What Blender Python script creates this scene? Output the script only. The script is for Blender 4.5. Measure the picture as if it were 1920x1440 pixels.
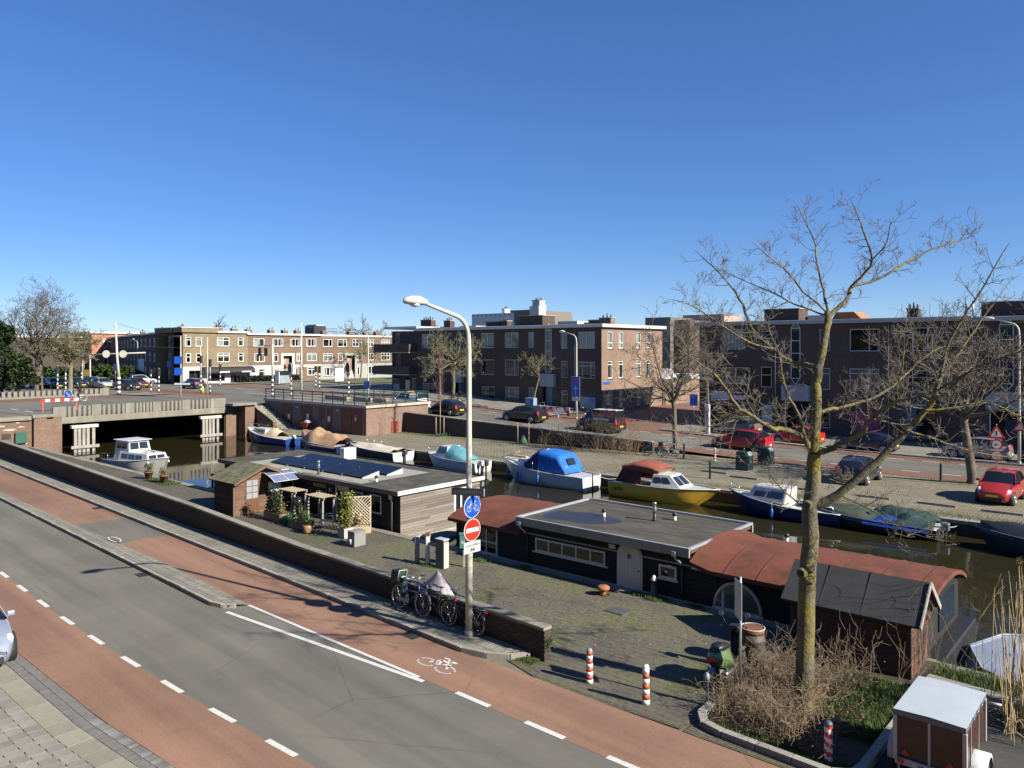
import bpy, math, random
from math import sin, cos, pi, radians, sqrt, atan2
from mathutils import Vector as V, Matrix
RND = random.Random(11)
sc = bpy.context.scene
COL = sc.collection
for o in list(bpy.data.objects):
    bpy.data.objects.remove(o)

# ---------------------------------------------------------------- camera, sky, sun, exposure
CAM_H = 7.8
cd = bpy.data.cameras.new('camera'); cam = bpy.data.objects.new('camera', cd); COL.objects.link(cam)
cam.location = (0, 0, CAM_H); cam.rotation_euler = (radians(90), 0, 0)
cd.sensor_width = 36; cd.lens = 36 * 1443 / 1920
cd.shift_y = -(720 - 653) / 1920
cd.clip_start = .1; cd.clip_end = 4000
sc.camera = cam
SUN_AZ = atan2(-.526, .85)          # direction towards the sun on the ground plane
SUN_EL = radians(32)
w = bpy.data.worlds.new('World'); sc.world = w; w.use_nodes = True
nt = w.node_tree; nt.nodes.clear()
sky = nt.nodes.new('ShaderNodeTexSky'); sky.sky_type = 'NISHITA'; sky.sun_disc = False
sky.sun_elevation = SUN_EL; sky.sun_rotation = pi / 2 - SUN_AZ
sky.altitude = 500; sky.air_density = .8; sky.dust_density = 0; sky.ozone_density = 9
bg = nt.nodes.new('ShaderNodeBackground'); bg.inputs[1].default_value = .118
wo = nt.nodes.new('ShaderNodeOutputWorld')
hs = nt.nodes.new('ShaderNodeHueSaturation'); hs.inputs['Saturation'].default_value = 1.18; hs.inputs['Hue'].default_value = .512
gm = nt.nodes.new('ShaderNodeGamma'); gm.inputs[1].default_value = .72; nt.links.new(sky.outputs[0], gm.inputs[0]); nt.links.new(gm.outputs[0], hs.inputs['Color']); nt.links.new(hs.outputs[0], bg.inputs[0]); nt.links.new(bg.outputs[0], wo.inputs[0])
sd = bpy.data.lights.new('sun', 'SUN'); sd.energy = 5.0; sd.angle = radians(.53); sd.color = (1, .925, .79)
sun = bpy.data.objects.new('sun', sd); COL.objects.link(sun)
sv = V((cos(SUN_AZ) * cos(SUN_EL), sin(SUN_AZ) * cos(SUN_EL), sin(SUN_EL)))
sun.rotation_euler = sv.to_track_quat('Z', 'Y').to_euler()
vs = sc.view_settings
sc.display_settings.display_device = 'sRGB'
vs.view_transform = 'Standard'; vs.look = 'None'; vs.gamma = 1; vs.use_curve_mapping = False
vs.exposure = .95
sc.render.engine = 'CYCLES'
sc.cycles.use_denoising = True
sc.cycles.max_bounces = 6; sc.cycles.transparent_max_bounces = 10
sc.cycles.caustics_reflective = False; sc.cycles.caustics_refractive = False

# ---------------------------------------------------------------- frames of the place
CA = atan2(-.653, .757)             # the canal runs along +s; t points to the far bank
CD = V((.757, -.653, 0)); CN = V((.653, .757, 0))
def C(s, t, z=0.): return V((.757 * s + .653 * t, -.653 * s + .757 * t, z))
AA = atan2(-.691, .723)             # the near street and its wall run along +a
def A(a, b, z=0.): return V((.723 * a + .691 * b, -.691 * a + .723 * b, z))

# ---------------------------------------------------------------- materials
MATS = {}
def newmat(name):
    m = bpy.data.materials.new(name); m.use_nodes = True
    n = m.node_tree; b = n.nodes['Principled BSDF']
    return m, n, b
def tc(n, kind='Object'):
    t = n.nodes.new('ShaderNodeTexCoord'); return t.outputs[kind]
def noise(n, vec, scale, detail=5, rough=.6, dist=0):
    t = n.nodes.new('ShaderNodeTexNoise'); t.inputs['Scale'].default_value = scale
    t.inputs['Detail'].default_value = detail; t.inputs['Roughness'].default_value = rough
    t.inputs['Distortion'].default_value = dist
    n.links.new(vec, t.inputs['Vector']); return t.outputs['Fac']
def ramp(n, fac, stops):
    r = n.nodes.new('ShaderNodeValToRGB'); e = r.color_ramp.elements
    while len(e) < len(stops): e.new(.5)
    for i, (p, c) in enumerate(stops):
        e[i].position = p; e[i].color = (*c, 1) if len(c) == 3 else c
    n.links.new(fac, r.inputs[0]); return r.outputs[0]
def mix(n, fac, a, b, mode='MIX'):
    m = n.nodes.new('ShaderNodeMix'); m.data_type = 'RGBA'; m.blend_type = mode
    for k, x in ((0, fac), (6, a), (7, b)):
        if isinstance(x, (int, float)): m.inputs[k].default_value = x
        elif isinstance(x, tuple): m.inputs[k].default_value = (*x, 1)
        else: n.links.new(x, m.inputs[k])
    return m.outputs[2]
def bumpn(n, b, h, strength, dist=.02):
    q = n.nodes.new('ShaderNodeBump'); q.inputs['Strength'].default_value = strength
    q.inputs['Distance'].default_value = dist
    n.links.new(h, q.inputs['Height']); n.links.new(q.outputs[0], b.inputs['Normal'])
def scl(c, k): return tuple(min(1, x * k) for x in c)
def mt(name, col=(.5, .5, .5), rough=.6, metal=0, var=.18, vs=2.5, bump=.0, bs=40, coat=0, spec=.5, rnd=0, dirt=None, dscale=1.2, dlo=.5, dhi=.72, stretch=None):
    if name in MATS: return MATS[name]
    m, n, b = newmat(name); MATS[name] = m
    vec = tc(n)
    if stretch:
        mp = n.nodes.new('ShaderNodeMapping'); mp.inputs['Scale'].default_value = stretch
        n.links.new(vec, mp.inputs[0]); vec = mp.outputs[0]
    c = ramp(n, noise(n, vec, vs), [(.3, scl(col, 1 - var)), (.7, scl(col, 1 + var))])
    if var > .05:
        f = noise(n, vec, vs * 13, 3)
        c = mix(n, 1., c, ramp(n, f, [(.3, (1 - var * .6,) * 3), (.7, (1 + var * .3,) * 3)]), 'MULTIPLY')
    if dirt:
        c = mix(n, ramp(n, noise(n, vec, dscale, 8, .7), [(dlo, (0, 0, 0)), (dhi, (1, 1, 1))]), c, dirt)
    if rnd:
        oi = n.nodes.new('ShaderNodeObjectInfo')
        c = mix(n, 1., c, ramp(n, oi.outputs['Random'], [(0, (1 - rnd,) * 3), (1, (1 + rnd * .8,) * 3)]), 'MULTIPLY')
    n.links.new(c, b.inputs['Base Color'])
    b.inputs['Roughness'].default_value = rough; b.inputs['Metallic'].default_value = metal
    b.inputs['Specular IOR Level'].default_value = spec
    b.inputs['Coat Weight'].default_value = coat; b.inputs['Coat Roughness'].default_value = .06
    if bump: bumpn(n, b, noise(n, vec, bs, 4), bump, .03)
    return m
def brickmat(name, c1, c2, mortar, bw=.21, rh=.062, ms=.012, bump=.5, flat=False, dirt=None, rough=.85, big=.25, bias=0., moss=0):
    if name in MATS: return MATS[name]
    m, n, b = newmat(name); MATS[name] = m
    vec = tc(n)
    if not flat:
        sx = n.nodes.new('ShaderNodeSeparateXYZ'); n.links.new(vec, sx.inputs[0])
        ad = n.nodes.new('ShaderNodeMath'); n.links.new(sx.outputs[0], ad.inputs[0]); n.links.new(sx.outputs[1], ad.inputs[1])
        cb = n.nodes.new('ShaderNodeCombineXYZ'); n.links.new(ad.outputs[0], cb.inputs[0]); n.links.new(sx.outputs[2], cb.inputs[1])
        v2 = cb.outputs[0]
    else: v2 = vec
    t = n.nodes.new('ShaderNodeTexBrick'); n.links.new(v2, t.inputs['Vector'])
    t.inputs['Scale'].default_value = 1; t.inputs['Brick Width'].default_value = bw; t.inputs['Row Height'].default_value = rh
    t.inputs['Mortar Size'].default_value = ms; t.inputs['Mortar Smooth'].default_value = .2; t.inputs['Bias'].default_value = bias
    for k, c in (('Color1', c1), ('Color2', c2), ('Mortar', mortar)): t.inputs[k].default_value = (*c, 1)
    c = t.outputs['Color']
    c = mix(n, 1., c, ramp(n, noise(n, vec, .35, 8, .65), [(.25, (1 - big,) * 3), (.75, (1 + big * .6,) * 3)]), 'MULTIPLY')
    c = mix(n, 1., c, ramp(n, noise(n, vec, 6, 4), [(.25, (.8,) * 3), (.75, (1.15,) * 3)]), 'MULTIPLY')
    if dirt: c = mix(n, ramp(n, noise(n, vec, .9, 8, .7), [(.5, (0, 0, 0)), (.75, (.75,) * 3)]), c, dirt)
    if moss: c = mix(n, ramp(n, noise(n, vec, .45, 8, .75), [(.5, (0, 0, 0)), (.68, (moss,) * 3)]), c, (.09, .105, .03))
    n.links.new(c, b.inputs['Base Color']); b.inputs['Roughness'].default_value = rough
    b.inputs['Specular IOR Level'].default_value = .25
    if bump: bumpn(n, b, t.outputs['Fac'], -bump, .012)
    return m
def glassmat():
    if 'window_glass' in MATS: return MATS['window_glass']
    m = bpy.data.materials.new('window_glass'); m.use_nodes = True; MATS['window_glass'] = m
    n = m.node_tree; n.nodes.clear()
    tr = n.nodes.new('ShaderNodeBsdfTransparent'); tr.inputs[0].default_value = (.72, .76, .76, 1)
    gl = n.nodes.new('ShaderNodeBsdfGlossy'); gl.inputs['Roughness'].default_value = .02; gl.inputs[0].default_value = (.9, .93, .95, 1)
    fr = n.nodes.new('ShaderNodeFresnel'); fr.inputs[0].default_value = 1.75
    ms = n.nodes.new('ShaderNodeMixShader'); ou = n.nodes.new('ShaderNodeOutputMaterial')
    n.links.new(fr.outputs[0], ms.inputs[0]); n.links.new(tr.outputs[0], ms.inputs[1]); n.links.new(gl.outputs[0], ms.inputs[2])
    n.links.new(ms.outputs[0], ou.inputs[0]); return m
GLASS = glassmat()
WHITE = mt('white_paint', (.6, .59, .56), .45, var=.07, vs=1.5)
CREAM = mt('cream_paint', (.62, .58, .46), .5, var=.08)
BLACKP = mt('black_rubber', (.02, .02, .021), .7, var=.2)
DARKM = mt('dark_metal', (.03, .032, .035), .45, var=.15)
GALV = mt('galvanised_steel', (.42, .43, .44), .42, .85, var=.14, vs=6)
CHROME = mt('bright_metal', (.6, .6, .6), .25, 1., var=.05)
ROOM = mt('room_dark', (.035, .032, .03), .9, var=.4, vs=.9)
CURT = mt('curtain_cloth', (.6, .58, .53), .9, var=.12, rnd=.25)
BLIND = mt('blind_cloth', (.42, .41, .39), .9, var=.1, rnd=.4)
CONC = mt('concrete', (.36, .34, .3), .9, var=.25, vs=1.1, bump=.3, dirt=(.16, .15, .12), dlo=.5, dhi=.8)
LENSR = mt('red_lens', (.5, .02, .015), .2, var=.05)
LENSW = mt('clear_lens', (.75, .76, .78), .12, var=.05, spec=.8)
LENSO = mt('amber_lens', (.7, .25, .02), .2, var=.05)
PLATE = mt('yellow_plate', (.72, .5, .03), .4, var=.05)
BLUES = mt('sign_blue', (.012, .09, .5), .35, var=.05)
REDS = mt('sign_red', (.6, .03, .02), .35, var=.05)
INK = mt('sign_black', (.015, .015, .017), .4, var=.05)
STRIPE_W = mt('stripe_white', (.75, .74, .72), .45, var=.1, dirt=(.4, .37, .33), dlo=.6, dhi=.9)
STRIPE_R = mt('stripe_red', (.47, .1, .055), .45, var=.12)
STRIPE_K = mt('stripe_black', (.022, .022, .024), .5, var=.1)

# ---------------------------------------------------------------- mesh builder
class MB:
    def __init__(s, T=None):
        s.v = []; s.f = []; s.mi = []; s.sm = []; s.T = T; s.cur = 0
    def add(s, vs_, fs_, smooth=False):
        o = len(s.v)
        if s.T is not None: vs_ = [s.T @ V(p) for p in vs_]
        s.v.extend([tuple(p) for p in vs_])
        for f in fs_:
            s.f.append(tuple(i + o for i in f)); s.mi.append(s.cur); s.sm.append(smooth)
        return s
    def quad(s, a, b, c, d): return s.add([a, b, c, d], [(0, 1, 2, 3)])
    def poly(s, pts): return s.add(pts, [tuple(range(len(pts)))])
    def box(s, x0, x1, y0, y1, z0, z1, bottom=True):
        v = [(x0, y0, z0), (x1, y0, z0), (x1, y1, z0), (x0, y1, z0), (x0, y0, z1), (x1, y0, z1), (x1, y1, z1), (x0, y1, z1)]
        f = [(4, 5, 6, 7), (0, 1, 5, 4), (1, 2, 6, 5), (2, 3, 7, 6), (3, 0, 4, 7)]
        if bottom: f.append((3, 2, 1, 0))
        return s.add(v, f)
    def obox(s, c, size, rot=(0, 0, 0)):
        from mathutils import Euler
        m = Matrix.Translation(c) @ Euler(rot).to_matrix().to_4x4()
        x, y, z = (k / 2 for k in size)
        v = [m @ V(p) for p in ((-x, -y, -z), (x, -y, -z), (x, y, -z), (-x, y, -z), (-x, -y, z), (x, -y, z), (x, y, z), (-x, y, z))]
        return s.add(v, [(4, 5, 6, 7), (0, 1, 5, 4), (1, 2, 6, 5), (2, 3, 7, 6), (3, 0, 4, 7), (3, 2, 1, 0)])
    def beam(s, p0, p1, wd, ht, up=(0, 0, 1)):
        p0 = V(p0); p1 = V(p1); d = (p1 - p0).normalized(); u = V(up)
        if abs(d.dot(u)) > .98: u = V((1, 0, 0))
        r = d.cross(u).normalized() * wd / 2; q = r.cross(d).normalized() * ht / 2
        v = [p0 - r - q, p0 + r - q, p0 + r + q, p0 - r + q, p1 - r - q, p1 + r - q, p1 + r + q, p1 - r + q]
        return s.add(v, [(0, 3, 2, 1), (4, 5, 6, 7), (0, 1, 5, 4), (1, 2, 6, 5), (2, 3, 7, 6), (3, 0, 4, 7)])
    def tube(s, pts, rad, n=8, cap=True, closed=False):
        pts = [V(p) for p in pts]; m = len(pts)
        if m < 2: return s
        rs = rad if isinstance(rad, (list, tuple)) else [rad] * m
        vs_ = []; u = None
        for i, p in enumerate(pts):
            if closed: d = pts[(i + 1) % m] - pts[i - 1]
            else: d = pts[min(i + 1, m - 1)] - pts[max(i - 1, 0)]
            if d.length < 1e-9: d = V((0, 0, 1))
            d.normalize()
            if u is None:
                u = V((0, 0, 1)) if abs(d.z) < .9 else V((1, 0, 0))
            u = (u - d * u.dot(d))
            if u.length < 1e-6: u = d.orthogonal()
            u.normalize(); r = d.cross(u)
            for k in range(n):
                a = 2 * pi * k / n
                vs_.append(p + (u * cos(a) + r * sin(a)) * rs[i])
        fs = []
        for i in range(m if closed else m - 1):
            j = (i + 1) % m
            for k in range(n):
                k2 = (k + 1) % n
                fs.append((i * n + k, i * n + k2, j * n + k2, j * n + k))
        s.add(vs_, fs, True)
        if cap and not closed and n > 3:
            s.add([vs_[k] for k in range(n)], [tuple(range(n - 1, -1, -1))])
            s.add([vs_[(m - 1) * n + k] for k in range(n)], [tuple(range(n))])
        return s
    def cyl(s, p0, p1, r0, r1=None, n=12): return s.tube([p0, p1], [r0, r0 if r1 is None else r1], n)
    def lathe(s, prof, n=14, c=(0, 0, 0), smooth=True):
        vs_ = []
        for r, z in prof:
            for k in range(n):
                a = 2 * pi * k / n; vs_.append((c[0] + r * cos(a), c[1] + r * sin(a), c[2] + z))
        fs = []
        for i in range(len(prof) - 1):
            for k in range(n):
                k2 = (k + 1) % n; fs.append((i * n + k, i * n + k2, (i + 1) * n + k2, (i + 1) * n + k))
        s.add(vs_, fs, smooth)
        for i, rev in ((0, True), (len(prof) - 1, False)):
            if prof[i][0] > 1e-4:
                idx = list(range(n))
                s.add(vs_[i * n:(i + 1) * n], [tuple(idx[::-1] if rev else idx)])
        return s
    def prism(s, poly, d0, d1, axis='y'):
        def P(p, d):
            if axis == 'y': return (p[0], d, p[1])
            if axis == 'x': return (d, p[0], p[1])
            return (p[0], p[1], d)
        n = len(poly)
        v = [P(p, d0) for p in poly] + [P(p, d1) for p in poly]
        f = [tuple(range(n)), tuple(range(2 * n - 1, n - 1, -1))] + [(i, i + n, (i + 1) % n + n, (i + 1) % n) for i in range(n)]
        return s.add(v, f)
    def disc(s, c, nrm, r, n=20, thick=0.0):
        nrm = V(nrm).normalized(); c = V(c)
        u = nrm.orthogonal().normalized(); q = nrm.cross(u)
        ring = [c + (u * cos(2 * pi * k / n) + q * sin(2 * pi * k / n)) * r for k in range(n)]
        if thick: return s.tube([c - nrm * thick, c], [r, r], n)
        return s.poly(ring)
    def loft(s, rows, smooth=True, capa=False, capb=False, close=False):
        m = len(rows[0]); v = [p for r in rows for p in r]; f = []
        for i in range(len(rows) - 1):
            for k in range(m if close else m - 1):
                k2 = (k + 1) % m
                f.append((i * m + k, i * m + k2, (i + 1) * m + k2, (i + 1) * m + k))
        s.add(v, f, smooth)
        if capa: s.poly(rows[0])
        if capb: s.poly(rows[-1])
        return s
    def mesh(s, name, mats):
        me = bpy.data.meshes.new(name); me.from_pydata(s.v, [], s.f)
        if not isinstance(mats, (list, tuple)): mats = [mats]
        for m in mats: me.materials.append(m)
        if len(mats) > 1: me.polygons.foreach_set('material_index', s.mi)
        me.polygons.foreach_set('use_smooth', s.sm)
        me.update(); return me
    def build(s, name, mats, parent=None, loc=(0, 0, 0), rz=0, bev=0, fix=True, seg=1):
        me = s.mesh(name, mats)
        if fix and len(s.f) < 60000:
            import bmesh
            bm = bmesh.new(); bm.from_mesh(me)
            bmesh.ops.remove_doubles(bm, verts=bm.verts, dist=1e-5)
            bmesh.ops.recalc_face_normals(bm, faces=bm.faces); bm.to_mesh(me); bm.free()
        o = bpy.data.objects.new(name, me); COL.objects.link(o)
        o.location = loc; o.rotation_euler = (0, 0, rz); o.parent = parent
        if bev:
            b = o.modifiers.new('bevel', 'BEVEL'); b.width = bev; b.segments = seg; b.limit_method = 'ANGLE'; b.angle_limit = radians(40)
        return o
def tag(o, label, cat, group=None):
    o['label'] = label; o['category'] = cat
    if group: o['group'] = group
    return o
def thing(name, label, cat, loc=(0, 0, 0), rz=0, group=None):
    o = bpy.data.objects.new(name, None); COL.objects.link(o)
    o.empty_display_size = .3; o.location = loc; o.rotation_euler = (0, 0, rz)
    return tag(o, label, cat, group)
def struct(o, kind='structure'):
    o['kind'] = kind; return o
def stuff(o): return struct(o, 'stuff')
def inst(src, name, parent=None, loc=(0, 0, 0), rz=0, scale=None, rot=None):
    o = bpy.data.objects.new(name, src if isinstance(src, bpy.types.Mesh) else src.data); COL.objects.link(o)
    o.parent = parent; o.location = loc; o.rotation_euler = rot or (0, 0, rz)
    if scale: o.scale = scale
    return o
KIDS = {}
def copytree(o, loc, rz, label=None):
    kids = {}
    for x in bpy.data.objects: kids.setdefault(x.parent, []).append(x)
    def rec(q, par):
        c = q.copy(); COL.objects.link(c); c.parent = par
        for k in kids.get(q, []): rec(k, c)
        return c
    c = rec(o, None); c.location = loc; c.rotation_euler = (0, 0, rz)
    if label: c['label'] = label
    return c
def text(name, body, size, mat, parent, T, align='CENTER', ext=.002):
    cu = bpy.data.curves.new(name, 'FONT'); cu.body = body; cu.size = size; cu.extrude = ext
    cu.align_x = align; cu.align_y = 'CENTER'; cu.materials.append(mat)
    tmp = bpy.data.objects.new(name, cu); COL.objects.link(tmp)
    me = bpy.data.meshes.new_from_object(tmp.evaluated_get(bpy.context.evaluated_depsgraph_get()))
    bpy.data.objects.remove(tmp); me.name = name
    if not me.materials: me.materials.append(mat)
    o = bpy.data.objects.new(name, me); COL.objects.link(o); o.parent = parent; o.matrix_local = T
    return o
def face_T(c, right, up=(0, 0, 1)):
    """matrix whose local x is `right`, y is `up`, z outward"""
    x = V(right).normalized(); y = V(up).normalized(); z = x.cross(y)
    m = Matrix((x, y, z)).transposed().to_4x4(); m.translation = V(c); return m
def lerp(tab, x):
    if x <= tab[0][0]: return tab[0][1]
    for (x0, y0), (x1, y1) in zip(tab, tab[1:]):
        if x <= x1: return y0 + (y1 - y0) * (x - x0) / (x1 - x0)
    return tab[-1][1]
# ================================================================ SETTING
# -------- materials of the ground
def tcn(n, v):
    t = n.nodes.new('ShaderNodeTexNoise'); t.inputs['Scale'].default_value = 1.2; t.inputs['Detail'].default_value = 5; n.links.new(v, t.inputs['Vector']); return t.outputs['Color']
def asphalt_mat(name, col, patch=.25):
    m, n, b = newmat(name); MATS[name] = m
    v = tc(n)
    c = ramp(n, noise(n, v, .22, 6, .6), [(.3, scl(col, 1 - patch)), (.7, scl(col, 1 + patch * .6))])
    sp = ramp(n, noise(n, v, 55, 2, .8), [(.35, (.72,) * 3), (.65, (1.22,) * 3)])
    c = mix(n, 1., c, sp, 'MULTIPLY')
    mp = n.nodes.new('ShaderNodeMapping'); mp.inputs['Scale'].default_value = (.05, 1.1, 1); n.links.new(v, mp.inputs[0])
    tr = ramp(n, noise(n, mp.outputs[0], 1., 4, .6), [(.35, (.8, .8, .81)), (.62, (1.1, 1.08, 1.03))])
    c = mix(n, 1., c, tr, 'MULTIPLY')
    vo = n.nodes.new('ShaderNodeTexVoronoi'); vo.feature = 'DISTANCE_TO_EDGE'; vo.inputs['Scale'].default_value = .28
    wp = mix(n, .12, v, tcn(n, v), 'ADD'); n.links.new(wp, vo.inputs['Vector'])
    ck = mix(n, 1., ramp(n, vo.outputs['Distance'], [(.0, (1, 1, 1)), (.006, (0, 0, 0))]), ramp(n, noise(n, v, .16, 3), [(.5, (0, 0, 0)), (.6, (.7,) * 3)]), 'MULTIPLY')
    c = mix(n, ck, c, scl(col, .45))
    c = mix(n, mix(n, 1., ramp(n, noise(n, v, 7, 6, .75), [(.6, (0, 0, 0)), (.68, (.55,) * 3)]), ramp(n, noise(n, v, .35, 3), [(.5, (0, 0, 0)), (.62, (1, 1, 1))]), 'MULTIPLY'), c, scl(col, 1.6))
    c = mix(n, ramp(n, noise(n, v, 1.1, 4, .7), [(.62, (0, 0, 0)), (.78, (.5,) * 3)]), c, scl(col, .62))
    n.links.new(c, b.inputs['Base Color']); b.inputs['Roughness'].default_value = .9
    b.inputs['Specular IOR Level'].default_value = .2
    bumpn(n, b, noise(n, v, 90, 3), .35, .01)
    return m
ASPH = asphalt_mat('asphalt', (.16, .156, .138), .2)
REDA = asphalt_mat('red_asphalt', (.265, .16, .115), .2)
REDB = asphalt_mat('dark_red_asphalt', (.19, .112, .083), .12)  # darker red asphalt for the bridge and far side
PAINT = mt('road_paint', (.6, .59, .55), .6, var=.1, vs=8, dirt=(.28, .28, .27), dscale=14, dlo=.56, dhi=.7)
TERRA = mt('bare_ground', (.16, .14, .1), .95, var=.3, vs=.4)
KERB = mt('kerb_stone', (.3, .285, .25), .9, var=.22, vs=3, bump=.3, rnd=.12, dirt=(.15, .14, .1), dlo=.5, dhi=.75)
QBRICK = brickmat('quay_paving', (.148, .134, .105), (.108, .098, .078), (.05, .045, .033), .2, .1, .012, .6, True, moss=.55)
FBRICK = brickmat('far_paving', (.295, .262, .192), (.225, .2, .145), (.08, .072, .048), .34, .19, .022, .8, True, moss=.45)
PAVER = brickmat('grey_paving', (.27, .255, .21), (.22, .21, .175), (.1, .095, .075), .3, .3, .014, .5, True, moss=.3)
WATER_M = None
def water_mat():
    m, n, b = newmat('canal_water')
    v = tc(n)
    mp = n.nodes.new('ShaderNodeMapping'); mp.inputs['Scale'].default_value = (1, 1.6, 1); n.links.new(v, mp.inputs[0])
    b.inputs['Base Color'].default_value = (.022, .02, .008, 1)
    b.inputs['Roughness'].default_value = .035; b.inputs['IOR'].default_value = 1.33
    b.inputs['Specular IOR Level'].default_value = .5
    h = mix(n, .5, noise(n, mp.outputs[0], 1.3, 3, .5, .6), noise(n, mp.outputs[0], .3, 2, .5))
    bumpn(n, b, h, .16, .04)
    return m
def sheet(name, pts, z, mat, rz, loc=(0, 0, 0)):
    mb = MB(); mb.poly([(x, y, z) for x, y in pts])
    return mb.build(name, mat, None, loc, rz, fix=False)
def rect(name, x0, x1, y0, y1, z, mat, rz): return sheet(name, [(x0, y0), (x1, y0), (x1, y1), (x0, y1)], z, mat, rz)

# -------- banks, water
struct(rect('near_bank', -68.4, 300, -200, 21.45, -.03, TERRA, CA))
struct(rect('far_bank', -900, 900, 39.55, 1500, -.03, TERRA, CA))
struct(rect('canal_water', -100, 300, 21.3, 39.7, -.65, water_mat(), CA))
struct(rect('canal_bed', -100, 300, 21.0, 40, -2.2, mt('mud', (.03, .028, .018), .9), CA))

# -------- near street, laid out along +a
T_TILE = [(-75, 5.4), (-23, 5.5), (-17.4, 5.72), (-14.4, 6.03), (-5, 6.55), (14, 7.5)]
T_DASH = [(-75, 7.0), (-29.5, 7.07), (-25, 7.11), (-21, 7.23), (-17, 7.46), (-12.7, 7.82), (-5, 8.3), (14, 9.3)]
T_ROAD = [(-75, 10.3), (-46, 10.47), (-22, 10.58), (-13.9, 11.66), (-8.7, 11.84), (0, 12.25), (14, 13.0)]
T_SEP = [(-75, 10.75), (-48, 10.98), (-37, 11.2), (-28, 11.45), (-21.9, 11.37), (-14.1, 11.66), (-8.7, 11.84), (0, 12.25), (14, 13.0)]
T_KERB = [(-75, 13.3), (-14.4, 13.36), (-13, 13.5), (-12, 13.55), (-9.5, 13.64), (0, 14.1), (14, 14.8)]
def strip(name, lo, hi, a0, a1, z, mat, step=1.):
    n = max(1, int((a1 - a0) / step)); mb = MB(); rows = []
    for i in range(n + 1):
        a = a0 + (a1 - a0) * i / n
        rows.append([(a, lo(a), z), (a, hi(a), z)])
    mb.loft(rows, False)
    return mb.build(name, mat, None, (0, 0, 0), AA, fix=False)
L = lambda t: (lambda a: lerp(t, a))
road = struct(strip('street_asphalt', lambda a: lerp(T_DASH, a) - .05, lambda a: lerp(T_SEP, a) + .06, -66, 14, .0, ASPH))
rl = struct(strip('near_cycle_lane', L(T_TILE), L(T_DASH), -66, 14, .004, REDA))
rp = struct(strip('cycle_path', L(T_SEP), L(T_KERB), -66, 14, .004, REDA))
pa = struct(strip('asphalt_patch', lambda a: lerp(T_SEP, a) - .02, lambda a: lerp(T_KERB, a) - .01, -37.3, -32.6, .008, ASPH))
# painted marks: parts of the street
def dash(table, a0, a1, wd, par, off=0, z=.0095, a_end=None):
    mb = MB(); n = 3; rows = []
    for i in range(n + 1):
        a = a0 + (a1 - a0) * i / n; b = lerp(table, a) + off
        rows.append([(a, b - wd / 2, z), (a, b + wd / 2, z)])
    mb.loft(rows, False); return mb.build('lane_dash', PAINT, par, fix=False)
a = -46.6
while a < -4:
    dash(T_DASH, a, a + .95, .13, road); a += 2.17 if a < -18 else 2.12
for k in range(8):
    a0 = -12.95 + k * 2.06; dash(T_ROAD, a0, a0 + 1.02, .14, road, .04)
def painted(name, pts, wd, par, z=.0098):
    mb = MB()
    for (x0, y0), (x1, y1) in zip(pts, pts[1:]):
        d = V((x1 - x0, y1 - y0, 0)).normalized(); q = V((-d.y, d.x, 0)) * wd / 2
        p0 = V((x0, y0, z)) - d * wd * .12; p1 = V((x1, y1, z)) + d * wd * .12
        mb.quad(p0 - q, p1 - q, p1 + q, p0 + q)
    return mb.build(name, PAINT, par, fix=False)
painted('edge_line', [(-21.8, 10.62), (-13.95, 11.58)], .13, road)
painted('edge_line', [(-21.9, 11.36), (-14.2, 11.66)], .1, road, .0105)
# bicycle symbol on the path
def arcpts(cx, cy, rx, ry, a0, a1, n=14): return [(cx + rx * cos(radians(a0 + (a1 - a0) * i / n)), cy + ry * sin(radians(a0 + (a1 - a0) * i / n))) for i in range(n + 1)]
bx, by, bsc = -14.4, 12.45, .55
for nm, pts, wd in (('wheel_mark', arcpts(bx - .62, by - .1, .5, .23, 20, 160), .07), ('wheel_mark', arcpts(bx - .62, by - .1, .5, .23, 200, 340), .07),
                ('wheel_mark', arcpts(bx + .6, by - .1, .5, .23, 20, 160), .07), ('wheel_mark', arcpts(bx + .6, by - .1, .5, .23, 200, 340), .07),
                ('frame_mark', [(bx - .55, by - .05), (bx - .25, by + .3), (bx + .35, by + .3), (bx + .6, by - .05)], .07),
                ('frame_mark', [(bx - .25, by + .3), (bx + .05, by - .06), (bx + .35, by + .3)], .07),
                ('handlebar_mark', [(bx - .35, by + .48), (bx - .1, by + .5), (bx + .1, by + .38)], .06),
                ('saddle_mark', [(bx + .25, by + .42), (bx + .5, by + .44)], .09)):
    mm = painted(nm, [(bx + (x - bx) * bsc, by + (y - by) * (bsc + .25)) for x, y in pts], wd, rp, .0098)
GRATE = mt('iron_grate', (.05, .048, .045), .6, .4)
for ga, gb_ in ((-27.5, 10.36), (-16.4, 13.2), (-40.5, 13.12), (-11.5, 6.75)):
    dg = MB().box(ga - .26, ga + .26, gb_ - .17, gb_ + .17, -.02, .014).build('drain_grate', GRATE, road)
    for q in range(6): MB().box(ga - .22 + q * .078, ga - .19 + q * .078, gb_ - .13, gb_ + .13, .0145, .016).build('slot', BLACKP, dg, fix=False)
painted('chalk_mark', arcpts(-32.9, 11.32, .55, .16, 0, 330, 12), .06, road, .128)

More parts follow.
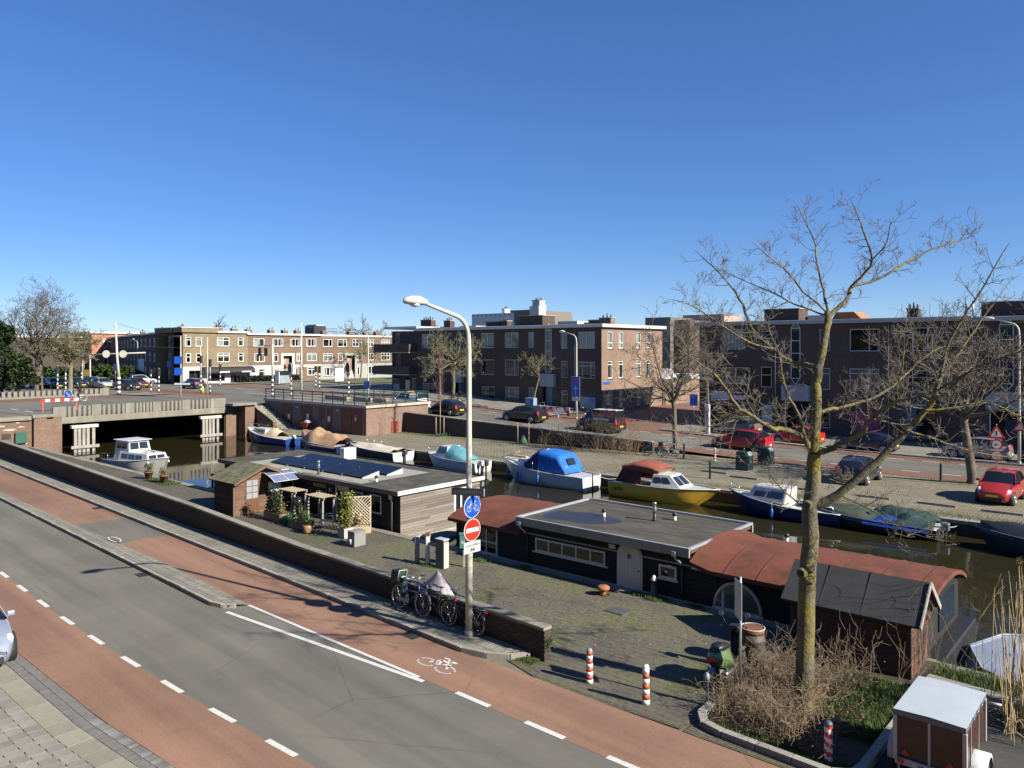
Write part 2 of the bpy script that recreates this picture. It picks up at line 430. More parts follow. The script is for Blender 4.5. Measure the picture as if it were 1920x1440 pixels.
# -------- separator between road and cycle path, sidewalk along the wall
def seprow(a):
    lo = lerp(T_ROAD, a); hi = lerp(T_SEP, a); return lo, hi
mb = MB(); rows = []
for i in range(46):
    a = -66 + i * .98
    if a > -22.3: break
    lo, hi = seprow(a); rows.append([(a, lo + .12, .115), (a, lo + .3, .118), (a, hi - .1, .09), (a, hi + .03, .006)])
rows.append([(-22.0, rows[-1][0][1] + .1, .1), (-22.0, 10.9, .1), (-21.95, 11.2, .06), (-21.9, 11.36, .006)])
mb.loft(rows, False); struct(mb.build('separator_paving', PAVER, None, (0, 0, 0), AA, fix=False))
mb = MB().box(-.49, .49, -.065, .065, -.1, .0)
KSTONE = mb.mesh('kerb_stone', KERB)
def kerbrow(name, pts, z, mesh=KSTONE, wd=1.0):
    """a row of separate kerb stones along a polyline given in street coordinates"""
    root = bpy.data.objects.new(name, None); COL.objects.link(root); root['kind'] = 'structure'; root.rotation_euler = (0, 0, AA)
    acc = []
    for (x0, y0), (x1, y1) in zip(pts, pts[1:]):
        d = V((x1 - x0, y1 - y0, 0)); ln = d.length; n = max(1, round(ln / wd)); ang = atan2(d.y, d.x)
        for k in range(n):
            p = V((x0, y0, 0)) + d * ((k + .5) / n)
            inst(mesh, 'kerb_stone', root, (p.x, p.y, z + RND.uniform(-.006, .006)), ang + RND.uniform(-.006, .006), (ln / n, 1, 1.8))
    return root
kerbrow('separator_kerb', [(a, lerp(T_ROAD, a) + .03) for a in (-66, -46, -34, -22.7)] + [(-22.25, 10.72), (-22.0, 11.0)], .12)
kerbrow('sidewalk_kerb', [(a, lerp(T_KERB, a) + .065) for a in (-66, -40, -14.6)] + [(-13.9, 13.62), (-13.4, 13.95), (-13.1, 14.38)], .125)
mb = MB(); rows = []
for i in range(54):
    a = -66 + i; rows.append([(a, lerp(T_KERB, a) + .12, .117), (a, 14.42, .127)])
    if a > -14.6: break
rows.append([(-13.6, 13.85, .115), (-13.2, 14.42, .12)])
mb.loft(rows, False); struct(mb.build('sidewalk', PAVER, None, (0, 0, 0), AA, fix=False))

# -------- pavement in the corner below: dark border course, slab course, tiles
struct(strip('corner_pavement_bed', lambda a: -14., lambda a: lerp(T_TILE, a) - .002, -66, 14, -.012, mt('paving_sand', (.13, .12, .095), .95)))
TILE = mt('concrete_tile', (.25, .24, .21), .88, var=.16, vs=3, bump=.25, rnd=.2, dirt=(.2, .19, .15), dlo=.52, dhi=.8)
SLAB = mt('concrete_slab', (.27, .255, .205), .9, var=.2, vs=2, bump=.25, rnd=.14, dirt=(.18, .17, .1), dlo=.48, dhi=.75)
KLINK = mt('border_klinker', (.19, .185, .175), .85, var=.2, vs=5, bump=.3, rnd=.3)
pav = bpy.data.objects.new('corner_pavement', None); COL.objects.link(pav); pav['kind'] = 'structure'; pav.rotation_euler = (0, 0, AA)
kl = MB().box(-.048, .048, -.1, .1, -.06, 0, False).mesh('klinker', KLINK)
sl = MB().box(-.295, .295, -.245, .245, -.06, 0, False).mesh('slab', SLAB)
tl = MB().box(-.145, .145, -.145, .145, -.06, 0, False).mesh('tile', TILE)
mb2 = MB()
for i in range(520):
    a = -34 + i * .1
    b = lerp(T_TILE, a)
    for off, r in ((-.11, 0), (-.32, 0)):
        if -17.5 < a < -12.6 and off == -.11:
            inst(kl, 'klinker', pav, (a, b + off, RND.uniform(0, .006)), atan2(lerp(T_TILE, a + .2) - b, .2) + RND.uniform(-.02, .02))
        else: mb2.box(a - .046, a + .046, b + off - .1, b + off + .1, -.06, RND.uniform(0, .005), False)
stuff(mb2.build('klinker_course', KLINK, pav, fix=False))
for i in range(60):
    a = -32 + i * .6; b = lerp(T_TILE, a) - .68
    if a > -21.9: inst(sl, 'slab', pav, (a, b, RND.uniform(0, .006)), atan2(lerp(T_TILE, a + .3) - lerp(T_TILE, a), .3) + RND.uniform(-.01, .01))
mb2 = MB(); cnt = 0
for j in range(14):
    for i in range(90):
        a = -30 + i * .3 + (.15 if j % 2 else 0); b = lerp(T_TILE, a) - 1.08 - j * .3
        vis = -19.5 < a < -13.5 and b > 2.2
        z = RND.uniform(0, .007)
        if vis and cnt < 240:
            inst(tl, 'tile', pav, (a, b, z), RND.uniform(-.012, .012), None); cnt += 1
        elif a > -24: mb2.box(a - .145, a + .145, b - .145, b + .145, -.05, z, False)
stuff(mb2.build('tile_field', TILE, pav, fix=False))

# -------- near quay paving (separate clinker bricks where they can be told apart)
mb = MB()
mb.poly([(-68.3, 15.5, 0), (-14.2, 14.95, -.0), (-11.2, 14.1, 0), (-7.7, 14.2, 0), (-7.6, 14.55, 0), (-7.6, 21.4, 0), (-68.3, 21.4, 0)])
quay = struct(mb.build('quay_paving', QBRICK, None, (0, 0, -.008), CA, fix=False))
KQ = mt('quay_clinker', (.118, .107, .084), .9, var=.4, vs=.5, bump=.3, dirt=(.085, .095, .03), dscale=.5, dlo=.44, dhi=.66)
mb = MB(); s = -24.
while s < -7.7:
    t = 14.05
    while t < 21.3:
        ok = True
        p = C(s, t); bb = .691 * p.x + .723 * p.y; aa = .723 * p.x - .691 * p.y
        if aa < -12.6 and bb < 14.68: ok = False
        if aa >= -12.6 and bb < lerp(T_KERB, aa) + .02: ok = False
        if ok:
            z = RND.uniform(.002, .011); mb.box(s + .004, s + .096, t + .004, t + .196, -.02, z, False)
        t += .2
    s += .1
    # half bond
stuff(mb.build('quay_clinkers', KQ, quay, fix=False))
# quay edge beams (coping stones) and walls
COPE = mt('coping_stone', (.27, .25, .2), .9, var=.25, vs=2, bump=.3, rnd=.15, dirt=(.12, .115, .07), dlo=.45, dhi=.7)
QWALL = brickmat('quay_wall_brick', (.1, .075, .055), (.07, .055, .045), (.06, .055, .045), dirt=(.03, .032, .015))
mb = MB().box(-68.4, 60, 21.0, 21.4, -2.2, -.12); q1 = struct(mb.build('near_quay_wall', QWALL, None, (0, 0, 0), CA))
mb = MB().box(-66, 90, 39.6, 40.0, -2.2, -.12); q2 = struct(mb.build('far_quay_wall', QWALL, None, (0, 0, 0), CA))
cst = MB().box(-.745, .745, -.2, .2, -.16, 0).mesh('coping_stone', COPE)
for k in range(44): inst(cst, 'coping_stone', q1, (-67.5 + k * 1.5, 21.22, .012 + RND.uniform(-.005, .005)), RND.uniform(-.004, .004))
for k in range(46): inst(cst, 'coping_stone', q2, (-64.8 + k * 1.5, 39.72, .03 + RND.uniform(-.012, .012)), RND.uniform(-.006, .006))

# -------- far bank: parking pavement, road with cycle lanes, footway
T_ZR = [(-95, 2.1), (-71, 2.05), (-54, 1.25), (-41, .7), (-30, .28), (-20, .03), (-10, .0), (90, .0)]
zr = lambda s: lerp(T_ZR, s)
struct(sheet('parking_pavement', [(-66, 39.9), (70, 39.9), (70, 51.3), (-29.8, 51.3), (-29.8, 50.2), (-54.6, 47.9), (-66, 43.5)], 0, FBRICK, CA))
def fstrip(name, t0, t1, s0, s1, dz, mat, zf=zr, step=2.5):
    n = max(1, int((s1 - s0) / step)); mb = MB(); rows = []
    for i in range(n + 1):
        s = s0 + (s1 - s0) * i / n; rows.append([(s, t0, zf(s) + dz), (s, t1, zf(s) + dz)])
    mb.loft(rows, False); return mb.build(name, mat, None, (0, 0, 0), CA, fix=False)
fr = struct(fstrip('far_road', 51.25, 61.0, -80, 80, .006, ASPH))
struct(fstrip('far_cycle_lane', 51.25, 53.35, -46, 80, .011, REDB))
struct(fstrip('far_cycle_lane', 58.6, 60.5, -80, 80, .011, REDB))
mb = MB(); mb.loft([[(s, 47.95 + (s + 54.4) * .09, zr(s) - .04), (s, 51.35, zr(s) - .04)] for s in [-54.4 + k * 2.4 for k in range(11)]], False); struct(mb.build('road_verge', PAVER, None, (0, 0, 0), CA, fix=False))
struct(fstrip('far_footway', 60.6, 69.3, -84, -47.2, .12, PAVER))
struct(fstrip('far_footway', 60.6, 69.3, -35.0, 70, .12, PAVER))
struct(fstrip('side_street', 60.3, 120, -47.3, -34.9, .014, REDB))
for k in range(60):
    s = -74 + k * 2.25
    for t, wd in ((53.35, .14), (58.6, .14)):
        if t < 54 and s < -45: continue
        mb = MB(); z = .02
        mb.loft([[(s, t - wd / 2, zr(s) + z), (s, t + wd / 2, zr(s) + z)], [(s + 1.1, t - wd / 2, zr(s + 1.1) + z), (s + 1.1, t + wd / 2, zr(s + 1.1) + z)]], False)
        mb.build('lane_dash', PAINT, fr, fix=False)
struct(sheet('kerb_line', [(-84, 60.5), (-47.2, 60.5), (-47.2, 60.62), (-84, 60.62)], 0, KERB, CA)).location.z = -5  # levelled below with its stones
bpy.data.objects.remove(bpy.data.objects['kerb_line'])
kr = bpy.data.objects.new('far_footway_kerb', None); COL.objects.link(kr); kr['kind'] = 'structure'; kr.rotation_euler = (0, 0, CA)
for k in range(130):
    s = -83 + k
    if -47.4 < s < -34.9 or s > 34: continue
    inst(KSTONE, 'kerb_stone', kr, (s, 60.55, zr(s) + .13), 0, (1, 1, 1.8))

# -------- raised ground behind the bridge (junction level 2.1 m)
BZ = 2.1
struct(sheet('junction_asphalt', [(-112, -60), (-69, -60), (-69, 22), (-98.6, 22), (-98.6, 38), (-69, 38), (-69, 40.4), (-71.2, 43.6), (-71.2, 51.3), (-79.9, 51.3), (-79.9, 90), (-80, 130), (-112, 130)], BZ, ASPH, CA))
struct(sheet('junction_beyond', [(-500, -200), (-112, -200), (-112, 300), (-500, 300)], BZ - .004, ASPH, CA))
struct(rect('bridge_road', -98.6, -69.05, 22, 38, BZ, ASPH, CA))
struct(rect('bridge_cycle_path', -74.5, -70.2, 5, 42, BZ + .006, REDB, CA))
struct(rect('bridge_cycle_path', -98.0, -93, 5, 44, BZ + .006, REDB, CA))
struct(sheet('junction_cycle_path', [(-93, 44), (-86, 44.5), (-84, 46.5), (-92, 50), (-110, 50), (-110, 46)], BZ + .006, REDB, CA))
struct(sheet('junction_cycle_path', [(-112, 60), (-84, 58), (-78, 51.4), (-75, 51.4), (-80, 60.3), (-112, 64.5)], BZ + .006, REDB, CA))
struct(sheet('junction_footway', [(-117, 55), (-112.5, 58), (-112.5, 100), (-117, 100)], BZ + .1, PAVER, CA))
jm = struct(sheet('traffic_island', [(-99, 39.5), (-93.5, 40.5), (-93.5, 44), (-99, 44)], BZ + .1, PAVER, CA))
for (s0, t0, s1, t1) in ((-88, 45, -84, 49), (-90, 52, -83, 52), (-97, 54, -91, 54.3), (-104, 50, -98, 50.4), (-86, 56, -82, 55), (-101, 57, -95, 57), (-79, 30, -77, 30), (-83, 30, -81, 30), (-83, 24, -81, 24), (-79, 24, -77, 24), (-83, 20, -81, 20), (-79, 16, -77, 16)):
    d = V((s1 - s0, t1 - t0, 0)).normalized(); q = V((-d.y, d.x, 0)) * .09
    p0 = V((s0, t0, BZ + .012)); p1 = V((s1, t1, BZ + .012))
    mb = MB(); mb.quad(p0 - q, p1 - q, p1 + q, p0 + q); struct(mb.build('lane_mark', PAINT, None, (0, 0, 0), CA, fix=False))

# ================================================================ walls and bridge
# -------- long brick wall between sidewalk and quay
WB = mt('wall_brick', (.062, .045, .034), .9, var=.3, vs=9, bump=.35, rnd=.35, dirt=(.05, .052, .025), dscale=1.5, dlo=.5, dhi=.75)
WBM = brickmat('wall_brick_courses', (.066, .048, .037), (.046, .036, .029), (.04, .036, .031), dirt=(.045, .048, .022))
MORT = mt('mortar', (.05, .046, .04), .95, var=.2)
wall = thing('brick_wall', 'long low dark brick wall between the sidewalk and the quay', 'wall', (0, 0, 0), AA)
T_WH = [(-70, 1.2), (-60, 1.2), (-33, 1.03), (-24, .83), (-12.69, .83)]
wh = lambda a: lerp(T_WH, a)
def wallcore(a0, a1, inset, mat, name):
    mb = MB(); rows = []
    n = max(1, int((a1 - a0) / 2))
    for i in range(n + 1):
        a = a0 + (a1 - a0) * i / n; h = wh(a) - .07
        rows.append([(a, 14.4 + inset, -.1), (a, 14.4 + inset, h), (a, 14.66, h), (a, 14.66, -.1)])
    mb.loft(rows, False, True, True); return mb.build(name, mat, wall)
wallcore(-68.2, -32, 0, WBM, 'wall_body'); wallcore(-32, -12.7, .008, MORT, 'wall_core')
bk = MB().box(-.1025, .1025, -.05, .05, -.0265, .0265).mesh('brick', WB)
mb = MB(); cnt = 0
for j in range(13):
    z = .03 + j * .0625
    a = -12.8 - (.105 if j % 2 else 0)
    while a > -32:
        if z < wh(a) - .09:
            if cnt < 280 and a > -17.6:
                inst(bk, 'brick', wall, (a, 14.452 + RND.uniform(-.003, .002), z), RND.uniform(-.008, .008)); cnt += 1
            else: mb.box(a - .1, a + .1, 14.401 + RND.uniform(-.003, .002), 14.45, z - .026, z + .026)
        a -= .2145
    # end face of the wall
    if z < .76:
        for y in ((14.45, 14.57) if j % 2 else (14.51,)):
            o = inst(bk, 'brick', wall, (-12.7, y + (.02 if j % 2 else 0), z), pi / 2, (.55 if j % 2 else 1.1, 1, 1))
stuff(mb.build('brick_courses', WB, wall, fix=False))
cs = MB().box(-.49, .49, -.16, .15, -.04, .035).mesh('coping', COPE)
a = -13.15
while a > -68:
    sl_ = (wh(a + .5) - wh(a - .5))
    inst(cs, 'coping', wall, (a, 14.54, wh(a) - .03), 0, (1.0, 1, 1), (0, -sl_, RND.uniform(-.006, .006))); a -= .99

# -------- bridge over the canal
bridge = thing('road_bridge', 'concrete road bridge over the canal with grouped upright balusters', 'bridge', (0, 0, 0), CA)
BCON = mt('bridge_concrete', (.21, .197, .163), .92, var=.25, vs=1.3, bump=.35, dirt=(.17, .16, .125), dscale=1.6, dlo=.45, dhi=.7, stretch=(1, 1, .35))
mb = MB().box(-69.25, -68.7, 22.9, 37.9, 1.62, 2.16); mb.build('edge_beam', BCON, bridge, bev=.03)
mb = MB().box(-98.4, -69.26, 20.4, 38.6, 1.66, 2.06); mb.build('deck_slab', BCON, bridge)
groups = [(23.9, 25.85), (26.6, 28.6), (29.35, 30.95), (31.7, 33.6), (34.4, 36.35)]
edges = [22.9] + [e for g in groups for e in g] + [37.9]
pm = []
for k in range(0, len(edges), 2):
    MB().box(-69.15, -68.85, edges[k], edges[k + 1], 2.161, 3.02 + .02 * (k % 3)).build('parapet_panel', BCON, bridge, bev=.02)
bal = MB().lathe([(.13, 1.98), (.135, 2.0), (.135, 2.98), (.1, 3.03)], 12).mesh('baluster', BCON)
for g0, g1 in groups:
    for k in range(5):
        inst(bal, 'baluster', bridge, (-68.86, g0 + .2 + (g1 - g0 - .4) * k / 4, 0))
# far parapet, same kind
fpar = thing('bridge_parapet', 'far concrete parapet with balusters across the bridge road', 'parapet', (0, 0, 0), CA)
MB().box(-98.75, -98.45, 12, 38.2, 2.0, 2.3).build('base_beam', BCON, fpar)
MB().box(-98.8, -98.4, 38.2, 38.9, 2.0, 3.0).build('end_pier', BCON, fpar, bev=.03)
balf = MB().box(-.16, .16, -.17, .17, 2.3, 2.93).mesh('baluster', BCON)
for k in range(46):
    inst(balf, 'baluster', fpar, (-98.6, 12.4 + k * .57, 0))
# added wall closing off the canal, keeps the opening under the deck dark
struct(MB().box(-99, -98.7, 20, 40, -2, 1.9).build('canal_light_stop', QWALL, None, (0, 0, 0), CA))
ABR = brickmat('abutment_brick', (.24, .13, .085), (.17, .095, .065), (.17, .145, .12), dirt=(.1, .07, .05))
ab1 = thing('bridge_abutment', 'red brick abutment wall left of the bridge opening', 'abutment', (0, 0, 0), CA)
MB().box(-99, -68.75, 0, 23.55, -2, 2.1 - .01).build('wall', ABR, ab1)
MB().box(-69.6, -68.55, 2, 21.3, 2.1, 2.42).build('coping', BCON, ab1, bev=.03)
for t0, t1, p in ((21.4, 22.3, .35), (22.35, 23.5, .12)):
    MB().box(-68.75, -68.75 + p, t0, t1, -2, 2.25).build('pilaster', ABR, ab1)
MB().box(-69.2, -68.35, 21.3, 22.9, 2.26, 2.5).build('pilaster_cap', BCON, ab1, bev=.03)
MB().box(-68.74, -68.5, 20.15, 20.95, .35, 1.2).build('green_cabinet', mt('cabinet_green', (.02, .09, .065), .5), ab1, bev=.015)
MB().box(-68.74, -68.7, 19.3, 19.9, .75, 1.15).build('vent_grille', DARKM, ab1)
for (t, z, w_, h_) in ((15.6, 1.75, .7, .12), (16.3, 1.45, 1.1, .16), (15.1, 1.4, .6, .12), (14.6, .95, .4, .2), (17.0, 1.62, .5, .1), (16.8, 1.95, .4, .08), (14.9, .5, .5, .1), (17.2, .25, .6, .1)):
    mb = MB(); pts = []
    for k in range(14):
        an = 2 * pi * k / 14; r_ = RND.uniform(.55, 1.1); pts.append((-68.744, t + 3.6 + w_ / 2 * cos(an) * r_, z + h_ / 2 * sin(an) * r_))
    mb.poly(pts); mb.build('flaked_paint', mt('flaked_pink_paint', (.62, .42, .37), .8, var=.2, vs=6), ab1, fix=False)
ab2 = thing('bridge_abutment', 'brick abutment with pilasters right of the bridge opening beside the steps', 'abutment', (0, 0, 0), CA)
MB().box(-99, -69.1, 37.9, 40.35, -2, 2.1 - .012).build('wall', ABR, ab2)
for t0, t1, p in ((37.95, 38.6, .15), (39.3, 40.3, 1.3)):
    MB().box(-69.1, -69.1 + p, t0, t1, -2, 2.3).build('pilaster', ABR, ab2)
MB().box(-69.6, -67.5, 37.85, 40.4, 2.31, 2.55).build('coping', BCON, ab2, bev=.03)
# wooden fenders
OLDW = mt('weathered_wood', (.3, .28, .25), .9, var=.35, vs=4, bump=.4, stretch=(3, 3, .4))
for tc_, lab in ((24.75, 'grey timber fender frame at the left bridge pier'), (35.6, 'grey timber fender frame at the right bridge pier')):
    fd = thing('timber_fender', lab, 'fender', C(-67.6, tc_, 0), CA, 'timber fenders at the bridge')
    for k, dx in enumerate((-.75, -.45, -.12, .2, .62)):
        MB().box(-.13, .13, dx, dx + .24, -1.5, 1.3).build('post', OLDW, fd, bev=.015)
    MB().box(-.2, .2, -.95, 1.1, 1.3, 1.55).build('cap_beam', mt('cap_white', (.5, .47, .39), .8), fd, bev=.02)
    MB().box(.131, .26, -1.0, 1.15, -.35, -.1).build('waler', OLDW, fd, bev=.02)

# -------- steps down from the bridge, and the flat-roofed substation under the terrace
st = thing('quay_steps', 'stone steps leading down from the bridge beside a sloping brick wall', 'steps', (0, 0, 0), CA)
for k in range(13):
    MB().box(-70.9 + k * .42, -70.9 + (k + 1) * .42, 40.95, 43.35, -.2, 2.1 - (k + 1) * .157).build('step', COPE, st, bev=.015)
mb = MB(); mb.prism([(-70.9, -.3), (-64.9, -.3), (-64.9, .75), (-69.0, 2.3), (-70.9, 2.3)], 40.5, 40.92, 'y'); mb.build('side_wall', ABR, st)
mb = MB(); mb.prism([(-64.8, .76), (-64.8, .9), (-69.0, 2.46), (-69.0, 2.31)], 40.44, 40.98, 'y'); mb.build('side_wall_cap', COPE, st)
TBR = brickmat('substation_brick', (.27, .15, .115), (.2, .12, .095), (.2, .165, .14), dirt=(.17, .115, .095))
TST = mt('substation_render_shaded', (.16, .135, .115), .9, var=.2, vs=.8, bump=.2)  # brown-grey of the front's shade put into the colour
MAR = mt('maroon_paint', (.12, .03, .022), .5, var=.2, vs=1.5)
tr = thing('substation', 'flat-roofed brick substation with maroon doors under the railed terrace', 'building', C(-71, 43.4), CA)
mb = MB().box(.1, 16.4, .02, 7.5, -.3, 2.45); mb.build('body', TBR, tr)
mb = MB().box(0, 16.1, -.02, .021, -.3, 2.45); mb.build('front_render', TST, tr)
MB().box(-.1, 16.6, -.14, 7.7, 2.45, 2.68).build('roof_edge', mt('edge_concrete', (.42, .37, .31), .9, var=.2), tr, bev=.02)
PNL = mt('white_notice', (.7, .7, .68), .6)
for x0, x1, z0, z1, n, notice in ((3.16, 4.96, 0, 2.23, 1, (4.4, 1.05)), (6.44, 8.23, 0, 2.23, 1, (7.6, 1.25)), (9.36, 10.28, 1.03, 2.24, 1, None), (10.59, 11.49, 0, 2.23, 1, (11.0, 1.2)), (12.76, 16.0, 0, 2.3, 2, (15.0, 1.5))):
    for k in range(n):
        xa = x0 + (x1 - x0) * k / n; xb = x0 + (x1 - x0) * (k + 1) / n
        d = MB().box(xa + .03, xb - .03, -.06, -.021, z0, z1).build('door' if z0 < .5 else 'shutter', MAR, tr, bev=.01)
        nb = int((xb - xa) / .16)
        for q in range(1, nb): MB().box(xa + q * (xb - xa) / nb - .006, xa + q * (xb - xa) / nb + .006, -.068, -.0605, z0 + .05, z1 - .05).build('batten', MAR, d, fix=False)
        if n == 2: MB().tube([(xb - .2 if k == 0 else xa + .2, -.1, .95), (xb - .2 if k == 0 else xa + .2, -.1, 1.15)], .02, 6).build('handle', GALV, d)
    if notice and n == 1: MB().box(notice[0] - .18, notice[0] + .18, -.075, -.069, notice[1] - .25, notice[1] + .25).build('notice', PNL, tr)
    elif notice:
        mb = MB(); mb.prism([(notice[0] - .17, notice[1] - .25), (notice[0] + .17, notice[1] - .25), (notice[0], notice[1] + .3)], -.08, -.07); mb.build('warning_triangle', PLATE, tr)
for x in (5.7, 12.2): MB().box(x, x + .3, -.14, -.021, 2.0, 2.12).build('wall_light', WHITE, tr, bev=.02)
d = MB().box(16.4, 16.45, 2.9, 3.75, 0, 1.1).build('hatch_door', mt('hatch_red', (.24, .05, .035), .5), tr, bev=.01)
RAILG = mt('railing_green', (.012, .05, .05), .4, var=.1)
rail = thing('terrace_railing', 'dark green steel railing round the substation terrace', 'railing', C(-71, 43.4, 2.68), CA)
def railrun(p0, p1, n):
    p0 = V(p0); p1 = V(p1)
    for k in range(n + 1):
        p = p0.lerp(p1, k / n); MB().cyl(p, p + V((0, 0, .98)), .045, n=6).build('post', RAILG, rail)
    for z, r in ((.98, .05), (.7, .025), (.45, .025), (.2, .025)):
        MB().tube([p0 + V((0, 0, z)), p1 + V((0, 0, z))], r, 6).build('bar', RAILG, rail)
railrun((.1, 0, 0), (16.4, 0, 0), 10); railrun((16.45, .1, 0), (16.45, 7.5, 0), 5); railrun((5, 7.5, 0), (16.3, 7.5, 0), 7)
struct(rect('terrace_floor', -70.9, -54.5, 43.5, 51.2, 2.685, PAVER, CA))
struct(MB().box(-80, -71.05, 43.45, 51.3, -.2, 2.08).build('terrace_fill', TBR, None, (0, 0, 0), CA))
for k, (x, y, l_) in enumerate(((6.6, 2.6, 2.2), (9.3, 2.4, 1.0), (11, 2.7, 2.4), (13.3, 3.2, 1.8))):
    bt = thing('stone_bench', ('long', 'short', 'second long', 'farthest')[k] + ' stone seat block on the railed terrace', 'bench', C(-71 + x, 43.4 + y, 2.69), CA + .1, 'stone seats on the terrace')
    MB().box(0, l_, 0, .5, 0, .42).build('block', mt('seat_stone', (.3, .2, .17), .85, var=.15), bt, bev=.04, seg=2)
# far retaining wall beside the sloping road
rw = thing('retaining_wall', 'dark brick retaining wall sloping down beside the far road', 'wall', (0, 0, 0), CA)
RW = brickmat('retaining_brick', (.1, .075, .06), (.07, .055, .045), (.06, .055, .05), dirt=(.05, .05, .035))
mb = MB(); rows = []; rows2 = []
for k in range(26):
    s = -54.4 + k; t = 47.75 + (50.0 - 47.75) * (k / 25); h = zr(s) + .52
    rows.append([(s, t, -.1), (s, t, h), (s, t + .35, h), (s, t + .35, -.1)])
    rows2.append([(s, t - .04, h), (s, t - .04, h + .08), (s, t + .39, h + .08), (s, t + .39, h)])
mb.loft(rows, False, True, True); mb.build('wall_body', RW, rw)
for k in range(25):
    mb = MB(); mb.loft([rows2[k], [(x - .012, y, z) for x, y, z in rows2[k + 1]]], False, True, True, True); mb.build('coping', COPE, rw)
# ================================================================ BUILDINGS
def wallface(bld, T, x0, x1, z0, z1, holes, mat, depth=.14, name='wall'):
    xs = sorted({x0, x1, *[h[0] for h in holes], *[h[1] for h in holes]}); zs = sorted({z0, z1, *[h[2] for h in holes], *[h[3] for h in holes]})
    xs = [x for x in xs if x0 <= x <= x1]; zs = [z for z in zs if z0 <= z <= z1]
    mb = MB(T)
    for xa, xb in zip(xs, xs[1:]):
        for za, zb in zip(zs, zs[1:]):
            xm, zm = (xa + xb) / 2, (za + zb) / 2
            if any(h[0] < xm < h[1] and h[2] < zm < h[3] for h in holes): continue
            mb.quad((xa, 0, za), (xb, 0, za), (xb, 0, zb), (xa, 0, zb))
    for a, b, c, d in [h[:4] for h in holes]:
        mb.quad((a, 0, c), (a, depth, c), (a, depth, d), (a, 0, d)); mb.quad((b, 0, c), (b, 0, d), (b, depth, d), (b, depth, c))
        mb.quad((a, 0, d), (a, depth, d), (b, depth, d), (b, 0, d)); mb.quad((a, 0, c), (b, 0, c), (b, depth, c), (a, depth, c))
    return mb.build(name, mat, bld, fix=True)
def win(bld, T, x0, x1, z0, z1, cols=1, tran=0, frame=None, curt=None, sill=True, fw=.07, depth=.12, name='window', room=.6):
    frame = frame or WHITE
    mb = MB(T); y0, y1 = depth - .06, depth
    mb.box(x0, x0 + fw, y0, y1, z0, z1); mb.box(x1 - fw, x1, y0, y1, z0, z1)
    mb.box(x0 + fw, x1 - fw, y0, y1, z0, z0 + fw); mb.box(x0 + fw, x1 - fw, y0, y1, z1 - fw, z1)
    cl = cols if isinstance(cols, (list, tuple)) else [k / cols for k in range(1, cols)]
    w_ = x1 - x0; h_ = z1 - z0
    for c in cl: mb.box(x0 + w_ * c - fw * .45, x0 + w_ * c + fw * .45, y0 + .005, y1 - .005, z0 + fw, z1 - fw)
    if tran: mb.box(x0 + fw, x1 - fw, y0 + .008, y1 - .008, z0 + h_ * tran - fw * .4, z0 + h_ * tran + fw * .4)
    o = mb.build(name, frame, bld, fix=False)
    mb = MB(T); mb.quad((x0 + fw, y1 - .03, z0 + fw), (x1 - fw, y1 - .03, z0 + fw), (x1 - fw, y1 - .03, z1 - fw), (x0 + fw, y1 - .03, z1 - fw)); mb.build('pane', GLASS, o, fix=False)
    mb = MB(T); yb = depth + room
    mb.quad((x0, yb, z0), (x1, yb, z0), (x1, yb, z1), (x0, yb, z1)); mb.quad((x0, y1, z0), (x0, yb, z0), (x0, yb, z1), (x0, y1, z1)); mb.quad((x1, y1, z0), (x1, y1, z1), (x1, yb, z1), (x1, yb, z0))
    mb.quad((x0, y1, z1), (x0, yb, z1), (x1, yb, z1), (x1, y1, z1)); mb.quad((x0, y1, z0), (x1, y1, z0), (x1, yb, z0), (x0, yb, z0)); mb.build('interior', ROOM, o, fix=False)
    if curt is None: curt = RND.choice(['sides', 'full', 'half', 'blind', 'none', 'sides'])
    yc = depth + .08
    def cur(a, b, c, d, m):
        mb = MB(T); n = max(3, int((b - a) / .12)); rows = []
        for k in range(n + 1):
            x = a + (b - a) * k / n; yy = yc + (.025 if k % 2 else 0); rows.append([(x, yy, c), (x, yy, d)])
        mb.loft(rows, True); mb.build('curtain', m, o, fix=False)
    if curt == 'sides':
        cur(x0, x0 + w_ * .28, z0, z1, CURT); cur(x1 - w_ * .25, x1, z0, z1, CURT)
    elif curt == 'full': cur(x0, x1, z0, z1, CURT)
    elif curt == 'half': cur(x0, x0 + w_ * .5, z0, z1, CURT)
    elif curt == 'blind': cur(x0, x1, z0 + h_ * RND.uniform(0, .5), z1, BLIND)
    if sill: MB(T).box(x0 - .06, x1 + .06, -.06, depth - .061, z0 - .09, z0 - .002).build('sill', mt('sill_brick', (.09, .07, .06), .9), o, fix=False)
    return o
def chimney(bld, x, y, z, wx, wy, h, mat, pots=3, cap=True):
    c = MB().box(x, x + wx, y, y + wy, z, z + h).build('chimney', mat, bld, bev=.01)
    if cap: MB().box(x - .07, x + wx + .07, y - .07, y + wy + .07, z + h + .001, z + h + .1).build('chimney_cap', CONC, c)
    for k in range(pots):
        px = x + wx * (k + .5) / pots; MB().cyl((px, y + wy / 2, z + h + .1), (px, y + wy / 2, z + h + .45 + .15 * (k % 2)), .09, .07, 8).build('chimney_pot', mt('clay_pot', (.12, .07, .05), .8), c)
    return c
I4 = Matrix.Identity(4)
def sideT(x): return Matrix(((0, -1, 0, x), (1, 0, 0, 0), (0, 0, 1, 0), (0, 0, 0, 1)))       # end wall facing +x: along = +y
DB = brickmat('shade_dark_brick', (.125, .08, .06), (.085, .057, .046), (.09, .078, .066), dirt=(.075, .053, .044))  # brick darkened so its colour carries the shade of the fronts
FASC = mt('fascia_white', (.56, .55, .52), .5, var=.08)
FASG = mt('fascia_grey', (.36, .36, .35), .55, var=.08)
ROOFM = mt('bitumen_roof', (.07, .07, .068), .9, var=.2)
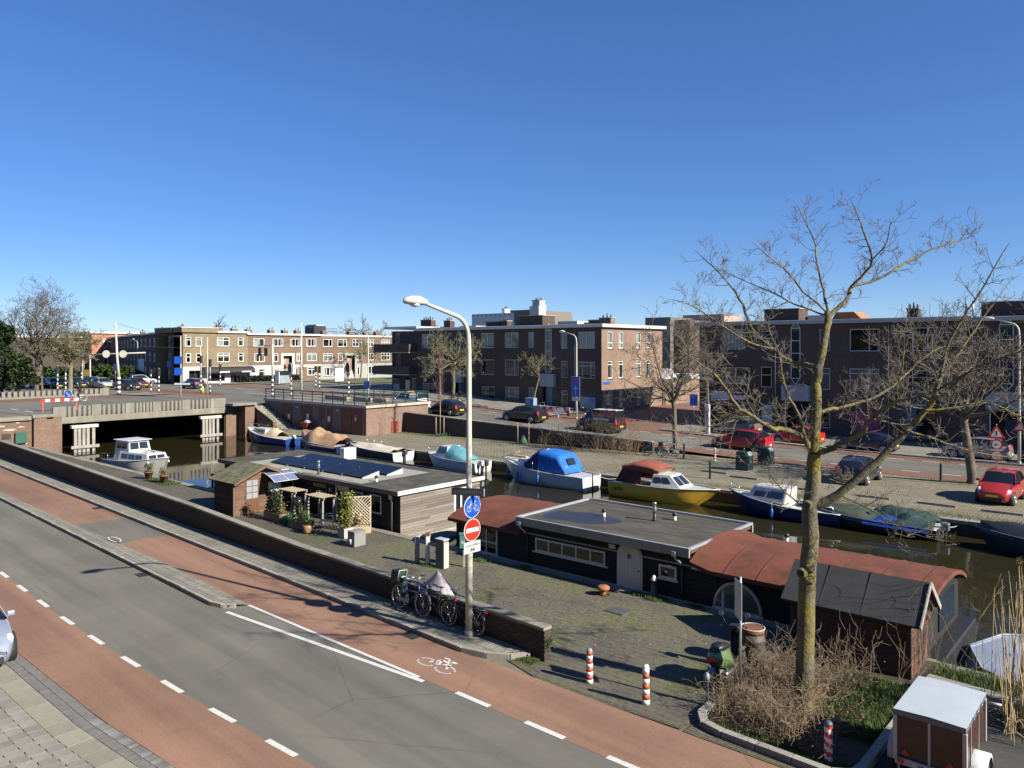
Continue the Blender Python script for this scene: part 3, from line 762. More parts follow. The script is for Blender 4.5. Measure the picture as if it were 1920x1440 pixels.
CANG = mt('grey_canopy', (.3, .31, .33), .6, var=.1)
SHUT = mt('roller_shutter', (.34, .36, .37), .5, .3, var=.08)
REDROOF = mt('orange_tiles', (.5, .17, .07), .8, var=.2)
PURP = mt('window_poster', (.3, .05, .13), .5, var=.5, vs=1.2)
def cornice(bld, x0, x1, y0, y1, z, h=.38, over=.45, mat=FASC):
    MB().box(x0 - over, x1 + over, y0 - over, y1 + over, z, z + h).build('cornice', mat, bld, bev=.02)
    MB().box(x0 - over + .1, x1 + over - .1, y0 - over + .1, y1 + over - .1, z + h, z + h + .03).build('roof', ROOFM, bld)
def stairwin(bld, T, x0, x1, z0, z1):
    xm = (x0 + x1) / 2; mb = MB(T); y0, y1 = -.05, .04; fw = .06
    zt = z1 - .7; zbm = z0 + .55
    for xa in (x0, x1 - fw): mb.box(xa, xa + fw, y0, y1, zbm, zt)
    k = 0; z = zbm
    while z <= zt + .01:
        mb.box(x0 + fw, x1 - fw, y0 + .004, y1 - .004, z - .03, z + .03); z += (zt - zbm) / 4
    for za, zc in ((zt, z1), (zbm, z0)):
        mb.beam((x0 + fw / 2, -.005, za), (xm, -.005, zc), .09, fw); mb.beam((x1 - fw / 2, -.005, za), (xm, -.005, zc), .09, fw)
    o = mb.build('stair_window', WHITE, bld, fix=False)
    mb = MB(T); mb.poly([(x0 + .02, -.01, zbm), (xm, -.01, z0 + .03), (x1 - .02, -.01, zbm), (x1 - .02, -.01, zt), (xm, -.01, z1 - .03), (x0 + .02, -.01, zt)])
    mb.build('pane', mt('dark_pane', (.02, .025, .03), .06, var=.1, spec=.8), o, fix=False)
    return o

# ---------------------------------------------------------------- corner block in the middle
mid = thing('apartment_block', 'dark brick three-storey corner block with sunlit end wall by the side street', 'building', C(-81.2, 69), CA)
ox = 81.2; Lm = 34.4
W = [(-64.62, -62.41, 7.83, 9.66, 2), (-60.71, -58.54, 7.85, 9.67, 2), (-57.05, -56.21, 7.85, 9.67, 1), (-75.24, -73.12, 7.85, 9.65, 2), (-80.46, -79.55, 8.0, 9.8, 1),
     (-52.32, -51.42, 7.76, 9.62, 1), (-49.94, -47.68, 7.76, 9.61, 2), (-52.27, -51.39, 4.5, 6.35, 1.1), (-49.91, -47.68, 4.5, 6.32, 3.1), (-52.24, -51.39, 1.17, 3.06, 1.1),
     (-64.56, -62.36, 4.57, 6.43, 1), (-60.68, -58.49, 4.57, 6.45, 2.2), (-57.05, -56.13, 4.6, 6.46, 1.1), (-75.19, -73.01, 4.62, 6.43, 3), (-80.28, -79.41, 5.3, 7.1, 1), (-71.9, -71.2, 4.62, 6.43, 1), (-66.4, -65.8, 4.62, 6.4, 1),
     (-64.43, -62.32, 1.24, 3.17, 1), (-60.62, -58.42, 1.22, 3.23, 3.1), (-56.98, -56.1, 1.24, 3.24, 1.1), (-75.09, -72.91, 1.37, 3.22, 2), (-77.2, -76.3, 2.0, 3.82, 1), (-71.9, -71.2, 7.85, 9.66, 1), (-66.4, -65.8, 7.85, 9.66, 1)]
holes = [(a + ox, b + ox, c, d) for a, b, c, d, k in W]
portals = [(-54.87 + ox, -53.03 + ox, 1.0, 3.46), (-69.04 + ox, -67.57 + ox, 1.4, 3.5)]
door = (-78.53 + ox, -77.57 + ox, 1.5, 3.81); shop1 = (-81.1 + ox, -79.66 + ox, 1.7, 3.51); shop2 = (-49.79 + ox, -47.63 + ox, 1.05, 3.02)
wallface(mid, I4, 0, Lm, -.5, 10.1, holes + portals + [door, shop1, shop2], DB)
for (a, b, c, d, k) in W:
    if k in (3.1, 3): win(mid, I4, a + ox, b + ox, c, d, [.25, .75], .75 if k == 3.1 else 0)
    elif k == 2.2: win(mid, I4, a + ox, b + ox, c, d, [.7], 0)
    elif k == 1.1: win(mid, I4, a + ox, b + ox, c, d, 1, .78)
    else: win(mid, I4, a + ox, b + ox, c, d, int(k))
ET = sideT(Lm)
EW = [(70.16, 71.19, 7.76, 9.66), (72.37, 73.37, 7.76, 9.68), (76.01, 77.05, 7.78, 9.7), (78.26, 79.26, 7.8, 9.72), (70.21, 71.19, 4.5, 6.4), (72.37, 73.37, 4.48, 6.39), (76.01, 77.05, 4.5, 6.42), (78.26, 79.26, 4.5, 6.41), (70.25, 71.23, 1.2, 3.08), (72.41, 73.37, 1.2, 3.11), (74.83, 75.49, 2.33, 3.08), (76.08, 77.05, 1.22, 3.09), (78.13, 79.26, 1.22, 3.15)]
eh = [(a - 69, b - 69, c, d) for a, b, c, d in EW]
EB = brickmat('end_wall_brick', (.27, .17, .12), (.21, .13, .095), (.22, .18, .145), dirt=(.17, .115, .085))  # lit copy: lighter brick where the end wall catches the sun
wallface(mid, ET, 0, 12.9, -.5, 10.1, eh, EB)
for i, (a, b, c, d) in enumerate(eh): win(mid, ET, a, b, c, d, 1, .8 if i > 3 else .33, curt='full' if i < 4 else None, fw=.11)
mb = MB(); mb.quad((0, 0, -.5), (0, 12.9, -.5), (0, 12.9, 10.1), (0, 0, 10.1)); mb.quad((0, 12.9, -.5), (Lm, 12.9, -.5), (Lm, 12.9, 10.1), (0, 12.9, 10.1)); mb.build('rear_wall', DB, mid)
cornice(mid, 5.2, Lm, 0, 12.9, 10.08, .36, .4); cornice(mid, -.2, 4.7, .3, 12.4, 10.4, .3, .9)
for (xa, z0, z1) in ((-.0, 7.31, 8.36), (-.0, 4.37, 5.43)):
    MB().box(-2.4, 4.9, -1.3, -.01, z0, z1).build('balcony', DB, mid, bev=.02); MB().box(-2.45, 4.95, -1.35, .0, z0 - .14, z0 - .002).build('balcony_slab', CANG, mid)
MB().box(-2.4, -.01, -.0, 6, 7.31, 8.36).build('balcony', DB, mid); MB().box(-2.4, -.01, 0, 6, 4.37, 5.43).build('balcony', DB, mid)
for (a, b, c, d) in portals:
    MB().box(a, b, .5, .55, c, d).build('entrance_wall', mt('portal_blue', (.2, .23, .27), .6), mid); MB().box(a, b, .12, .55, c - .3, c - .002).build('doorstep', CONC, mid)
    MB().box(b - .85, b - .06, .44, .499, c, d - .1).build('door', mt('door_navy', (.03, .045, .09), .4), mid, bev=.01)
    MB().box(a - .1, b + .1, -.5, .1, d + .0, d + 1.45).build('canopy_block', CANG, mid, bev=.02)
stairwin(mid, I4, -54.5 + ox, -53.6 + ox, 4.6, 10.55); stairwin(mid, I4, -68.75 + ox, -68.0 + ox, 4.6, 10.2)
MB().box(door[0], door[1], .06, .12, door[2] - .4, door[3] - .25).build('door', WHITE, mid, bev=.01)
for h in (shop1, shop2):
    MB().box(h[0], h[1], .08, .13, h[2], h[3] - .55).build('shop_shutter', SHUT, mid); MB().box(h[0], h[1], .03, .12, h[3] - .55, h[3]).build('shop_sign', mt('shop_fascia', (.05, .05, .06), .5), mid)
mb = MB(); mb.disc((shop2[1] - .45, .05, 2.2), (0, -1, 0), .42, 20, .02); mb.build('round_sticker', mt('sticker_blue', (.05, .25, .6), .4), mid)
MB().box(shop1[0] - .9, shop1[1] + .3, -.7, 0, 3.6, 3.68).build('shop_canopy', FASG, mid)
for x, y, wx, h, m, p in ((1.4, 4, 2.1, 1.2, DB, 5), (6, 4, 1.2, 1.0, DB, 3), (13.8, 4, 2.3, .7, DB, 0), (16.3, 4, 1.1, .75, DB, 2), (20.3, 3.5, 1.5, .95, brickmat('chimney_red', (.35, .14, .08), (.28, .11, .07), (.25, .2, .15)), 1), (31, 4.5, 1.6, .75, EB, 3), (29.5, 4.5, 1.45, .55, DB, 0)): chimney(mid, x, y, 10.46, wx, .9, h, m, p)
MB().box(22.6, 26.1, .25, 2.6, 10.09, 11.55).build('stair_tower', DB, mid, bev=.01); MB().box(22.5, 26.2, .15, 2.7, 11.551, 11.63).build('tower_cap', CONC, mid)
MB().box(26.2, 29.0, 3, 5.5, 10.47, 10.95).build('roof_box', WHITE, mid); MB().box(9, 12, 4, 6, 10.47, 10.75).build('roof_box', WHITE, mid)
for x in (11.75, 30.9): MB().tube([(x, -.06, 1), (x, -.06, 9.9)], .045, 6).build('downpipe', FASG, mid)
MB(ET).box(.3, 1.6, -.05, -.01, 3.9, 4.15).build('street_sign', BLUES, mid)
# low wing behind the end wall
wing = thing('brick_outbuilding', 'low sunlit brick wing with white parapet behind the corner block', 'building', C(-46.7, 82.05), CA)
wallface(wing, sideT(0), 0, 10.5, -.5, 3.9, [], EB); mb = MB(); mb.quad((-8, .0, -.5), (0, .0, -.5), (0, .0, 3.9), (-8, 0, 3.9)); mb.build('side_wall', EB, wing)
MB().box(-8.2, .15, 6.5, 10.7, 3.9, 4.5).build('parapet', WHITE, wing, bev=.02); MB().box(-8, .05, .1, 6.49, 3.9, 4.05).build('roof', ROOFM, wing)
mb = MB(); mb.prism([(1., 4.05), (4.2, 4.05), (2.6, 5.3)], -7, -.4, 'x'); mb.build('skylight', WHITE, wing)
MB().tube([(.06, -.0 + .3, 0), (.06, .3, 3.9)], .05, 6).build('downpipe', DARKM, wing)

# ---------------------------------------------------------------- long dark block on the right
rgt = thing('apartment_block', 'long dark brick three-storey block behind the big bare tree', 'building', C(-35.3, 69), CA)
ox = 35.3; Lr = 46
W = [(-32.96, -30.59, 7.7, 9.6, 5), (-29.08, -28.08, 7.7, 9.4, 1), (-23.78, -22.87, 7.54, 9.47, 1), (-21.22, -18.83, 7.54, 9.45, 2.6), (-32.98, -30.21, 4.4, 6.0, 2), (-29.1, -28.08, 4.2, 6.1, 1.3), (-23.79, -22.87, 4.16, 6.06, 1.1), (-21.24, -18.85, 4.14, 6.07, 2.7),
     (-16.97, -14.54, 7.58, 9.49, 3.1), (-12.92, -11.99, 7.6, 9.48, 1.3), (-17.01, -14.54, 4.2, 6.0, 3.1), (-12.9, -12.0, 4.2, 6.0, 1.1), (-23.76, -22.87, .8, 2.21, 1), (-7.5, -6.5, 7.6, 9.48, 1.1), (-5, -2.6, 7.6, 9.48, 2), (-7.5, -6.5, 4.2, 6, 1.1), (-5, -2.6, 4.2, 6, 2),
     (-34.7, -33.9, 4.4, 6.0, 1), (.5, 2.8, 7.6, 9.5, 2), (.5, 2.8, 4.2, 6, 2), (4.5, 5.5, 7.6, 9.5, 1), (4.5, 5.5, 4.2, 6, 1)]
holes = [(a + ox, b + ox, c, d) for a, b, c, d, k in W]
ground = [(-33.67, -30.21, .5, 2.35, 'shop'), (-29.06, -28.06, .7, 2.6, 'poster'), (-26.84, -24.65, .1, 3.1, 'portal'), (-21.22, -18.85, .7, 2.55, 'purple'), (-16.93, -14.6, .4, 2.95, 'blue'), (-10.9, -8.7, .1, 3.1, 'portal'), (-7.6, -3, .5, 2.7, 'dark'), (-1, 4, .4, 2.8, 'dark')]
gh = [(a + ox, b + ox, c, d) for a, b, c, d, k in ground]
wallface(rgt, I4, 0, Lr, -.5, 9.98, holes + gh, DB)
mb = MB(); mb.quad((0, 0, -.5), (0, 12, -.5), (0, 12, 10), (0, 0, 10)); mb.quad((0, 12, -.5), (Lr, 12, -.5), (Lr, 12, 10), (0, 12, 10)); mb.quad((Lr, 0, -.5), (Lr, 12, -.5), (Lr, 12, 10), (Lr, 0, 10)); mb.build('rear_wall', DB, rgt)
for (a, b, c, d, k) in W:
    a += ox; b += ox
    if k == 3.1: win(rgt, I4, a, b, c, d, [.28, .72], .68, curt='none')
    elif k == 2.6: win(rgt, I4, a, b, c, d, [.66], 0, curt='none')
    elif k == 2.7: win(rgt, I4, a, b, c, d, [.66], .78, curt='full')
    elif k == 5: win(rgt, I4, a, b, c, d, 7, 0, curt='none', fw=.05)
    elif k in (1.1, 1.3): win(rgt, I4, a, b, c, d, 1, .75 if k == 1.1 else .6)
    else: win(rgt, I4, a, b, c, d, int(k))
for (a, b, c, d), (_, _, _, _, k) in zip(gh, ground):
    if k == 'portal':
        MB().box(a, b, .9, .95, c, d).build('entrance_wall', ROOM, rgt); MB().box(a, a + .08, .0, .12, c, d).build('door_jamb', WHITE, rgt)
        MB().box(a + .9, b - .1, .8, .899, c, 2.3).build('door', mt('door_navy', (.03, .045, .09), .4), rgt, bev=.01)
        MB().box(a - .15, b + .15, -.55, .05, d + .0, d + 1.4).build('canopy_block', CANG, rgt, bev=.02)
    elif k == 'shop':
        win(rgt, I4, a, b, c, d, [.3, .65], 0, frame=DARKM, curt='none', sill=False, name='shop_window')
        MB().box(a + .3, b - .3, .2, .24, c + .8, d - .1).build('shop_display', mt('orange_display', (.5, .14, .03), .6), rgt)
        sg = MB().box(-34.02 + ox, -30.59 + ox, -.12, -.01, 2.95, 3.65).build('shop_sign', WHITE, rgt, bev=.01)
        MB().box(-32.3 + ox, -30.65 + ox, -.13, -.121, 3.35, 3.6).build('sign_band', mt('maroon_band', (.2, .02, .03), .5), sg)
        MB().box(-34.84 + ox, -30.3 + ox, -1.0, 0, 2.42, 2.55).build('awning', FASG, rgt)
    elif k == 'poster':
        MB().box(a, b, .05, .12, c, d).build('poster_panel', mt('poster_white', (.55, .56, .56), .6), rgt)
        mb = MB(); mb.tube([(a + .5 + .26 * cos(q * pi / 8 + pi), .03, c + 1.25 + .3 * sin(q * pi / 8 + pi)) for q in range(9)], .03, 6); mb.cyl((a + .42, .03, c + 1.3), (a + .42, .03, c + 1.5), .03, n=6); mb.cyl((a + .6, .03, c + 1.3), (a + .6, .03, c + 1.5), .03, n=6)
        mb.build('poster_mark', INK, rgt)
    elif k == 'purple':
        win(rgt, I4, a, b, c, d, [.7], 0, frame=DARKM, curt='none', sill=False, name='shop_window')
        MB().box(a + .1, b - .1, .055, .06, c + .1, d - .1).build('window_film', PURP, rgt)
    elif k == 'blue':
        win(rgt, I4, a + 1, b, c, d, 1, .8, frame=DARKM, curt='none', sill=False); MB().box(a, a + .9, .06, .12, c - .3, d).build('door', mt('door_blue', (.03, .11, .2), .4), rgt, bev=.01)
        MB().box(a - .3, b + 2.6, -.8, 0, 3.15, 3.3).build('shop_canopy', FASG, rgt)
    else:
        win(rgt, I4, a, b, c, d, 3, 0, frame=DARKM, curt='none', sill=False, name='shop_window'); MB().box(a, b, -.1, -.01, d + .15, d + .65).build('shop_sign', mt('shop_dark', (.02, .025, .04), .5), rgt)
stairwin(rgt, I4, -26.29 + ox, -25.44 + ox, 4.55, 10.3); stairwin(rgt, I4, -10.25 + ox, -9.3 + ox, 4.55, 10.3)
cornice(rgt, 0, 22.9, 0, 12, 9.96, .34, .4, FASG); cornice(rgt, 23.8, Lr, 0, 12, 9.9, .34, .4, FASG)
MB().box(6.4, 9.6, .3, 2.6, 9.99, 11.35).build('stair_tower', DB, rgt, bev=.01); MB().box(6.3, 9.7, .2, 2.7, 11.351, 11.42).build('tower_cap', CONC, rgt); MB().box(9.8, 11.3, 2, 4, 10.33, 10.8).build('roof_box', WHITE, rgt)
MB().box(23.8, 27.5, .3, 2.6, 9.99, 11.35).build('stair_tower', DB, rgt, bev=.01); MB().box(23.7, 27.6, .2, 2.7, 11.351, 11.42).build('tower_cap', CONC, rgt)
chimney(rgt, 17.6, 4, 10.33, .9, .9, .85, DB, 3)
for x in (22.1, 22.6): MB().cyl((x, 4, 10.3), (x, 4, 11.75), .07, n=8).build('flue', GALV, rgt); 
mb = MB(); mb.prism([(10.5, 10.33), (13.5, 10.33), (12.6, 11.2), (11, 11.2)], 6, 9, 'y'); mb.build('tiled_dormer', REDROOF, rgt)
for x in (17.2, 7.6): MB().tube([(x, -.06, .3), (x, -.06, 9.8)], .045, 6).build('downpipe', FASG, rgt)

# ---------------------------------------------------------------- sunlit row behind the junction: front faces +s
row = thing('terraced_row', 'sunlit brown brick three-storey row with white portals beyond the junction', 'building', C(-117, 68.4), CA + pi / 2)
# local x = +t, local -y = +s
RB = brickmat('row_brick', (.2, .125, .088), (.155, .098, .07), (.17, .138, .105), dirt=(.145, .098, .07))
TB = brickmat('tan_brick', (.25, .19, .115), (.2, .15, .09), (.21, .175, .125), dirt=(.18, .14, .09))
WPL = mt('white_plaster', (.48, .47, .43), .8, var=.06)
GPL = mt('grey_plaster', (.29, .3, .285), .8, var=.06)
def rowwin(bld, lst, off, frame=WHITE):
    for r in lst:
        a, b, c, d = r[:4]; wdt = b - a
        win(bld, I4, a - off, b - off, c, d, r[4] if len(r) > 4 else (2 if wdt > 1.4 else 1), r[5] if len(r) > 5 else 0, frame, fw=.13)
off = 68.4
top = [(69.35, 71.42, 8.1, 9.48), (72.95, 75.05, 8.1, 9.5), (76.44, 78.51, 8.1, 9.5), (79.68, 81.78, 8.1, 9.55), (83.21, 85.27, 8.05, 9.5, [.65]), (86.43, 88.57, 8.05, 9.5, [.6]), (89.85, 92.06, 8.1, 9.5, 3, .6), (93.25, 94.87, 8.1, 9.5, 2, .6), (96.73, 98.88, 8.1, 9.5, 3, .6)]
midr = [(69.49, 71.53, 5.48, 6.98), (73.06, 74.07, 5.46, 6.97, 1, .75), (77.67, 78.92, 5.48, 7.0, 2, .75), (79.8, 81.9, 5.5, 6.99, 2, .75), (83.26, 85.32, 5.42, 6.92, 2, .7), (86.51, 87.61, 5.42, 6.97), (90.96, 92.19, 5.5, 6.88, 2, .6), (93.39, 94.87, 5.48, 6.87, 2, .6), (96.73, 98.88, 5.44, 6.96, 3, .6)]
grd = [(70.21, 71.57, 2.76, 4.35, 1, .7), (77.45, 78.06, 2.95, 4.41), (79.84, 81.95, 2.96, 4.45, 2, .7), (83.38, 85.32, 2.77, 4.39, 3), (87.13, 87.86, 2.99, 4.39), (90.88, 91.54, 2.68, 4.36), (93.25, 95.41, 2.82, 4.42), (96.9, 98.6, 2.8, 4.4)]
por = [(75.01, 76.78, 2.2, 6.5), (88.44, 90.36, 2.2, 6.45)]
H_ = lambda l: [(q[0] - off, q[1] - off, q[2], q[3]) for q in l]
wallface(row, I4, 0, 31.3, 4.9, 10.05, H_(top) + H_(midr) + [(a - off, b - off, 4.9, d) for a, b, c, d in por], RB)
wallface(row, I4, 0, 9.2, 2, 4.9, H_(grd[:1]) + [(por[0][0] - off, por[0][1] - off, 2, 4.9)], WPL, name='plinth_wall')
wallface(row, I4, 9.2, 14.3, 2, 4.5, H_(grd[1:3]), RB); wallface(row, I4, 9.2, 14.3, 4.5, 4.9, [], WPL, name='plaster_band')
wallface(row, I4, 14.3, 31.3, 2, 4.9, H_(grd[3:]) + [(por[1][0] - off, por[1][1] - off, 2, 4.9)], GPL, name='plinth_wall')
rowwin(row, top + midr + grd, off)
for (a, b, c, d), m in zip(por, (WPL, GPL)):
    a -= off; b -= off
    mb = MB(); mb.box(a - .45, a, -.06, .2, 2.1, d + .45); mb.box(b, b + .45, -.06, .2, 2.1, d + .45); mb.box(a, b, -.06, .2, d, d + .45); mb.build('portal_surround', m, row)
    MB().box(a, b, .8, .85, 2.1, d).build('portal_back', mt('portal_brown', (.3, .18, .1), .7), row); MB().box(a + .15, b - .7, .75, .799, 3.9, 4.9).build('door', ROOM, row); MB().box(a + .15, b - .7, .75, .799, 5.1, 6.1).build('stair_light', GPL, row)
    for k in range(8): MB().box(a, b, .1 + k * .08, .78, 2.1 + k * .2, 2.1 + (k + 1) * .2).build('step', CONC, row, fix=False)
mb = MB(); mb.quad((0, 9, 2), (31.3, 9, 2), (31.3, 9, 10.05), (0, 9, 10.05)); mb.quad((31.3, 0, 2), (31.3, 9, 2), (31.3, 9, 10.05), (31.3, 0, 10.05)); mb.build('rear_wall', RB, row)
cornice(row, 0, 14, 0, 9, 10.03, .3, .35); cornice(row, 14.8, 31.3, .25, 9, 9.97, .3, .35)
for x, p in ((1.2, 2), (5.5, 2), (8.2, 1), (10.8, 2), (16.5, 2), (22.5, 2), (26.3, 2), (29, 1)): chimney(row, x, 2.5, 10.33, 1., .8, .6, RB, p)
MB().box(16.4, 19, 5, 8, 10.3, 12.0).build('roof_house', DARKM, row); MB().box(16.8, 18.6, 4.9, 8.1, 12.0, 12.25).build('roof_house_top', FASG, row)
mb = MB(); 
for q in range(7): mb.cyl((19.1 + q * .4, 5, 10.4), (19.1 + q * .4, 5, 11.6), .03, n=5)
for z in (11.0, 11.6): mb.tube([(19, 5, z), (21.6, 5, z)], .03, 5)
mb.build('roof_railing', DARKM, row)
# tan corner building with black awning
tan = thing('corner_shop_building', 'tan brick corner building with black shop awning beyond the junction', 'building', C(-117, 57.2), CA + pi / 2)
off = 57.2
tw = [(57.57, 58.59, 8.05, 9.58, 1, .7), (59.3, 60.37, 8.05, 9.6, 1, .7), (57.71, 58.59, 5.5, 7.05, 1, .6), (59.36, 60.28, 5.5, 7.05, 1, .6), (62.87, 65.05, 8.1, 9.6, 2, .65), (66.52, 67.6, 8.12, 9.6, 1, .7), (62.93, 65.09, 5.54, 7.1, 2, .7), (66.56, 67.62, 5.58, 7.08, 1, .65)]
tg = [(58.2, 60.2, 2.4, 4.3), (61.2, 64.2, 2.5, 4.2), (65.2, 66.3, 2.2, 4.2)]
wallface(tan, I4, 0, 11.18, 4.9, 10.3, H_(tw), TB); wallface(tan, I4, 0, 11.18, 2, 4.9, H_(tg), WPL, name='plinth_wall')
rowwin(tan, tw, off); 
for r in tg: win(tan, I4, r[0] - off, r[1] - off, r[2], r[3], 2, 0, DARKM, 'none', False, name='shop_window')
MB().box(-.3, 5.6, -.3, 9, 10.3, 11.0).build('parapet', TB, tan); MB().box(-.4, 5.7, -.4, 9.1, 11.001, 11.1).build('parapet_cap', FASC, tan)
MB().box(5.61, 11.3, -.35, 9, 10.3, 10.6).build('cornice', FASC, tan)
mb = MB(); rows = []
for x in (3.0, 6.0, 9.0, 11.7): rows.append([(x, -.02, 4.85), (x, -.7, 4.75), (x, -1.2, 4.4), (x, -1.35, 3.85), (x, -1.3, 3.8)])
mb.loft(rows, True); mb.build('awning', mt('awning_black', (.018, .018, .02), .7), tan)
for x in (5.4, 9.2): MB().box(x, x + 1.7, -1.42, -1.37, 3.9, 4.1).build('awning_sign', WHITE, tan)
mb = MB(); mb.quad((11.18, .5, 2), (11.18, 9, 2), (11.18, 9, 10.3), (11.18, .5, 10.3)); mb.quad((0, 9, 2), (11.18, 9, 2), (11.18, 9, 10.3), (0, 9, 10.3)); mb.build('rear_wall', TB, tan)
chimney(tan, 7.3, 3, 10.6, 1, .8, .6, RB, 3); chimney(tan, 10, 3, 10.6, 1, .8, .5, RB, 2)
# dark street front running away to the left, facing -t
p0 = C(-119.6, 57.0); p1 = V((-122., 226., 0)); dd = p0 - p1; dd.z = 0; ang = atan2(dd.y, dd.x); LL = dd.length
dk = thing('terraced_row', 'shaded dark brick row running away left of the corner shop', 'building', (p1.x, p1.y, 0), ang)
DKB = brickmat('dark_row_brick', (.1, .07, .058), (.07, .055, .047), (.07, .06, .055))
hl = []; 
x = LL - 2.6
while x > 55:
    for zz in (8.0, 5.4): hl += [(x - 2.2, x, zz, zz + 1.6)]
    if int(x) % 3 == 0: hl += [(x - 3.6, x - 2.8, 8.0, 9.6)]
    hl += [(x - 2.4, x, 2.8, 4.3)]
    x -= 5.2
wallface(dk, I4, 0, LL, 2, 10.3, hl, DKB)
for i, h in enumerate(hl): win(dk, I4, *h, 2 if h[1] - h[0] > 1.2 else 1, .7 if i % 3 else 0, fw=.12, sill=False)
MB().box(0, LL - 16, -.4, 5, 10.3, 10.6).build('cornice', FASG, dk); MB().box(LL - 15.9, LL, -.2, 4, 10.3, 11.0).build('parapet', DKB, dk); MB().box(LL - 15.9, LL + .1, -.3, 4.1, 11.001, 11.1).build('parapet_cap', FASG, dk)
mb = MB(); mb.quad((0, 4, 2), (LL, 4, 2), (LL, 4, 10.3), (0, 4, 10.3)); mb.quad((0, 0, 2), (0, 9, 2), (0, 9, 10.3), (0, 0, 10.3)); mb.build('rear_wall', DKB, dk)
for x, m in ((LL - 14, RB), (LL - 34, DKB), (LL - 60, RB), (LL - 82, RB)): chimney(dk, x, 3, 10.6, 3 if m is RB and x > LL - 20 else 1.4, 1, .9, m, 3)
MB().box(LL - 58, LL - 52, 12, 18, 9, 12.5).build('roof_house', WPL, dk)
mb = MB(); mb.box(LL - 11.3, LL - 10.9, -.1, .1, 2, 7.4); mb.box(LL - 8.6, LL - 8.2, -.1, .1, 2, 7.4); mb.box(LL - 10.9, LL - 8.6, -.1, .1, 7, 7.4); mb.build('portal_surround', GPL, dk)
# red brick house across the far street, sunlit end
rh = thing('brick_house', 'red brick house end with white framed windows behind the bare trees', 'building', V((-106, 194, 0)), CA + pi / 2 + .12)
RHB = brickmat('red_house_brick', (.42, .16, .09), (.34, .13, .08), (.3, .22, .17))
hw = [(3, 4.2, 8.0, 10.2), (6.2, 9, 8.0, 10.2), (3, 4.2, 3.4, 6), (6.2, 8.6, 3.4, 6)]
wallface(rh, I4, 0, 14.5, 1.5, 11.6, hw, RHB)
for h in hw: win(rh, I4, *h, 2 if h[1] - h[0] > 1.5 else 1, .7, fw=.22)
mb = MB(); mb.quad((14.5, 0, 1.5), (14.5, 10, 1.5), (14.5, 10, 11.6), (14.5, 0, 11.6)); mb.quad((0, 0, 1.5), (0, 10, 1.5), (0, 10, 11.6), (0, 0, 11.6)); mb.build('side_wall', RHB, rh)
MB().box(-.5, 15, -.5, 10.5, 11.6, 12.0).build('cornice', FASC, rh)
MB().box(-26, -.6, 2, 12, 2, 10.4).build('annexe', DKB, rh); MB().box(-26.2, -.5, 1.8, 12.2, 10.4, 10.8).build('annexe_cornice', FASC, rh)
# blocks on the skyline
wb = thing('white_apartment_block', 'white apartment block with grey tiled mansard rising behind the middle block', 'building', C(-95.8, 100), CA); wb.scale = (.57, 1, 1.0)
GRT = mt('mansard_tiles', (.16, .14, .12), .8, var=.25, vs=8)
MB().box(0, 17.5, 0, 12, 0, 13.9).build('wall', mt('grey_white_plaster', (.5, .52, .55), .8, var=.04), wb)
mb = MB(); mb.prism([(17.51, 0), (25, 0), (25, 10), (23.6, 14.3), (16.0, 14.3), (17.51, 9)], .01, 11.9, 'y'); mb.build('mansard', GRT, wb)
MB().box(25.01, 28.5, -1, .8, 0, 14.8).build('stair_wall', WPL, wb); MB().box(18.6, 19.9, -.15, 0, 11.2, 12.6).build('roof_window', DARKM, wb)
for x, z in ((8, 13.9), (22.5, 14.3), (25.8, 14.8), (27.3, 14.8)):
    yc = 3 if x < 25 else -.8; c = MB().box(x, x + 1.2, yc, yc + 1.4, z, z + .9).build('chimney', WPL, wb); MB().box(x - .12, x + 1.32, yc - .15, yc + 1.55, z + .901, z + 1.0).build('chimney_cap', CONC, c); MB().cyl((x + .6, yc + .7, z + 1), (x + .6, yc + .7, z + 1.4), .3, .2, 8).build('chimney_pot', DARKM, c)
for k in range(9): MB().box(.3 + k * 1.9, .9 + k * 1.9, -.05, -.001, 13.5, 13.65).build('scupper', DARKM, wb, fix=False)
gb = thing('grey_office_block', 'low grey block on the skyline behind the side street', 'building', C(-90, 150), CA); gb.scale = (.45, 1, 1.03)
MB().box(0, 14, 0, 10, 0, 14.2).build('wall', mt('grey_block', (.13, .125, .12), .8), gb); MB().box(14.1, 22, 2, 12, 0, 13.6).build('annexe', mt('shaded_brown_block', (.12, .09, .072), .8), gb)  # annexe coloured dark brown to stand in for shaded houses
pb = thing('pink_brick_flats', 'pinkish flats on the skyline above the side street', 'building', C(-94, 175), CA); pb.scale = (.5, 1, .97)
PBK = mt('pink_brick', (.45, .3, .24), .85, var=.08)
MB().box(0, 22, 0, 10, 0, 16.3).build('wall', PBK, pb)
for k in range(8):
    for z in (12, 14.2): MB().box(.8 + k * 2.6, 2.4 + k * 2.6, -.06, -.001, z, z + 1.2).build('window', ROOM, pb, fix=False)
MB().box(-.2, 22.2, -.2, 10.2, 16.3, 16.6).build('roof_edge', GPL, pb)

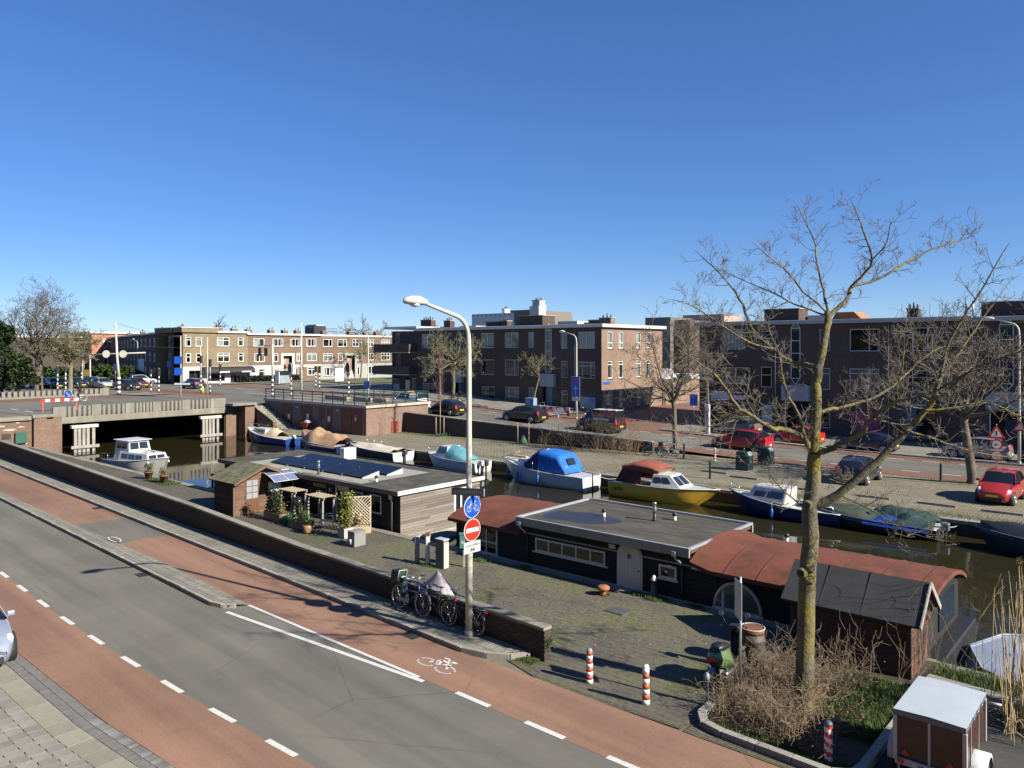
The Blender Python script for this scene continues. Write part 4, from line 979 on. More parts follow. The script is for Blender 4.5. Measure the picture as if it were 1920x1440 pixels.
# ---------------------------------------------------------------- the row the picture is taken from, along the near side of the street; out of view, added to block sky light
own = thing('terraced_row', 'unseen brick row on the near side of the street, added to block sky light', 'building', A(-60, -.7), AA + pi)
own.location = A(40, -.7); oh = []
for k in range(20):
    for z in (1., 4.2, 7.4): oh += [(2 + k * 5, 4.2 + k * 5, z, z + 1.9)]
wallface(own, I4, 0, 100, 0, 11, [h for h in oh if not 36 < (h[0] + h[1]) / 2 < 44], DB)
for h in oh:
    if not 36 < (h[0] + h[1]) / 2 < 44: MB().box(h[0], h[1], .1, .14, h[2], h[3]).build('window', mt('dark_pane', (.02, .025, .03), .06, var=.1, spec=.8), own, fix=False)
mb = MB(); mb.quad((0, 9, 0), (100, 9, 0), (100, 9, 11), (0, 9, 11)); mb.quad((0, 0, 0), (0, 9, 0), (0, 9, 11), (0, 0, 11)); mb.quad((100, 0, 0), (100, 9, 0), (100, 9, 11), (100, 0, 11)); mb.build('rear_wall', DB, own)
MB().box(-.3, 100.3, -.3, 9.3, 11, 11.4).build('cornice', FASG, own)
# ================================================================ HOUSEBOATS AND THE QUAY TERRACE
TARB = mt('black_stained_wood', (.011, .0095, .009), .75, var=.35, vs=6, bump=.3, rnd=.35, stretch=(.4, 1, 3))
BRNW = mt('brown_stained_wood', (.15, .085, .052), .65, var=.3, vs=5, bump=.3, rnd=.25, stretch=(.4, .4, 3))
GREYW = mt('silvered_larch', (.2, .172, .145), .85, var=.14, vs=3, bump=.35, rnd=.4, stretch=(3, .25, 9))
BIT = mt('grey_bitumen', (.068, .066, .06), .9, var=.25, vs=.8, spec=.2, dirt=(.13, .125, .085), dscale=1.3, dlo=.45, dhi=.7)
WMEM = mt('pale_membrane', (.29, .28, .235), .8, var=.12, vs=1.5, dirt=(.33, .32, .26), dscale=1.5, dlo=.5, dhi=.75)
REDF = mt('red_roof_felt', (.17, .062, .043), .95, var=.16, vs=.9, spec=.15, bump=.25, bs=120, dirt=(.1, .05, .035), dscale=1.4, dlo=.46, dhi=.66)
BLKF = mt('black_roof_felt', (.042, .043, .044), .85, var=.18, vs=2, bump=.3, bs=120)
SOL = mt('solar_cells', (.008, .01, .018), .3, var=.12, vs=2, spec=.25)
def planks(parent, T, x0, x1, z0, z1, h, mat, holes=(), y=0, th=.022, cut=None, name='plank', gap=.006, maxn=400):
    """horizontal boards, one object each, split round openings"""
    z = z0; n = 0
    while z < z1 - .02:
        zt = min(z + h - gap, z1); segs = [(x0, x1)]
        for a, b, c, d in holes:
            if zt > c and z < d:
                ns = []
                for u, v in segs:
                    if b <= u or a >= v: ns.append((u, v))
                    else:
                        if a > u: ns.append((u, a))
                        if b < v: ns.append((b, v))
                segs = ns
        fin = []
        for u, v in segs:
            if cut and v - u > cut:
                k = u + RND.uniform(.3, .7) * (v - u); fin += [(u, k - .003), (k, v)]
            else: fin.append((u, v))
        for u, v in fin:
            if v - u < .03: continue
            yy = y + RND.uniform(-.003, .003); mb = MB(T)
            mb.box(u, v, yy - th, yy, z, zt); mb.build(name, mat, parent, fix=False)
        z += h
def flue(bld, x, y, z, kind):
    if kind == 'tall':
        o = MB().lathe([(.1, 0), (.07, .06), (.055, .1), (.055, .3)], 12, (x, y, z)).build('roof_flue', DARKM, bld)
        MB().lathe([(.07, .3), (.075, .42), (.06, .5), (.06, .6), (.075, .61), (.075, .66), (.0, .67)], 12, (x, y, z)).build('flue_cowl', GALV, o)
    else:
        o = MB().lathe([(.075, 0), (.06, .03), (.06, .16)], 12, (x, y, z)).build('roof_vent', WHITE, bld)
        MB().lathe([(.085, .17), (.085, .26), (.03, .29), (.0, .29)], 12, (x, y, z)).build('vent_cap', DARKM, o)

# ---------------------------------------------------------------- houseboat with solar panels
hb = thing('houseboat', 'black timber houseboat with solar panels and grey plank end wall', 'houseboat', C(-39.4, 21.6), CA)
Lh, Wh, zt = 14.5, 4.9, 1.62
MB().box(-.2, Lh + .25, -.1, Wh + .2, -1.0, -.28).build('hull', mt('hull_concrete', (.3, .28, .23), .85, var=.2), hb, bev=.05)
MB().box(.02, Lh - .03, .03, Wh - .02, -.27, zt - .02).build('cabin', mt('cabin_black', (.012, .012, .012), .8), hb)
HB1 = [(10.03, 11.03, -.2, 1.5), (11.5, 12.05, .62, 1.38), (12.5, 13.28, .58, 1.4), (1.5, 2.4, .5, 1.3), (5.8, 6.6, .5, 1.3)]
planks(hb, I4, 0, Lh, -.26, zt - .04, .145, TARB, HB1, .03, .024)
for a, b, c, d in HB1[1:]: win(hb, I4, a, b, c, d, 1, 0, WHITE, 'blind', False, .06, .03)
o = win(hb, I4, *HB1[0], 1, 0, WHITE, 'none', False, .1, .03, 'door')
ETb = sideT(Lh)
he = [(3.18, 4.12, -.05, 1.4)]
planks(hb, ETb, 0, Wh, -.26, zt - .02, .118, GREYW, he, .0, .024, 2.0, gap=.012)
win(hb, ETb, *he[0], 2, 0, WHITE, 'none', False, .12, .02)
MB().box(-.2, Lh + .1, -.22, Wh + .15, zt, zt + .12).build('roof', BIT, hb, bev=.01)
MB().box(-.24, Lh + .1, -.26, -.221, zt - .06, zt + .14).build('fascia', mt('fascia_brown', (.16, .13, .1), .7), hb)
MB().box(Lh + .101, Lh + .16, -.26, Wh + .2, zt - .03, zt + .15).build('end_trim', FASC, hb, bev=.005)
MB().box(-.2, Lh + .1, Wh + .151, Wh + .2, zt - .03, zt + .19).build('rear_trim', DARKM, hb)
MB().box(2.0, 11.8, .05, 4.2, zt + .121, zt + .127).build('pale_roofing', WMEM, hb)
def solar(x, y, z, k):
    pn = thing('solar_panel', ('near' if k < 5 else 'rear') + ' row solar panel on the houseboat roof, %s from the left' % ('first', 'second', 'third', 'fourth', 'fifth')[k % 5], 'solar panel', C(-39.4 + x, 21.6 + y, z), CA, 'solar panels on the houseboat roof')
    wd, dp, rise = 1.52, 1.0, .26
    mb = MB(); mb.add([(0, 0, .06), (wd - .012, 0, .06), (wd - .012, dp, rise), (0, dp, rise), (0, 0, .095), (wd - .012, 0, .095), (wd - .012, dp, rise + .035), (0, dp, rise + .035)], [(0, 3, 2, 1), (0, 1, 5, 4), (1, 2, 6, 5), (2, 3, 7, 6), (3, 0, 4, 7), (4, 5, 6, 7)])
    mb.build('frame', DARKM, pn)
    mb = MB(); mb.quad((.02, .02, .1), (wd - .035, .02, .1), (wd - .035, dp - .02, rise + .037), (.02, dp - .02, rise + .037)); mb.build('cells', SOL, pn, fix=False)
    MB().box(.0, .07, -.06, .04, 0, .1).build('clamp', CHROME, pn); MB().box(.0, .05, dp - .03, dp + .02, rise + .036, rise + .055).build('clamp', CHROME, pn)
    mb = MB(); mb.add([(wd - .011, 0, 0), (wd - .011, dp, 0), (wd - .011, dp, rise), (wd - .011, 0, .06)], [(0, 1, 2, 3)]) if k % 5 == 4 else None
    if k % 5 == 4: mb.build('side_plate', mt('plate_grey', (.5, .53, .55), .4, .3), pn, fix=False)
for k in range(5): solar(3.25 + k * 1.53, .85, zt + .125, k)
for k in range(5): solar(3.45 + k * 1.53, 2.15, zt + .125, k + 5)
flue(hb, 8.25, .3, zt + .12, 'tall'); flue(hb, 11.9, .85, zt + .12, 'low')
ac = thing('heat_pump', 'white outdoor heat pump unit on the houseboat roof behind the solar panels', 'heat pump', C(-34.0, 25.8, zt + .12), CA)
MB().box(-.2, .2, -.4, .4, .04, .68).build('casing', WHITE, ac, bev=.02); MB().box(-.22, -.201, -.3, .3, .1, .6).build('fan_grille', DARKM, ac); MB().box(-.15, .15, -.35, -.25, 0, .04).build('foot', DARKM, ac); MB().box(-.15, .15, .25, .35, 0, .04).build('foot', DARKM, ac)
mb = MB().tube([(14.05, -.1, 1.5), (14.05, -.1, 1.3), (14.05, -.06, 1.2), (14.05, -.06, -.2)], .045, 8); mb.build('downpipe', GALV, hb); MB().box(13.95, 14.15, -.18, -.03, 1.35, 1.6).build('hopper', GALV, hb, bev=.01)
for x in (9.6, 12.25): MB().box(x, x + .1, -.1, .0, 1.15, 1.32).build('wall_lamp', mt('lamp_cream', (.55, .5, .4), .5), hb, bev=.01)
MB().box(8.3, 9.3, -.03, -.0, 1.25, 1.42).build('name_board', mt('name_board_wood', (.3, .2, .07), .6), hb, bev=.01)
MB().box(11.2, 11.55, -.02, .0, 1.3, 1.42).build('number_plate', mt('plate_brass', (.2, .14, .08), .5), hb)

# ---------------------------------------------------------------- brown garden shed with mossy shingles
sh = thing('garden_shed', 'brown plank garden shed with mossy shingle roof and half-glazed door', 'shed', C(-34.9, 18.6), CA)
Ls, Ws, ze, zr_ = 1.9, 2.8, 1.62, 2.2
MB().box(.03, Ls - .03, .03, Ws - .03, 0, ze).build('body', ROOM, sh)
SBR = mt('shed_brown_shaded', (.075, .042, .028), .75, var=.3, vs=5, rnd=.3, stretch=(.4, .4, 3))  # darker copy of the front wood, shade of the side painted in
planks(sh, I4, 0, Ls, 0, ze, .11, SBR, (), .03, .022)
ST_ = sideT(Ls)
dh = [(.5, 1.28, .03, 1.66)]
planks(sh, ST_, 0, Ws, 0, ze, .1, BRNW, dh, .03, .025)
for k in range(6):
    z = ze + k * .1; f = (z + .05 - ze) / (zr_ - ze)
    if f < 1: MB(ST_).box(Ws / 2 * f + .02, Ws - Ws / 2 * f - .02, .005, .03, z, z + .094).build('gable_plank', BRNW, sh, fix=False)
d = MB(ST_).box(.5, 1.28, -.0, .03, .03, 1.66).build('door', mt('door_brown', (.13, .06, .032), .6, var=.2), sh, bev=.008)
for i in range(2):
    for j in range(3): MB(ST_).box(.6 + i * .3, .87 + i * .3, -.012, -.002, .72 + j * .3, .98 + j * .3).build('pane', mt('frosted_pane', (.26, .29, .31), .2, var=.05), d, fix=False)
for i in range(9): MB(ST_).box(.56 + i * .077, .565 + i * .077, -.008, -.001, .1, .65).build('groove', SBR, d, fix=False)
MB(ST_).box(.52, .56, -.06, -.001, .8, .92).build('handle', GALV, d)
for q in (-.12, .1): MB().box(Ls - .05 + q * 0, Ls + .05, q + .02, q + .1, 0, ze).build('corner_post', BRNW, sh) if q < 0 else None
MOSS = mt('mossy_shingle', (.125, .125, .075), .95, var=.3, vs=5, bump=.4, rnd=.3, dirt=(.16, .14, .05), dlo=.5, dhi=.7)
def gable_roof(bld, x0, x1, y0, y1, ze_, zr_, over, th, mat, name='roof'):
    ym = (y0 + y1) / 2
    for sgn, ya in ((-1, y0 - over), (1, y1 + over)):
        sl = (zr_ - ze_) / (ym - y0); zo = ze_ - sl * over
        mb = MB(); mb.add([(x0, ya, zo), (x1, ya, zo), (x1, ym, zr_), (x0, ym, zr_), (x0, ya, zo + th), (x1, ya, zo + th), (x1, ym, zr_ + th), (x0, ym, zr_ + th)], [(0, 3, 2, 1), (0, 1, 5, 4), (1, 2, 6, 5), (2, 3, 7, 6), (3, 0, 4, 7), (4, 5, 6, 7)])
        mb.build(name, mat, bld)
gable_roof(sh, -.25, Ls + .35, 0, Ws, ze, zr_, .22, .035, SBR, 'roof_board')
slp = (zr_ - ze) / (Ws / 2)
for side in (0, 1):
    nrow = 9
    for r in range(nrow):
        for c in range(9):
            f0 = r / nrow; y = -.22 + (Ws / 2 + .22) * (f0 + .5 / nrow); z = ze + slp * y + .048
            if side: y = Ws - y
            x = -.2 + (c + .5) * .278 + (.14 if r % 2 else 0)
            if x > Ls + .32: continue
            mb = MB(); mb.obox((0, 0, 0), (.27, .215, .012), (0, 0, 0)); ob = mb.build('shingle', MOSS, sh, (x, y, z + RND.uniform(0, .006)), 0, fix=False)
            ob.rotation_euler = (atan2(slp, 1) * (1 if not side else -1), 0, RND.uniform(-.02, .02))
mb = MB(); mb.beam((Ls + .36, -.22, ze - slp * .22), (Ls + .36, Ws / 2, zr_ + .01), .03, .12); mb.build('barge_board', BRNW, sh)
mb = MB(); mb.beam((Ls + .36, Ws + .22, ze - slp * .22), (Ls + .36, Ws / 2, zr_ + .01), .03, .12); mb.build('barge_board', BRNW, sh)
cp = thing('door_canopy', 'clear curved door canopy over the shed front', 'canopy', C(-33.0, 20.0, 1.55), CA)
mb = MB(); rows = []; rt = []
for k in range(9):
    x = k / 8 * 1.1; z = .32 - .34 * (k / 8) ** 1.8; rows.append([(x, 0, z), (x, .75, z), (x, 1.5, z)])
mb.loft(rows, True); mcl = mt('smoke_polycarbonate', (.15, .18, .27), .12, var=.05); mb.build('sheet', mcl, cp, fix=False)
for y in (0, .75, 1.5): MB().tube([(x[0][0], y, x[0][2] + .005) for x in rows], .018, 6).build('rib', WHITE, cp)
for k in (0, 4, 8): MB().tube([(rows[k][0][0], 0, rows[k][0][2] + .005), (rows[k][0][0], 1.5, rows[k][0][2] + .005)], .014, 6).build('bar', WHITE, cp)
bw = thing('wall_cabinet', 'pale box unit on a stand under the curved canopy', 'cabinet', C(-32.9, 20.25, 0), CA)
MB().box(0, .3, 0, .55, .95, 1.42).build('casing', mt('cabinet_white', (.62, .64, .66), .4, var=.05), bw, bev=.03); MB().box(.05, .25, .2, .35, 0, .95).build('stand', DARKM, bw)

# ---------------------------------------------------------------- terrace things
def leaves(mb, n, fc, size, flat=.6):
    for _ in range(n):
        c = V(fc()); a = RND.uniform(0, 2 * pi); e = RND.uniform(-.9, .9)
        u = V((cos(a) * cos(e), sin(a) * cos(e), sin(e))) * size * RND.uniform(.6, 1.3); q = V((-sin(a), cos(a), RND.uniform(-.5, .5))).normalized() * size * .32
        mb.add([c - u * .5, c + q, c + u * .5, c - q], [(0, 1, 2, 3)])
LEAFD = mt('dark_leaf', (.035, .055, .018), .5, var=.5, vs=9)
LEAFY = mt('yellow_green_leaf', (.16, .17, .035), .5, var=.45, vs=9)
LEAFG = mt('green_leaf', (.07, .11, .025), .5, var=.45, vs=9)
LEAFB = mt('brown_leaf', (.12, .07, .03), .7, var=.4, vs=9)
TWIG = mt('twig_bark', (.21, .165, .115), .9, var=.3, vs=6)
PLW = mt('planter_wood', (.27, .2, .12), .85, var=.25, vs=4, rnd=.2, stretch=(.5, 1, 3))
TERC = mt('terracotta', (.24, .11, .065), .8, var=.2)
def box_planter(parent, lx, ly, h, mat=PLW):
    for j in range(3):
        z0 = j * h / 3
        for y in (-ly / 2, ly / 2 - .025): MB().box(-lx / 2, lx / 2, y, y + .025, z0 + .004, z0 + h / 3 - .004).build('plank', mat, parent, fix=False)
        for x in (-lx / 2, lx / 2 - .025): MB().box(x, x + .025, -ly / 2 + .026, ly / 2 - .026, z0 + .004, z0 + h / 3 - .004).build('plank', mat, parent, fix=False)
    MB().box(-lx / 2 + .03, lx / 2 - .03, -ly / 2 + .03, ly / 2 - .03, 0, h - .05).build('soil', mt('soil', (.04, .03, .02), .95), parent)
def bush(parent, n, cx, cy, cz, rx, ry, rz_, mat, size, stems=8):
    mb = MB()
    cl = [(RND.gauss(0, .4), RND.gauss(0, .4), RND.gauss(0, .4)) for _ in range(14)]
    def fc():
        c = RND.choice(cl); return (cx + rx * max(-1, min(1, c[0] + RND.gauss(0, .28))), cy + ry * max(-1, min(1, c[1] + RND.gauss(0, .28))), cz + rz_ * max(-1, min(1, c[2] + RND.gauss(0, .28))))
    leaves(mb, n, fc, size); mb.build('foliage', mat, parent, fix=False)
    mb = MB()
    for _ in range(stems): mb.tube([(cx + RND.uniform(-.06, .06), cy + RND.uniform(-.06, .06), cz - rz_ - .1), (cx + RND.uniform(-.5, .5) * rx, cy + RND.uniform(-.5, .5) * ry, cz + RND.uniform(-.2, .8) * rz_)], [.012, .005], 4)
    mb.build('stem', TWIG, parent, fix=False)
pl = thing('wooden_planter', 'wooden planter with a dark leafy shrub in front of the shed', 'planter', C(-30.9, 19.45), CA); box_planter(pl, 1.3, .5, .38); bush(pl, 900, -.1, 0, .95, .5, .35, .55, LEAFD, .1); bush(pl, 160, .5, 0, .6, .22, .2, .3, LEAFY, .08, 3)
pl = thing('wooden_planter', 'wooden planter with a sparse grey-green shrub near the garden chair', 'planter', C(-28.8, 19.35), CA); box_planter(pl, 1.25, .5, .36); bush(pl, 420, 0, 0, .8, .5, .3, .45, LEAFD, .07, 14); bush(pl, 300, .35, .0, .55, .3, .25, .25, LEAFG, .07)
pt = thing('glazed_pot', 'tan glazed pot beside the sparse planter', 'pot', C(-27.75, 18.95)); MB().lathe([(.12, 0), (.17, .05), (.2, .25), (.19, .36), (.17, .36), (.16, .33)], 16).build('pot', mt('tan_glaze', (.3, .19, .09), .4, var=.35, vs=8), pt); bush(pt, 140, 0, 0, .5, .18, .18, .14, LEAFG, .07, 5)
gp = thing('plant_pot', 'green plastic bucket between the two wooden planters', 'bucket', C(-29.85, 19.35)); MB().lathe([(.14, 0), (.19, .34), (.2, .36), (.17, .36), (.16, .3)], 14).build('bucket', mt('green_plastic', (.02, .16, .1), .4), gp); bush(gp, 80, 0, 0, .42, .14, .14, .1, LEAFG, .06, 3)
bb = thing('bamboo_planter', 'tall bamboo in a pale square pot by the houseboat door', 'planter', C(-25.95, 19.55), CA)
mb = MB(); mb.add([(-.2, -.2, 0), (.2, -.2, 0), (.2, .2, 0), (-.2, .2, 0), (-.24, -.24, .42), (.24, -.24, .42), (.24, .24, .42), (-.24, .24, .42), (-.2, -.2, .37), (.2, -.2, .37), (.2, .2, .37), (-.2, .2, .37)], [(0, 3, 2, 1), (0, 1, 5, 4), (1, 2, 6, 5), (2, 3, 7, 6), (3, 0, 4, 7), (8, 9, 10, 11), (4, 5, 9, 8), (5, 6, 10, 9), (6, 7, 11, 10), (7, 4, 8, 11)]); mb.build('pot', mt('pot_grey', (.4, .39, .36), .8, var=.12), bb)
mb = MB(); 
for _ in range(24):
    x, y = RND.uniform(-.15, .15), RND.uniform(-.15, .15); mb.tube([(x, y, .35), (x * 1.6, y * 1.6, 1.0), (x * 2 + RND.uniform(-.08, .08), y * 2, RND.uniform(1.4, 1.85))], [.009, .008, .004], 4)
mb.build('canes', LEAFY, bb, fix=False)
mb = MB(); leaves(mb, 900, lambda: (RND.gauss(0, .17), RND.gauss(0, .17), RND.uniform(.5, 1.85)), .13); mb.build('foliage', LEAFY, bb, fix=False)
tp = thing('trellis_planter', 'planter with a pale lattice trellis beside the houseboat wall', 'trellis planter', C(-26.15, 20.45), CA + .85); box_planter(tp, .9, .35, .3, mt('pale_pine', (.5, .4, .25), .8, var=.15))
PIN = mt('pale_lath', (.55, .47, .34), .75, var=.15)
for x in (-.45, .43): MB().box(x, x + .04, .1, .14, 0, 1.55).build('post', PIN, tp)
for z in (.34, 1.48): MB().box(-.41, .43, .105, .135, z, z + .04).build('rail', PIN, tp)
for k in range(-6, 9):
    for sg in (1, -1):
        x0 = -.41 + k * .14; pts = []
        z0_, z1_ = .38, 1.48
        xa, xb = (x0, x0 + sg * (z1_ - z0_)) if sg > 0 else (x0 + .3, x0 + .3 - (z1_ - z0_))
        # clip to the panel
        def clip(xa, za, xb, zb, lo=-.41, hi=.43):
            d = xb - xa
            t0, t1 = 0., 1.
            for bnd, s_ in ((lo, 1), (hi, -1)):
                fa, fb = s_ * (xa - bnd), s_ * (xb - bnd)
                if fa < 0 and fb < 0: return None
                if fa < 0: t0 = max(t0, fa / (fa - fb))
                elif fb < 0: t1 = min(t1, fa / (fa - fb))
            if t1 - t0 < .06: return None
            return (xa + d * t0, za + (zb - za) * t0, xa + d * t1, za + (zb - za) * t1)
        c = clip(xa, z0_, xb, z1_)
        if c: MB().beam((c[0], .09 + .011 * sg, c[1]), (c[2], .09 + .011 * sg, c[3]), .036, .014, (0, 1, 0)).build('lath', PIN, tp, fix=False)
bush(tp, 60, 0, -.05, .55, .2, .1, .2, mt('dry_leaf', (.45, .36, .17), .8, var=.3), .12, 6)
ub = thing('utility_box', 'pale concrete utility box standing on the quay below the trellis', 'utility box', C(-24.55, 19.05), CA)
MB().box(-.22, .22, -.28, .28, 0, .56).build('casing', mt('utility_grey', (.21, .215, .2), .8, var=.12), ub, bev=.015); MB().box(-.23, .23, -.29, .29, .56, .6).build('lid', mt('utility_grey'), ub, bev=.01)
mb = MB(); mb.tube([(.0 + .1 * cos(q), -.285, .38 + .1 * sin(q)) for q in [pi * k / 8 for k in range(17)]], .012, 5); mb.cyl((0, -.284, .1), (0, -.287, .3), .06, n=8); mb.build('emblem', WHITE, ub)
gc = thing('garden_chair', 'dark metal garden chair on the quay terrace', 'chair', C(-27.7, 19.9), CA - .5)
for x in (-.26, .26):
    MB().tube([(x, .3, 0), (x, .25, .4), (x, .22, .62), (x, -.2, .62)], .014, 6).build('leg', DARKM, gc); MB().tube([(x, -.35, 0), (x, -.22, .4), (x, -.3, .95)], .014, 6).build('leg', DARKM, gc)
MB().box(-.25, .25, -.22, .25, .39, .41).build('seat', DARKM, gc); mb = MB(); mb.quad((-.25, -.22, .45), (.25, -.22, .45), (.25, -.3, .93), (-.25, -.3, .93)); mb.build('backrest', DARKM, gc, fix=False)
for k, (s_, t_) in enumerate(((-31.6, 20.75), (-29.4, 20.75))):
    pg = thing('small_pergola', ('small slatted wooden pergola by the shed', 'small slatted wooden pergola by the houseboat wall')[k], 'pergola', C(s_, t_), CA, 'garden pergolas')
    for x in (-.55, .55): MB().box(x - .04, x + .04, -.3, -.22, 0, 1.05).build('post', OLDW, pg); MB().box(x - .04, x + .04, .3, .38, 0, 1.05).build('post', OLDW, pg)
    for y in (-.26, .34): MB().box(-.7, .7, y - .03, y + .03, 1.05, 1.12).build('beam', OLDW, pg)
    for q in range(6): MB().box(-.62 + q * .23, -.55 + q * .23, -.36, .42, 1.121, 1.15).build('slat', mt('pale_slat', (.33, .28, .2), .85, var=.15), pg)
bq = thing('barbecue', 'black kettle barbecue between the pergolas', 'barbecue', C(-30.5, 20.3), CA)
MB().lathe([(.0, .52), (.16, .56), (.25, .68), (.27, .76), (.25, .86), (.15, .97), (.0, 1.0)], 14).build('kettle', mt('enamel_black', (.015, .015, .017), .2), bq)
for k in range(3): MB().cyl((.14 * cos(k * 2.1), .14 * sin(k * 2.1), .58), (.28 * cos(k * 2.1), .28 * sin(k * 2.1), 0), .012, n=6).build('leg', DARKM, bq)
hp = thing('hanging_plant', 'white flowered plant pot hanging on the houseboat wall', 'hanging plant', C(-29.9, 21.3, .75)); MB().lathe([(.08, 0), (.12, .2), (.1, .2)], 10).build('pot', TERC, hp); bush(hp, 180, 0, 0, .35, .22, .18, .22, LEAFG, .07, 4); bush(hp, 40, -.1, -.05, .4, .2, .15, .15, mt('white_petal', (.7, .68, .6), .7), .05, 0)
pp = thing('plant_pot', 'white flower pot standing by the houseboat wall', 'pot', C(-29.6, 21.15)); MB().lathe([(.1, 0), (.15, .22), (.13, .22)], 12).build('pot', WHITE, pp); bush(pp, 200, 0, 0, .5, .18, .18, .25, LEAFD, .08)
for k, (s_, t_) in enumerate(((-46.4, 20.6), (-44.4, 20.6))):
    q = thing('plant_pot', ('left', 'right')[k] + ' terracotta pot with a yellow-green shrub at the quay edge', 'pot', C(s_, t_), 0, 'terracotta pots at the quay edge')
    MB().lathe([(.17, 0), (.24, .4), (.27, .4), (.27, .46), (.22, .46), (.2, .4)], 14).build('pot', TERC, q); bush(q, 420, 0, 0, .68, .3, .3, .26, LEAFY, .09)
gm = MB(); leaves(gm, 2600, lambda: (RND.uniform(-1.4, 1.6), RND.uniform(-.55, .5), RND.uniform(.0, .04)), .06); stuff(gm.build('grass_mat', LEAFG, None, C(-45, 20.75), CA, fix=False))
gm = MB(); leaves(gm, 1600, lambda: (RND.uniform(-.8, .8), RND.uniform(-.6, .6), RND.uniform(.0, .04)), .06); stuff(gm.build('grass_mat', mt('bright_grass', (.06, .17, .02), .7), None, C(-30.8, 20.3), CA, fix=False))
jt = thing('jetty_rail', 'small dark timber jetty rail with grasses beside the shed', 'jetty', C(-41.2, 21.8), CA)
for x in (0, .6, 1.2): MB().box(x, x + .09, 0, .09, -.9, .75).build('post', TARB, jt)
MB().box(-.1, 1.4, -.01, .1, .6, .68).build('rail', TARB, jt); MB().box(-.1, 1.5, -.3, .6, -.1, -.04).build('deck', OLDW, jt); bush(jt, 200, .6, .2, .7, .5, .25, .25, LEAFY, .1, 5)

# ---------------------------------------------------------------- red-roofed houseboat
h2 = thing('houseboat', 'black houseboat with red barrel roofs and grey flat centre roof', 'houseboat', C(-21.4, 21.45), CA)
x1 = 16.6; Wb = 4.15
MB().box(-.1, x1 + .4, .0, Wb + .2, -1.1, -.05).build('hull', mt('hull_steel_black', (.02, .02, .022), .5), h2, bev=.04)
MB().box(-.05, x1 + .3, -.07, -.001, -.14, .03).build('rubbing_strake', mt('strake_cream', (.42, .38, .29), .8), h2, bev=.01)
MB().box(.03, x1 - .03, .03, Wb - .03, -.04, 1.13).build('cabin', mt('cabin_black', (.012, .012, .012), .8), h2)
HB2 = [(1.05, 2.19, .02, 1.05), (4.02, 7.0, .55, 1.02), (7.51, 8.41, .0, 1.4), (9.03, 9.66, .58, 1.0), (11.0, 12.3, .03, .9)]
planks(h2, I4, 0, x1, .03, 1.13, .135, TARB, HB2, .03, .022)
planks(h2, I4, 3.42, 10.15, 1.15, 1.5, .12, TARB, [HB2[2]], .03, .022)
win(h2, I4, *HB2[0], 2, .45, CREAM, 'half', False, .07, .03); win(h2, I4, *HB2[1], 5, 0, CREAM, 'blind', False, .06, .03); MB().box(3.9, 7.12, -.05, -.0, .5, .548).build('window_sill', CREAM, h2)
win(h2, I4, *HB2[3], 1, 0, CREAM, 'half', False, .07, .03); MB().box(8.97, 9.72, -.05, 0, .53, .578).build('window_sill', CREAM, h2)
# arched door
def archpoly(x0, x1_, z0, z1_, n=12, inset=0.):
    r = (x1_ - x0) / 2 - inset; xm = (x0 + x1_) / 2; zc = z1_ - (x1_ - x0) / 2
    return [(x0 + inset, z0)] + [(xm - r * cos(pi * k / n), zc + r * sin(pi * k / n)) for k in range(n + 1)] + [(x1_ - inset, z0)]
mb = MB(); mb.prism(archpoly(7.48, 8.44, -.02, 1.5), -.035, .02); mb.build('door_frame', CREAM, h2)
mb = MB(); mb.prism(archpoly(7.48, 8.44, .0, 1.5, inset=.07), -.05, -.036); dr = mb.build('door', mt('door_cream', (.66, .62, .49), .5, var=.06), h2)
for k in range(1, 7): MB().box(7.55 + k * .118, 7.555 + k * .118, -.053, -.0505, .03, 1.2).build('groove', mt('groove_tan', (.3, .28, .2), .7), dr, fix=False)
mb = MB(); mb.tube([(7.96 + .045 * cos(q), -.07, 1.05 + .055 * sin(q)) for q in [2 * pi * k / 14 for k in range(14)]], .018, 6, closed=True); mb.build('knocker', DARKM, dr); mb = MB(); mb.lathe([(.025, 0), (.03, .03), (0, .04)], 8, (8.32, -.06, .62)); mb.build('door_knob', DARKM, dr)
# half-round window
mb = MB(); xm, r = 11.65, .72
mb.tube([(xm - r * cos(pi * k / 20), -.02, .08 + 1.0 * sin(pi * k / 20) * .8) for k in range(21)], .055, 6); mb.box(xm - r - .06, xm + r + .06, -.06, .02, .02, .1); hw_ = mb.build('arched_window', CREAM, h2)
mb = MB(); mb.poly([(xm - r * cos(pi * k / 20), -.012, .08 + .8 * sin(pi * k / 20)) for k in range(21)]); mb.build('pane', mt('curtain_pane', (.12, .115, .095), .08, var=.3, vs=3, stretch=(8, 1, .3)), hw_, fix=False)
MB().box(xm - .5, xm - .42, -.018, -.013, .1, .7).build('curtain_edge', CURT, hw_, fix=False)
# gutters and trim line
for xa, xb in ((-.2, 3.3), (10.25, x1 + .1)):
    MB().tube([(xa, -.16, 1.12), (xb, -.16, 1.12)], .05, 8).build('gutter', GALV, h2)
MB().box(3.35, 7.5, -.012, .0, 1.1, 1.14).build('trim_strip', FASG, h2); MB().box(8.45, 10.2, -.012, 0, 1.1, 1.14).build('trim_strip', FASG, h2)
